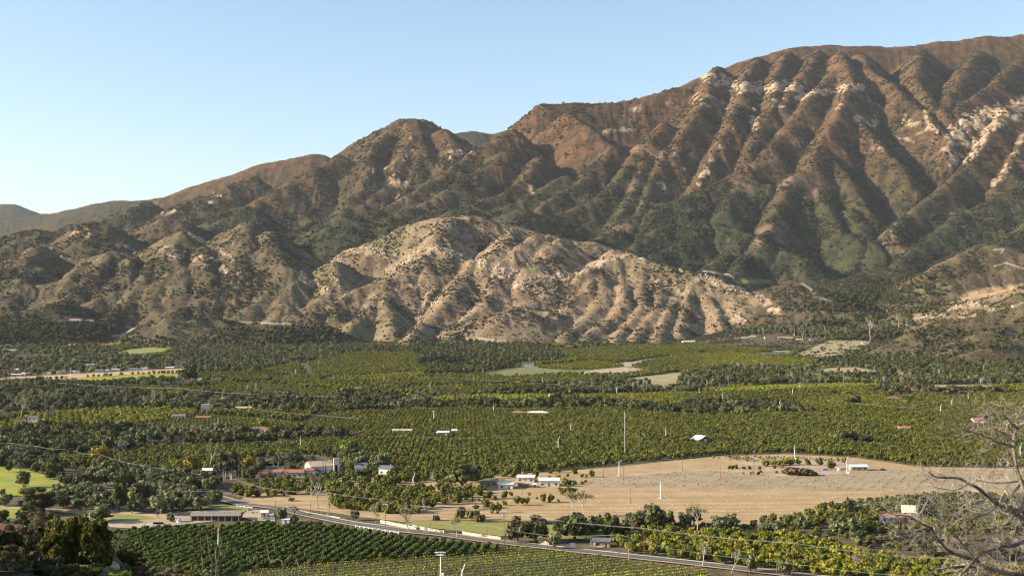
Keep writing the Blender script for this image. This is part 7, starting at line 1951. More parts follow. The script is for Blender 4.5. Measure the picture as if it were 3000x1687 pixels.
wire([top(c8, 855, 520), top(c8, 1275, 560), top(c8, 1868, 714), top(c9, 250, 792), top(c9, 937, 826), top(c9, 1670, 950), top(c9, 2545, 938), top(c10, 715, 1112), top(c10, 1968, 1262), air(c11, 0, 1325, 8), air(c11, 1100, 1440, 8)], 'roadside power line following the asphalt road', .012, (-.4, .4))
wire([air(c4, 430, 310, 11), air(c4, 950, 342, 11), air(c4, 1345, 352, 13), air(c4, 1700, 385, 11), air(c4, 1930, 395, 13), air(c4, 2600, 415, 11)], 'pale power line crossing the left wooded belt', .006, (-1.6, 0, 1.6), .05)
wire([air(c4, 1880, 500, 11), air(c4, 2170, 540, 11), air(c4, 2390, 552, 11), air(c4, 2700, 580, 11)], 'power line over the belt left of centre', .006, (-1.2, 1.2), .045)
wire([air(c12, -100, 358, 10), top(c12, 187, 290), top(c12, 1272, 392), air(c12, 2100, 420, 10), air(c12, 2560, 436, 10)], 'power line across the right groves', .006, (-1.0, 1.0), .04)
wire([top(c5, 360, 1096), top(c5, 1470, 1115)], 'power line across the mid-valley orchard', .008, (-.8, .8), .04)
wire([air(c5, 640, 655, 10), air(c5, 870, 660, 10), air(c5, 1300, 690, 10), air(c5, 1960, 720, 10)], 'power line over the groves below the pale field', .006, (-1.0, 1.0), .045)
# lattice masts
def lattice(cr, x, yt, yb, wd, label, noun):
    p = at(cr((x, yb))); h = CAM_Z + ray(*cr((x, yt)))[2] * p.y - p.z
    r = empty(noun, p); tag(r, label, 'mast')
    legs = [(wd, 0), (-wd * .5, wd * .87), (-wd * .5, -wd * .87)]
    for a, b_ in legs: MB().tube([(a, b_, -.3), (a * .7, b_ * .7, h)], [.07, .06], 4).build('leg', M_STEEL, r)
    br = MB(); n = int(h / (wd * 2.2))
    for k in range(n):
        z0, z1 = h * k / n, h * (k + 1) / n
        for i in range(3):
            a, b_ = legs[i], legs[(i + 1) % 3]; s0, s1 = 1 - .3 * k / n, 1 - .3 * (k + 1) / n
            br.tube([(a[0] * s0, a[1] * s0, z0), (b_[0] * s1, b_[1] * s1, z1)], [.04, .04], 3, cap=False)
    br.build('bracing', M_STEEL, r)
lattice(S_, 1830, 1204, 1342, .45, 'very tall thin lattice radio mast at the edge of the mid-valley orchard', 'radio_mast')
lattice(c4, 1928, 308, 402, 1.6, 'grey lattice tower above the broad grey green tree', 'lattice_tower')
# ------------------------------------------------------------------ vineyard rows
M_PST = vary_mat('vine_post', (.26, .2, .15))
def vineyard():
    poly = at_floor([c8(p) for p in ((470, 1430), (590, 1385), (1100, 1330), (1700, 1262), (2250, 1215))] + [c9(p) for p in ((120, 1195), (850, 1118), (1300, 1098), (1560, 1132), (1760, 1158), (2000, 1185), (2300, 1215), (2567, 1262))] + [c10(p) for p in ((500, 1320), (900, 1365), (1080, 1365), (1160, 1449))] + [(1980, 1760), (500, 1790)])
    a, b_ = at_floor([c9((0, 1245)), c9((1500, 1100))]); ang = math.atan2(b_[1] - a[1], b_[0] - a[0])
    d = np.array([math.cos(ang), math.sin(ang)]); n = np.array([-d[1], d[0]])
    c = poly.mean(0); ts = (poly - c) @ n
    rs = np.random.default_rng(5); P2 = [tuple(p) for p in poly]
    k = 0; t = ts.min() + 2
    while t < ts.max():
        s = np.arange(-420, 420, .95)
        pts = c + n * t + d[None] * s[:, None] + rs.normal(size=(len(s), 2)) * .12
        m = inside(P2, pts[:, 0], pts[:, 1]) & (rs.random(len(s)) > .04)
        dep_ok = (np.abs(1500 + pts[:, 0] / pts[:, 1] * F - 1500) < 1700)
        pts = pts[m & dep_ok]
        if len(pts) > 6:
            z = ground_z(pts[:, 0], pts[:, 1])
            lob = np.stack([pts[:, 0], pts[:, 1], z + .95 + rs.normal(size=len(pts)) * .1, np.full(len(pts), .62), np.full(len(pts), .40), np.full(len(pts), .62) * rs.uniform(.8, 1.25, len(pts))], 1)
            o0 = np.array([pts[:, 0].mean(), pts[:, 1].mean(), z.mean()])
            lob[:, :3] -= o0
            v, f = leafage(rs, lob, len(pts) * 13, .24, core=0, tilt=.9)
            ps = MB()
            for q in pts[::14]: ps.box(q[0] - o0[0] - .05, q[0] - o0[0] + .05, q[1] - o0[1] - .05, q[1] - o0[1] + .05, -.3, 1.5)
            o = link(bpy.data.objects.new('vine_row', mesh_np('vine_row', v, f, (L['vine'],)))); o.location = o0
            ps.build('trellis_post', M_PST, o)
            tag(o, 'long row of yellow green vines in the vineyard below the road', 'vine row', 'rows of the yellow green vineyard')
            k += 1
        t += 5.4
    print('vine rows', k)
vineyard()
sheet('vineyard_floor', S_, ((705, 1687), (745, 1668), (1010, 1640), (1200, 1625), (1405, 1607), (1515, 1602), (1625, 1618), (1760, 1632), (1920, 1655), (2060, 1668), (2080, 1690), (2000, 1780), (500, 1800), (620, 1700)), soil_mat('vineyard_soil', (.085, .090, .034), (.12, .10, .05)), .05)
sheet('orchard_floor', S_, ((330, 1562), (560, 1545), (830, 1537), (985, 1548), (1160, 1577), (1400, 1600), (1478, 1612), (1300, 1630), (1000, 1648), (760, 1668), (600, 1700), (420, 1740), (300, 1720)), M_CROP, .04)
sheet('orchard_floor', c10, ((20, 1010), (400, 915), (1300, 945), (2200, 1010), (3560, 1290), (3560, 1660), (2400, 1480), (1400, 1322), (400, 1200), (100, 1170)), M_CROP, .04)
sheet('orchard_floor', S_, ((860, 1302), (1000, 1222), (1500, 1212), (1950, 1202), (2250, 1190), (3100, 1160), (3100, 1368), (2700, 1366), (2300, 1326), (1990, 1342), (1640, 1378), (1180, 1396), (1010, 1372)), M_CROP, .05)

# young vines and their guards: nobody could count them
def tiny_rows(name, mesh_key, cr, poly, along, across, a, b_, s0, s1, jit=.1, miss=.08):
    pg = at_floor([cr(p) for p in poly]); qa, qb = at_floor([cr(a), cr(b_)]); ang = math.atan2(qb[1] - qa[1], qb[0] - qa[0])
    c = pg.mean(0); R_ = np.hypot(*(pg - c).T).max()
    U, W = np.meshgrid(np.arange(-R_, R_, along), np.arange(-R_, R_, across)); ca, sa = math.cos(ang), math.sin(ang)
    X = c[0] + U * ca - W * sa; Y = c[1] + U * sa + W * ca
    m = inside([tuple(p) for p in pg], X, Y) & (NP.random(X.shape) > miss)
    P = np.stack([X[m], Y[m]], 1) + NP.normal(size=(m.sum(), 2)) * jit
    px = 1500 + P[:, 0] / P[:, 1] * F; P = P[(px > -50) & (px < 3060)]
    P = P[clear_of(P)]
    s = NP.uniform(s0, s1, len(P))
    return scatter(name, mesh_key, np.concatenate([P, (ground_z(P[:, 0], P[:, 1]) + .3)[:, None]], 1), s, NP.uniform(0, 6, len(P)))
kind('stake', lambda rs: merge([(np.array([(-.13, -.13, -.4), (.13, -.13, -.4), (.13, .13, -.4), (-.13, .13, -.4), (-.13, -.13, .62), (.13, -.13, .62), (.13, .13, .62), (-.13, .13, .62)]), np.array([(4, 5, 6, 7), (0, 1, 5, 4), (1, 2, 6, 5), (2, 3, 7, 6), (3, 0, 4, 7)]), 0)]), M_WHITE, M_WHITE, 1, .2, 1, 'tree_guard')
kind('youngvine', shrub_mesh, 'citrus_yellow', M_BARK, 2, 3, 2, 'young_vine', n=24)
_mul = ((60, 568), (140, 500), (420, 474), (860, 432), (1240, 414), (1380, 414), (1560, 446), (1900, 468), (2250, 468), (2400, 446), (2760, 402), (3300, 398), (4200, 420), (4200, 585), (3050, 606), (2576, 600), (1700, 588), (1000, 576), (400, 574))
tiny_rows('young_vines', 'youngvine', c16, _mul, 3.0, 6.6, (2000, 590), (2200, 470), .2, .38, .3, .5)
tiny_rows('vine_guards', 'stake', c16, _mul, 4.8, 6.6, (2000, 590), (2200, 470), .35, .6, .25, .35)
_til = ((60, 590), (1000, 592), (2576, 612), (3100, 616), (2900, 660), (2576, 720), (2200, 820), (1500, 840), (900, 820), (100, 800), (-150, 800), (-500, 700))
tiny_rows('tree_guards', 'stake', c16, _til, 4.2, 5.2, (0, 700), (2000, 700), .3, .6, .5, .6)
tiny_rows('upper_tree_guards', 'stake', c16, ((20, 380), (880, 316), (1240, 296), (1440, 320), (1240, 392), (420, 446), (60, 466)), 5, 5.4, (0, 430), (900, 380), .3, .55, .5, .6)
tiny_rows('young_olives', 'youngvine', c16, ((1250, 300), (1420, 285), (1900, 285), (2500, 320), (2500, 340), (1900, 310), (1690, 330), (1640, 340)), 5, 5, (1260, 300), (1680, 335), .6, 1.0, .3, .15)

# ------------------------------------------------------------------ walls, rails, signs and odds and ends by the road
def along_ground(cr, pts, h, thick, panel, noun, part, label, mat, cap=None):
    q = [at(cr(p)) for p in pts]; r = empty(noun, q[0]); tag(r, label, noun.split('_')[-1])
    for a, b_ in zip(q, q[1:]):
        d = b_ - a; n = max(1, round(d.length / panel)); az_ = math.atan2(d.y, d.x); w = d.length / n
        me = MB().box(.03, w - .03, -thick / 2, thick / 2, -.5, h).mesh(part, [mat])
        for k in range(n):
            o = link(bpy.data.objects.new(part, me), r); o.location = a + d * (k / n) - q[0]; o.location.z += rnd.uniform(-.06, .06); o.rotation_euler = (0, 0, az_)
            if k % 1 == 0 and cap:
                MB().box(-.12, .12, -.2, .2, -.5, h + .12).build('post', cap, o)
    return r
M_PANEL = vary_mat('pale_block', (.50, .41, .31), (.40, .33, .25), .8)
along_ground(c9, ((35, 872), (200, 905), (420, 942)), 2.0, .25, 1.7, 'retaining_wall', 'panel', 'pale panelled wall left of the leaning sycamore', M_PANEL)
along_ground(c9, ((640, 950), (880, 990), (1110, 1020)), 2.0, .25, 1.7, 'retaining_wall', 'panel', 'pale panelled wall right of the leaning sycamore', M_PANEL)
along_ground(c8, ((2130, 805), (2300, 838), (2567, 890)), 1.7, .25, 1.7, 'retaining_wall', 'panel', 'pale panelled wall beside the leftmost meadow sycamore', M_PANEL)
along_ground(c9, ((1560, 1050), (1690, 1070)), 1.5, .2, 1.7, 'retaining_wall', 'panel', 'short panelled wall under the drooping oak', M_PANEL)
along_ground(c8, ((1210, 680), (1420, 715), (1640, 752)), .7, .3, 3.0, 'roadside_wall', 'block', 'low white wall along the far side of the road bend', WALLM['white'])
along_ground(c13, ((930, 1026), (1040, 1000)), .8, .4, 2.5, 'bridge_parapet', 'block', 'short grey bridge parapet at the driveway', M_CONC)
def rail(cr, a, b_, label):
    A, B_ = at(cr(a)), at(cr(b_)); d = B_ - A; n = int(d.length / 1.5); r = empty('guard_rail', A); tag(r, label, 'guard rail'); az_ = math.atan2(d.y, d.x)
    pm = [MB().box(-.35, .35, -.12, .12, -.4, .85).mesh('post', [m]) for m in (M_WHITE, M_BLACK)]
    for k in range(n + 1):
        o = link(bpy.data.objects.new('post', pm[k % 2]), r); o.location = d * (k / n); o.rotation_euler = (0, 0, az_)
    o = MB().box(0, d.length, -.2, -.13, .45, .75).build('rail', M_STEEL, r); o.rotation_euler = (0, -math.asin(d.z / d.length), az_)
rail(c8, (1830, 852), (2350, 932), 'black and white posted guard rail between orchard and road')
rail(c13, (800, 968), (985, 990), 'dark guard rail at the far road bend')
# yellow diamond sign
p = at(c8((400, 545))); t = empty('road_sign', p); tag(t, 'yellow diamond warning sign with a black arrow at the road bend', 'road sign'); t.scale = (1.25, 1.25, 1.25)
MB().box(-.04, .04, .02, .10, -.4, 2.2).build('post', M_STEEL, t)
ys = MB(); q = .72; ys.slab([(0, 0, 2.6 - q), (q, 0, 2.6), (0, 0, 2.6 + q), (-q, 0, 2.6)], .03); ys.build('plate', vary_mat('sign_yellow', (.80, .45, .02)), t)
MB().poly([(-.05, -.05, 2.25), (.07, -.05, 2.25), (.07, -.05, 2.6), (.22, -.05, 2.6), (0, -.05, 2.95), (-.22, -.05, 2.6), (-.05, -.05, 2.6)]).build('arrow', M_BLACK, t)
# goal frame by the road
p = at(c9((1975, 1158))); t = empty('basketball_hoop', p); tag(t, 'basketball hoop with a square backboard frame at the roadside', 'basketball hoop')
MB().box(-.06, .06, .0, .12, -.3, 3.3).build('post', M_POLE, t)
fr = MB()
for a in ((-1.3, 1.3, 2.6, 2.7), (-1.3, 1.3, 4.3, 4.4), (-1.3, -1.2, 2.702, 4.298), (1.2, 1.3, 2.702, 4.298)): fr.box(a[0], a[1], -.05, .0, a[2], a[3])
fr.build('frame', M_STEEL, t); MB().box(-1.2, 1.2, -.03, -.01, 2.7, 4.3).build('backboard', WALLM['grey'], t)
MB().tube([(.23 * math.cos(k * .785), -.35 + .23 * math.sin(k * .785), 3.05) for k in range(9)], [.03] * 9, 4).build('rim', M_RUST, t)
# chain fence and tank, bins, wood pile in the farm yard
def at_put(noun, cr, xy, label, cat, parts, rz=0, sc=1):
    t = empty(noun, at(cr(xy)), rz); t.scale = (sc,) * 3; tag(t, label, cat)
    for nm, mb, m in parts: mb.build(nm, m, t)
    return t
def drum(r_, z0, z1, n=14): return MB().tube([(0, 0, z0), (0, 0, z1 - .25), (0, 0, z1)], [r_, r_, r_ * .82], n)
M_TANK = vary_mat('pale_plastic', (.62, .70, .72), None, 1.5, rough=.5, spec=.4); M_BLUE = vary_mat('blue_paint', (.06, .20, .45))
at_put('water_tank', c7, (2168, 800), 'pale upright water tank in the farm yard', 'water tank', (('tank', drum(1.15, -.2, 2.3), M_TANK), ('lid', MB().tube([(0, 0, 2.28), (0, 0, 2.42)], [.35, .3], 8), M_STEEL)))
def crate_parts(w, d, h, m):
    return (('body', MB().box(-w / 2, w / 2, -d / 2, d / 2, 0, h), m), ('lid', MB().box(-w / 2 - .06, w / 2 + .06, -d / 2 - .06, d / 2 + .06, h + .003, h + .12), M_WHITE), ('skid', MB().box(-w / 2 + .2, -w / 2 + .5, -d / 2, d / 2, -.25, -.003).box(w / 2 - .5, w / 2 - .2, -d / 2, d / 2, -.25, -.003), M_DARK))
at_put('storage_bin', c7, (2180, 828), 'left white storage bin under the water tank', 'bin', crate_parts(1.5, 1.2, 1.1, M_WHITE))
at_put('storage_bin', c7, (2230, 830), 'right white storage bin under the water tank', 'bin', crate_parts(1.3, 1.2, 1.1, M_WHITE))
at_put('storage_bin', c7, (1740, 838), 'tall white container at the left of the farm yard', 'bin', crate_parts(1.4, 1.4, 1.5, M_WHITE))
at_put('storage_bin', c7, (1790, 850), 'first low white container at the left of the farm yard', 'bin', crate_parts(2.0, 1.3, 1.2, M_WHITE))
at_put('storage_bin', c7, (1840, 852), 'second low white container at the left of the farm yard', 'bin', crate_parts(1.8, 1.3, 1.2, M_WHITE))
t = empty('wood_pile', at(c7((1920, 822)))); tag(t, 'dark heap of logs beside the white containers', 'wood pile')
for k in range(26):
    lv = k % 9; x = -2.6 + lv * .62 + rnd.uniform(-.1, .1) + (.3 if k >= 9 else 0); z = .2 + (k // 9) * .42
    MB().tube([(x, -.9, z), (x + rnd.uniform(-.1, .1), .9, z)], [.24, .21], 6).build('log', M_BARK, t)
at_put('skip_bin', c11, (152, 168), 'blue bin on the yard at the field edge', 'bin', (('body', MB().box(-1.7, 1.7, -1, 1, 0, 1.5), M_BLUE), ('rim', MB().box(-1.78, 1.78, -1.08, 1.08, 1.503, 1.62), M_STEEL), ('skid', MB().box(-1.5, 1.5, -.8, -.6, -.25, -.003).box(-1.5, 1.5, .6, .8, -.25, -.003), M_DARK)))
at_put('water_tank', c11, (322, 168), 'squat white tank right of the blue bin', 'water tank', (('tank', drum(1.3, -.2, 1.6), M_TANK), ('lid', MB().tube([(0, 0, 1.58), (0, 0, 1.75)], [.4, .35], 8), M_STEEL)))
def vehicle(cr, xy, body, label, rz=0.0, van=False, cat='car'):
    t = empty('parked_van' if van else 'parked_car', at(cr(xy)), rz); tag(t, label, cat)
    b_ = MB(); hb = .95 if not van else 1.9
    sec = [(-2.2, .35, .7), (-2.15, .3, .9), (-1.0, .3, hb), (1.5, .3, hb), (2.15, .3, .95), (2.25, .4, .75)]
    for (x0, a0, z0), (x1, a1, z1) in zip(sec, sec[1:]):
        for y0, y1 in ((-.88, .88),):
            b_.quad((x0, -.88, z0), (x1, -.88, z1), (x1, .88, z1), (x0, .88, z0)); b_.quad((x0, .88, a0), (x1, .88, a1), (x1, -.88, a1), (x0, -.88, a0))
            b_.quad((x0, -.88, a0), (x1, -.88, a1), (x1, -.88, z1), (x0, -.88, z0)); b_.quad((x1, .88, a1), (x0, .88, a0), (x0, .88, z0), (x1, .88, z1))
    b_.quad((-2.2, -.88, .35), (-2.2, -.88, .7), (-2.2, .88, .7), (-2.2, .88, .35)); b_.quad((2.25, -.88, .4), (2.25, .88, .4), (2.25, .88, .75), (2.25, -.88, .75))
    b_.build('body', body, t)
    if not van:
        g = MB(); lo = [(-1.1, -.8), (1.3, -.8), (1.3, .8), (-1.1, .8)]; hi = [(-.5, -.68), (.8, -.68), (.8, .68), (-.5, .68)]
        for i in range(4):
            j = (i + 1) % 4; g.quad((*lo[i], .95), (*lo[j], .95), (*hi[j], 1.45), (*hi[i], 1.45))
        g.build('window', m_gl, t); MB().box(-.55, .85, -.7, .7, 1.452, 1.5).build('roof', body, t)
    else: MB().box(-2.0, -1.05, -.89, .89, 1.05, 1.5).build('window', m_gl, t)
    wm_ = MB().tube([(0, -.11, 0), (0, .11, 0)], [.33, .33], 12).poly([(.33 * math.cos(k * .524), -.11, .33 * math.sin(k * .524)) for k in range(12)]).mesh('wheel', [M_BLACK])
    for x in (-1.4, 1.4):
        for y in (-.84, .84):
            o = link(bpy.data.objects.new('wheel', wm_), t); o.location = (x, y, .33)
    for y in (-.6, .6): MB().box(-2.23, -2.2, y - .14, y + .14, .5, .66).build('headlight', M_WHITE, t)
M_CARS = dict(w=vary_mat('white_car_paint', (.75, .75, .74), (.7, .7, .7), rough=.25, spec=.5), s=vary_mat('silver_car_paint', (.45, .47, .5), None, rough=.25, spec=.5), k=vary_mat('dark_car_paint', (.05, .055, .07), None, rough=.25, spec=.5), r=vary_mat('red_car_paint', (.4, .04, .04), None, rough=.25, spec=.5), b=vary_mat('blue_car_paint', (.08, .16, .34), None, rough=.25, spec=.5))
vehicle(c9, (478, 402), M_CARS['w'], 'white van parked left of the huge oak', .3, True, 'van')
vehicle(c9, (615, 400), M_CARS['w'], 'white car parked under the huge oak', .2)
vehicle(c9, (648, 402), M_CARS['b'], 'blue car parked beside the white car under the huge oak', .1)
vehicle(c11, (850, 168), M_CARS['k'], 'dark car parked in the shade at the orchard hem', .1)
vehicle(c5, (2162, 595), M_CARS['w'], 'white car on the bare far field corner', .4)
vehicle(c5, (2180, 592), M_CARS['b'], 'blue car on the bare far field corner', .3)
vehicle(c13, (1115, 1122), M_CARS['w'], 'white car before the small white outbuilding', .1)
vehicle(c13, (1165, 1126), M_CARS['s'], 'silver car before the small white outbuilding', .05)
vehicle(c13, (1210, 1124), M_CARS['w'], 'second white car, nearest the dark oak', .1)
vehicle(c13, (1250, 490), M_CARS['w'], 'white car in the lot behind the mission', .1)
vehicle(c13, (1600, 470), M_CARS['r'], 'red car behind the church hedge', .0)
# ------------------------------------------------------------------ the near slope: brush on the shelf, driveway, rocks
def near(cr, x, y): return at(cr((x, y)), 60.0)
def leafy(noun, cr, x, yb, w, h, mat, label, cat, n=2600, size=.11, lobes=11, seed=1, bark=M_BARK, dist=None, thin=.80, shape=.7):
    w *= 1.22; n = int(n * 3.2); size *= 1.2; lobes = int(lobes * 3.4)
    p = near(cr, x, yb)
    mp = m_per_px(p) / crop_scale(cr); W_, H_ = w * mp / 2, h * mp
    rs = np.random.default_rng(seed)
    r = empty(noun, p, rs.uniform(0, 6.28)); tag(r, label, cat)
    lob = [(W_ * .1, 0, H_ * .42, W_ * .5, W_ * .5, H_ * .36)]
    for i in range(lobes):
        a = rs.uniform(0, 6.28); q = rs.uniform(.35, .9); z = rs.uniform(.10, .92) ** 1.1; t = 1 - abs(z - .45) * .75 * shape
        s = rs.uniform(.10, .23); lob.append((math.cos(a) * W_ * q * t, math.sin(a) * W_ * q * t, H_ * z, W_ * s, W_ * s, H_ * s * .55))
    v, f = leafage(rs, lob, n, size, core=thin, tilt=1.0, stretch=1.5)
    # loose sprigs beyond the outline
    k = rs.integers(0, len(lob), n // 6); d = rs.normal(size=(n // 6, 3)); d /= np.linalg.norm(d, axis=1)[:, None]; d[:, 2] = np.abs(d[:, 2]) * .9
    l2 = np.array(lob)[k]; c = l2[:, :3] + d * l2[:, 3:6] * rs.uniform(1.0, 1.35, (n // 6, 1))
    v2, f2 = leafage(rs, np.concatenate([c, np.full((len(c), 3), size * .6)], 1), n // 4, size * .8, core=0, tilt=1.2, stretch=1.6)
    vv, ff, _ = merge([(v, f, 0), (v2, f2, 0)])
    link(bpy.data.objects.new('crown', mesh_np('crown', vv, ff, (mat,))), r)
    wd = MB()
    for i in range(6):
        a = rs.uniform(0, 6.28); wd.tube([(0, 0, -.4), (math.cos(a) * W_ * .15, math.sin(a) * W_ * .15, H_ * .3), (math.cos(a) * W_ * .5, math.sin(a) * W_ * .5, H_ * .75)], [.09, .06, .02], 5)
    wd.build('trunk', bark, r)
    return r
leafy('laurel_tree', c7, 455, 690, 470, 330, L['fdark'], 'large dark glossy tree at the lower left above the brown shrubs', 'tree', 4200, .13, 14, 3, dist=1)
leafy('golden_bush', c7, 800, 1350, 500, 610, L['fgold'], 'tall yellow green bush, brightest in the lower left corner', 'bush', 6500, .095, 20, 4)
leafy('golden_bush', c7, 1135, 1350, 400, 600, L['fgold'], 'slimmer duller bush leaning beside the tall yellow green bush', 'bush', 4200, .09, 14, 5)
leafy('brown_bush', c7, 520, 880, 360, 240, L['brush'], 'twiggy brown shrub below the large dark glossy tree', 'bush', 2600, .10, 11, 6)
leafy('brown_bush', c7, 280, 830, 230, 180, L['fdark'], 'dark shrub between the red roof and the glossy tree', 'bush', 1800, .11, 9, 7)
leafy('brown_bush', c7, 230, 1250, 420, 420, L['brush'], 'brown shrub in front of the red roof', 'bush', 2600, .09, 10, 8)
leafy('dark_bush', c7, 430, 1180, 300, 330, L['fdark'], 'shadowy bush left of the tall yellow green bush', 'bush', 2600, .11, 10, 9)
leafy('brown_bush', c7, 420, 1190, 180, 150, L['brush'], 'low russet shrub behind the metal railing', 'bush', 1500, .08, 8, 10)
leafy('dark_bush', c7, 60, 1190, 330, 330, L['fdark'], 'dark low bush behind the end of the railing', 'bush', 1400, .09, 8, 11)
leafy('dark_bush', c7, 20, 800, 180, 160, L['oak'], 'dark shrub at the left edge above the red roof', 'bush', 1500, .12, 8, 12)
for i, (x, yb, w, h, m, lb) in enumerate(((1560, 1340, 330, 200, 'fgold', 'straggly bush right of the boulder'), (1700, 1420, 330, 190, 'brush', 'tawny bush beside the straggly one'), (1900, 1465, 300, 150, 'fgold', 'pale yellow green bush at the bottom edge'), (2080, 1500, 360, 210, 'brush', 'tawny bush in the middle of the bottom scrub'),
                                          (2300, 1560, 360, 230, 'fgold', 'olive bush right in the bottom scrub'), (2520, 1600, 330, 230, 'olive', 'grey green bush at the end of the bottom scrub'), (1450, 1400, 220, 90, 'olive', 'silvery low plant in front of the boulder'), (1130, 1420, 240, 90, 'olive', 'silvery low plant left of the boulder'),
                                          (1000, 1480, 420, 120, 'fgold', 'mossy low bush at the bottom edge below the tall bush'), (1420, 1500, 400, 110, 'lime', 'bright grassy clump below the boulder'), (1740, 1540, 380, 120, 'fgold', 'yellowish clump at the bottom edge right of the boulder'), (700, 1370, 260, 100, 'fgold', 'low weeds at the foot of the tall bush'), (560, 1440, 300, 70, 'lime', 'short green weeds beside the driveway'), (1290, 1240, 170, 140, 'fgold', 'small bush behind the boulder'))):
    leafy('scrub_bush', c7, x, yb, w, h, L[m], lb, 'bush', 1300, .075, 8, 30 + i)
for i in range(34):
    x = rnd.uniform(-40, 2700); x = x if not 1120 < x < 1520 else x + 420; y = (1410 if x < 1500 else 1420 + (x - 1500) * .17) + rnd.uniform(-30, 100) if x > 560 else rnd.uniform(1230, 1400)
    leafy('scrub_bush', c7, x, y, rnd.uniform(150, 330), rnd.uniform(80, 190), L[rnd.choice(('fgold', 'brush', 'fgold', 'fdark', 'olive', 'brush'))], 'low scrub bush in the thicket along the bottom left edge', 'bush', 900, .08, 7, 300 + i)['group'] = 'low bushes of the near thicket'
# twisted dead shrub behind the boulder
def dead_wood(noun, p, limbs, label, cat, twigs, seed, mats, tw_len, tw_r, dens):
    """limbs: list of (points, r0, r1); twigs grow from them"""
    rs = np.random.default_rng(seed); r = empty(noun, p); tag(r, label, cat)
    P0 = np.array(p); big = MB(); mid = MB(); fine = MB()
    def twig(a, d, l, rad, lev):
        pts = [a]; q = a.copy(); dd = d / (np.linalg.norm(d) + 1e-9)
        for i in range(4):
            dd = dd + rs.normal(size=3) * .33; dd /= np.linalg.norm(dd); q = q + dd * l / 4; pts.append(q)
        fine.tube([tuple(x) for x in pts], list(np.linspace(rad, rad * .45, 5)), 3, m=0, cap=False)
        if lev < twigs:
            for _ in range(rs.integers(2, 5)):
                e = dd * .6 + rs.normal(size=3) * .75; twig(pts[rs.integers(1, 5)], e, l * rs.uniform(.45, .8), rad * .62, lev + 1)
    for pts, r0, r1 in limbs:
        pts = [np.array(q) - P0 for q in pts]
        sm = smooth3(pts, 4); n = len(sm); rad = list(np.linspace(r0 * .85, r1 * .9, n)); rad = [x * rs.uniform(.9, 1.12) for x in rad]
        (big if r0 > .06 else mid).tube([tuple(q) for q in sm], rad, 7 if r0 > .05 else 5)
        L_ = sum(np.linalg.norm(b - a) for a, b in zip(sm, sm[1:]))
        for _ in range(int(L_ * dens)):
            k = rs.integers(max(1, n // 6), n); d = sm[k] - sm[k - 1]; d = d / (np.linalg.norm(d) + 1e-9)
            e = d * .5 + rs.normal(size=3) * .8; twig(sm[k], e, tw_len * rs.uniform(.5, 1.2), min(tw_r, rad[k] * .6), 0)
    if big.v: big.build('limb', mats[0], r)
    if mid.v: mid.build('branch', mats[0], r)
    fine.build('twigs', mats[1], r)
    return r
def smooth3(p, n):
    p = np.array(p, float); out = []
    for i in range(len(p) - 1):
        p0, p1, p2, p3 = p[max(i - 1, 0)], p[i], p[i + 1], p[min(i + 2, len(p) - 1)]
        for k in range(n):
            t = k / n; out.append(.5 * (2 * p1 + (-p0 + p2) * t + (2 * p0 - 5 * p1 + 4 * p2 - p3) * t * t + (-p0 + 3 * p1 - 3 * p2 + p3) * t ** 3))
    out.append(p[-1]); return out
M_DEAD = vary_mat('dead_bark', (.22, .185, .15), (.07, .055, .045), 1.4, bmp=.03); M_TWIG = vary_mat('dead_twig', (.36, .31, .255), (.11, .088, .07), .9)
p = near(c7, 1400, 1290); s = m_per_px(p) / 4.14
def rel(dx, dz, dy=0): return (p.x + dx * s, p.y + dy * s, p.z + dz * s)
dead_wood('dead_shrub', p, [([rel(0, -20), rel(-40, 60), rel(-70, 140), rel(-80, 190)], .09, .04), ([rel(10, -20), rel(0, 120), rel(10, 190), rel(40, 260, 20), rel(20, 330)], .07, .02), ([rel(10, 190), rel(-50, 270), rel(-110, 330)], .04, .015), ([rel(40, 260), rel(90, 320), rel(120, 350)], .04, .015), ([rel(30, 240), rel(50, 330), rel(40, 390)], .03, .012)], 'twisted dead shrub behind the big boulder', 'shrub', 2, 77, (M_DEAD, M_TWIG), .7, .014, 4)
# boulder, bank, driveway, railing, cone, post, pole
def rock_obj(noun, p, sx, sy, sz, label, seed, mat=M_ROCK, sub=4):
    bm = bmesh.new(); bmesh.ops.create_icosphere(bm, subdivisions=sub, radius=1)
    for v in bm.verts:
        x, y, z = v.co; a = np.array([x * 1.6 + seed]), np.array([y * 1.6 + z * 1.3 + seed])
        k = .78 + .5 * float(fbm(a[0], a[1], 1.0, 4, seed)[0]); v.co *= k; v.co.z = max(v.co.z, -.5)
    me = bpy.data.meshes.new(noun); bm.to_mesh(me); bm.free(); me.materials.append(mat)
    o = link(bpy.data.objects.new(noun, me)); o.location = p; o.scale = (sx, sy, sz); tag(o, label, 'rock'); return o
p = near(c7, 1335, 1345); s = m_per_px(p) / 4.14
M_BOULD = vary_mat('sandstone', (.42, .33, .225), (.25, .19, .13), 1.8, bmp=.08)
rock_obj('boulder', p, 112 * s, 90 * s, 78 * s, 'big rounded sandstone boulder at the edge of the near slope', 3, M_BOULD)
M_SLATE = vary_mat('dark_slate', (.13, .105, .095), (.055, .045, .042), 1.1, bmp=.1)
for i in range(26):
    x = rnd.uniform(-30, 380); y = 1265 + x * .33 + rnd.uniform(0, max(20, 150 - x * .33)); q = near(c7, x, min(y, 1405)); k = m_per_px(q) / 4.14
    o = rock_obj('slate_slab', q, rnd.uniform(28, 60) * k, rnd.uniform(20, 40) * k, rnd.uniform(10, 22) * k, 'dark slab of layered rock in the bank at the lower left corner', 5 + i % 6, M_SLATE, 2)
    o.rotation_euler = (rnd.uniform(-.3, .3), .45 + rnd.uniform(-.2, .2), rnd.uniform(-.4, .4)); o['group'] = 'slabs of the rocky bank'
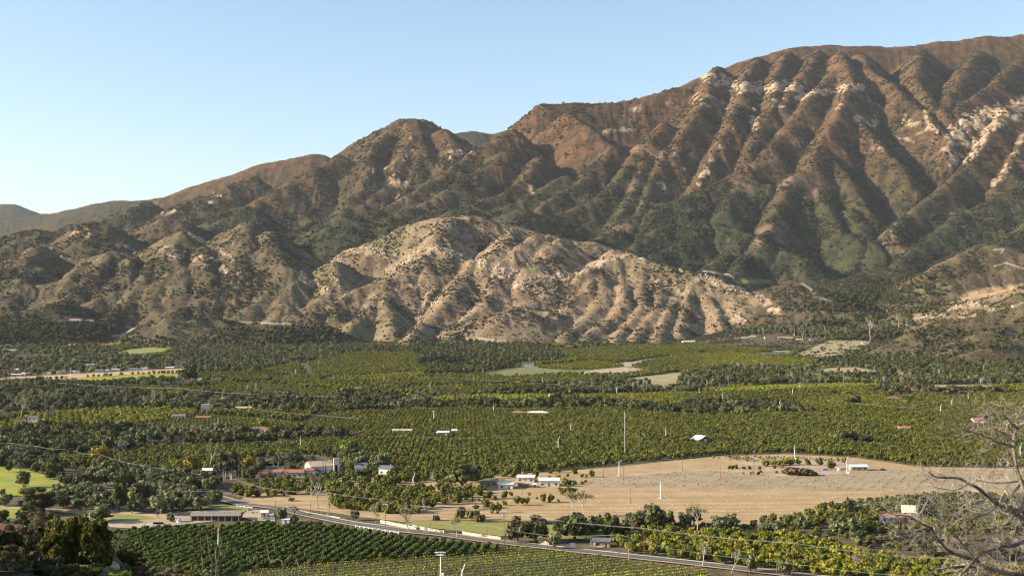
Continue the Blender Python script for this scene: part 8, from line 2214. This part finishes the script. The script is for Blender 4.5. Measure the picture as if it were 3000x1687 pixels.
def strip_near(name, cr, pts, w, mat, lift):
    q = [near(cr, *p) for p in pts]; c = [(a.x, a.y) for a in q]; L_ = []
    for i, a in enumerate(c):
        t = np.array(c[min(i + 1, len(c) - 1)]) - np.array(c[max(i - 1, 0)]); t = t / np.linalg.norm(t); n = np.array([-t[1], t[0]]) * w / 2
        for sgn in (1, -1):
            e = np.array(a) + n * sgn; L_.append((e[0], e[1], q[i].z + lift))
    f = [(2 * i, 2 * i + 1, 2 * i + 3, 2 * i + 2) for i in range(len(c) - 1)]
    return tag(link(bpy.data.objects.new(name, mesh_np(name, L_, f, (mat,)))), kind='structure')
strip_near('driveway', c7, ((-60, 1428), (100, 1424), (250, 1420), (400, 1416), (560, 1410), (740, 1404)), 1.6, m_as, .28)
p = near(c7, 475, 1385); s = m_per_px(p) / 4.14
t = empty('pipe_railing', p); tag(t, 'pale metal pipe railing with one post at the lower left', 'railing')
MB().tube([(0, 0, -.3), (0, 0, 222 * s)], [.05, .05], 7).build('post', M_STEEL, t); MB().tube([(-16 * .6, .6, 252 * s), (-475 * s * .5, .1, 240 * s), (.05, 0, 220 * s)], [.055, .055, .055], 7).build('rail', M_STEEL, t)
MB().tube([(-9, .5, 110 * s), (-170 * s, .05, 104 * s), (0, 0, 100 * s)], [.02, .02, .02], 5).build('lower_wire', M_STEEL, t)
t = empty('traffic_cone', p + Vector((-6 * s, -1.2, .1))); tag(t, 'orange and white striped traffic cone at the foot of the railing post', 'traffic cone'); k = 78 * s
MB().box(-.22, .22, -.22, .22, -.25, .05).build('base', M_RUST, t)
M_OR = vary_mat('orange_plastic', (.75, .16, .03)); M_CW = vary_mat('white_band', (.75, .75, .8))
zs = [.052, .25, .42, .55, .70, 1.0]
for i in range(5): a_, b_ = zs[i] * k, zs[i + 1] * k; MB().tube([(0, 0, a_), (0, 0, b_)], [.17 * (1.12 - zs[i]), .17 * (1.12 - zs[i + 1])], 12).build('band', M_CW if i in (1, 3) else M_OR, t)
p = near(c7, 1062, 1345); s = m_per_px(p) / 4.14
o = MB().tube([(0, 0, -.4), (0, 0, 75 * s), (.02, 0, 145 * s)], [.09, .085, .075], 7).build('wooden_post', vary_mat('raw_pine', (.52, .37, .2), None, 2)); o.location = p; tag(o, 'raw pine post standing between the two yellow green bushes', 'post')
# near pole with the V brace
q = at(c7((1090, 850)), 165.0); dx, _, dz = ray(*c7((1090, 655))); yy = 150.0; base = Vector((dx * yy, yy, lz(dx * yy, yy))); h = CAM_Z + dz * yy - base.z; s = yy / F / 4.14
t = empty('utility_pole', base, .2); tag(t, 'pale weathered pole with a V braced crossarm rising behind the tall bush', 'utility pole'); M_PALEP = vary_mat('weathered_pole', (.55, .45, .31), (.40, .31, .21), 2)
MB().tube([(0, 0, -.5), (0, 0, h)], [.10, .07], 8).build('pole', M_PALEP, t); MB().box(-40 * s, 40 * s, -.2, -.1, h - .1, h + .06).build('crossarm', M_PALEP, t)
for sg in (-1, 1): MB().tube([(0, -.15, h - 55 * s), (sg * 32 * s, -.15, h - .1)], [.06, .06], 5).build('brace', M_PALEP, t)
MB().tube([(-28 * s, -.12, h - 85 * s), (-10 * s, -.15, h - 105 * s), (30 * s, -.2, h - 118 * s), (120 * s, -.2, h - 125 * s)], [.06, .06, .05, .03], 5).build('cable', M_STEEL, t)
# the red roof at the left edge
a_ = near(c7, 150, 1000); yy = 168.0
def pt(cr, x, y, d): dx, _, dz = ray(*cr((x, y))); return (dx * d, d, CAM_Z + dz * d)
t = empty('red_roof_house', (0, 0, 0)); tag(t, 'house with a red metal roof cut off by the left edge', 'house')
M_REDR = tile_mat('red_metal_roof', (.15, .035, .032), (.20, .055, .045), .5)
A, B_, C_, D_ = pt(c7, -330, 820, 156), pt(c7, 248, 848, 152), pt(c7, 100, 915, 143), pt(c7, -330, 1130, 138)
MB().slab([A, D_, C_, B_], .25).build('roof', M_REDR, t)
gzb = [lz(q[0], q[1]) - .5 for q in (A, B_, C_, D_)]
w_ = MB(); ins = lambda q, z: (q[0] * .995 - .3, q[1] + .3, z)
cn = [(A, gzb[0]), (B_, gzb[1]), (C_, gzb[2]), (D_, gzb[3])]
for i in range(4):
    (a1, z1), (b1, z2) = cn[i], cn[(i + 1) % 4]
    w_.quad((a1[0] - .4, a1[1], z1), (b1[0] - .4, b1[1], z2), (b1[0] - .4, b1[1], b1[2] - .3), (a1[0] - .4, a1[1], a1[2] - .3))
w_.build('wall', M_DARK, t)
# dry stalks of weeds close to the camera, along the bottom edge
M_STALK = vary_mat('dry_stalk', (.13, .095, .07), (.06, .045, .033), 3)
for i, (x0, y0, x1, y1, bend) in enumerate(((80, 1500, 25, 935, 8), (130, 1560, 215, 975, -15), (135, 1449, 130, 1130, 5), (960, 1460, 755, 1080, -60), (1260, 1470, 1105, 1220, -30), (1310, 1470, 1450, 1010, 30), (650, 1400, 530, 1190, -20), (950, 1449, 1035, 1280, 5), (2530 - 2560, 1500, -60, 900, 4), (1560, 1500, 1600, 1330, 0))):
    d = 17.0 + i * .9
    a_, b_ = np.array(pt(c8, x0, y0, d)), np.array(pt(c8, x1, y1, d + .4)); gp = np.array([a_[0] - .1, d - .2, lz(a_[0] - .1, d - .2) - .1]); m_ = (a_ + b_) / 2 + np.array([bend * d / F / 4.14, 0, 0])
    dead_wood('weed_stalk', Vector(gp), [([gp, a_, m_, b_], .017, .006)], ('dark dry weed stalk crossing the orchard at the bottom left', 'dark dry stalk leaning right beside the wind machine', 'short dry stalk at the bottom left', 'curved dry stalk bending left over the vineyard edge', 'curved dry stalk next to the vineyard edge', 'tall dry stalk leaning right over the orchard rows', 'short curved stalk left of the bending one', 'small stalk between the two bending ones', 'tall dark stalk left of the wind machine', 'tiny stalk at the vineyard edge')[i], 'weed', 0, 200 + i, (M_STALK, M_STALK), .12, .006, 1.5)

# ------------------------------------------------------------------ the great dead tree at the right edge
def dp(cr, x, y, d): return np.array(pt(cr, x, y, d))
DT = 44.0
base = Vector((24.5, 46.0, lz(24.5, 46.0) - .3))
LB = [([base, np.array(base) + np.array([-.6, -.3, 2.5]), dp(c11, 3050, 1640, 46), dp(c11, 2800, 1300, 45.5), dp(c11, 2650, 1000, 45), dp(c11, 2567, 800, 45), dp(c11, 2480, 690, 44.5)], .26, .12),
      ([dp(c11, 2480, 690, 44.5), dp(c11, 2350, 650, 44), dp(c11, 2270, 590, 44), dp(c11, 2130, 490, 43.6), dp(c11, 2020, 390, 43.4), dp(c11, 1900, 330, 43.2), dp(c11, 1780, 265, 43), dp(c11, 1600, 255, 42.6), dp(c11, 1490, 245, 42.4), dp(c11, 1400, 180, 42)], .11, .02),
      ([dp(c11, 2740, 760, 45.4), dp(c11, 2567, 670, 45), dp(c11, 2450, 640, 44.6), dp(c11, 2340, 560, 44.4), dp(c11, 2440, 430, 45), dp(c11, 2567, 290, 45.5)], .10, .04),
      ([dp(c11, 2240, 600, 44), dp(c11, 2100, 690, 43.5), dp(c11, 1900, 770, 43), dp(c11, 1700, 830, 42.6), dp(c11, 1560, 850, 42.3)], .05, .012),
      ([dp(c11, 3050, 1640, 46), dp(c11, 2800, 1540, 45.5), dp(c11, 2600, 1460, 45), dp(c11, 2400, 1425, 44.6), dp(c11, 2200, 1370, 44.2), dp(c11, 2000, 1330, 43.8), dp(c11, 1900, 1335, 43.5), dp(c11, 1700, 1340, 43), dp(c11, 1500, 1375, 42.6)], .16, .03),
      ([dp(c11, 2760, 1230, 45.4), dp(c11, 2650, 1010, 45), dp(c11, 2430, 1080, 44), dp(c11, 2280, 1100, 43.6), dp(c11, 2060, 1165, 43.2), dp(c11, 1930, 1290, 43), dp(c11, 1780, 1449, 43)], .10, .06),
      ([dp(c11, 2090, 1335, 44), dp(c11, 2000, 1260, 43.6), dp(c11, 1900, 1150, 43.2), dp(c11, 1800, 1040, 42.8), dp(c11, 1755, 960, 42.5), dp(c11, 1790, 880, 42.3)], .055, .014),
      ([dp(c11, 2000, 1260, 43.6), dp(c11, 1800, 1200, 43.2), dp(c11, 1650, 1140, 43), dp(c11, 1540, 1020, 42.6), dp(c11, 1460, 920, 42.3), dp(c11, 1440, 850, 42)], .085, .03),
      ([dp(c11, 1460, 880, 42.2), dp(c11, 1330, 880, 42), dp(c11, 1180, 920, 41.8), dp(c11, 1080, 930, 41.6), dp(c11, 1000, 885, 41.5)], .045, .012),
      ([dp(c11, 1480, 930, 42.3), dp(c11, 1320, 950, 42), dp(c11, 1230, 1000, 41.8), dp(c11, 1190, 1090, 41.7), dp(c11, 1100, 1140, 41.6)], .045, .012),
      ([dp(c11, 1440, 860, 42), dp(c11, 1280, 790, 41.8), dp(c11, 1200, 735, 41.6), dp(c11, 1080, 712, 41.4), dp(c11, 980, 700, 41.3), dp(c11, 830, 630, 41)], .045, .010),
      ([dp(c11, 2700, 890, 45.3), dp(c11, 2567, 878, 45), dp(c11, 2400, 880, 44.6), dp(c11, 2250, 862, 44.2), dp(c11, 2080, 880, 44)], .06, .012),
      ([dp(c11, 2480, 690, 44.5), dp(c11, 2560, 420, 45), dp(c11, 2480, 150, 45.4), dp(c12, 2440, 800, 45.6), dp(c12, 2490, 640, 46), dp(c12, 2600, 540, 46.2)], .10, .04),
      ([dp(c12, 2460, 870, 45.6), dp(c12, 2380, 840, 45), dp(c12, 2250, 810, 44.6), dp(c12, 2100, 740, 44.2), dp(c12, 1950, 690, 43.8), dp(c12, 1800, 655, 43.4)], .06, .010),
      ([dp(c12, 2490, 640, 46), dp(c12, 2400, 560, 45.4), dp(c12, 2300, 480, 45), dp(c12, 2150, 480, 44.6), dp(c12, 2000, 500, 44.2), dp(c12, 1870, 470, 43.8)], .05, .009),
      ([dp(c12, 2150, 485, 44.6), dp(c12, 2040, 545, 44.3), dp(c12, 1940, 610, 44), dp(c12, 1820, 662, 43.6)], .032, .008),
      ([dp(c12, 2440, 800, 45.6), dp(c12, 2330, 700, 45.2), dp(c12, 2200, 650, 45), dp(c12, 2120, 560, 44.6)], .04, .009),
      ([dp(c12, 2600, 540, 46.2), dp(c12, 2480, 450, 46), dp(c12, 2380, 400, 45.6), dp(c12, 2280, 330, 45.2)], .04, .008),
      ([dp(c11, 2130, 490, 43.6), dp(c11, 2010, 560, 43.2), dp(c11, 1850, 600, 42.8), dp(c11, 1650, 610, 42.4), dp(c11, 1450, 640, 42)], .035, .008),
      ([dp(c11, 1900, 330, 43.2), dp(c11, 1750, 400, 42.8), dp(c11, 1580, 390, 42.4), dp(c11, 1420, 350, 42)], .03, .007),
      ([dp(c11, 2200, 1370, 44.2), dp(c11, 2050, 1440, 44), dp(c11, 1850, 1500, 43.6)], .05, .02),
      ([dp(c11, 2567, 290, 45.5), dp(c11, 2400, 310, 45.2), dp(c11, 2250, 320, 45), dp(c11, 2080, 300, 44.6), dp(c11, 1950, 260, 44.3)], .035, .008),
      ([dp(c11, 2480, 690, 44.5), dp(c11, 2380, 780, 44), dp(c11, 2200, 960, 43.5), dp(c11, 2050, 1010, 43), dp(c11, 1900, 1020, 42.8)], .04, .01),
      ([dp(c12, 2480, 1090, 45.4), dp(c12, 2300, 1100, 45), dp(c12, 2150, 1100, 44.6), dp(c12, 1980, 1050, 44.2)], .03, .008)]
dead_wood('dead_tree', base, LB, 'large leafless dead tree reaching in from the right edge', 'tree', 2, 404, (M_DEAD, M_TWIG), .9, .0125, 5.2)

# ------------------------------------------------------------------ air between here and the ranges
hz = MB().box(-16500, 16500, -400, 17900, -12, 2350).build('haze', [])
hm = bpy.data.materials.new('haze'); hm.use_nodes = True; nt = hm.node_tree
nt.nodes.remove(nt.nodes['Principled BSDF'])
pv = nd(nt, 'ShaderNodeVolumePrincipled'); pv.inputs['Color'].default_value = (.80, .88, 1.0, 1); pv.inputs['Density'].default_value = 0.9e-5
nt.links.new(pv.outputs[0], nt.nodes['Material Output'].inputs['Volume'])
hz.data.materials.append(hm); tag(hz, kind='stuff')
print('built', round(time.time() - T0, 1))
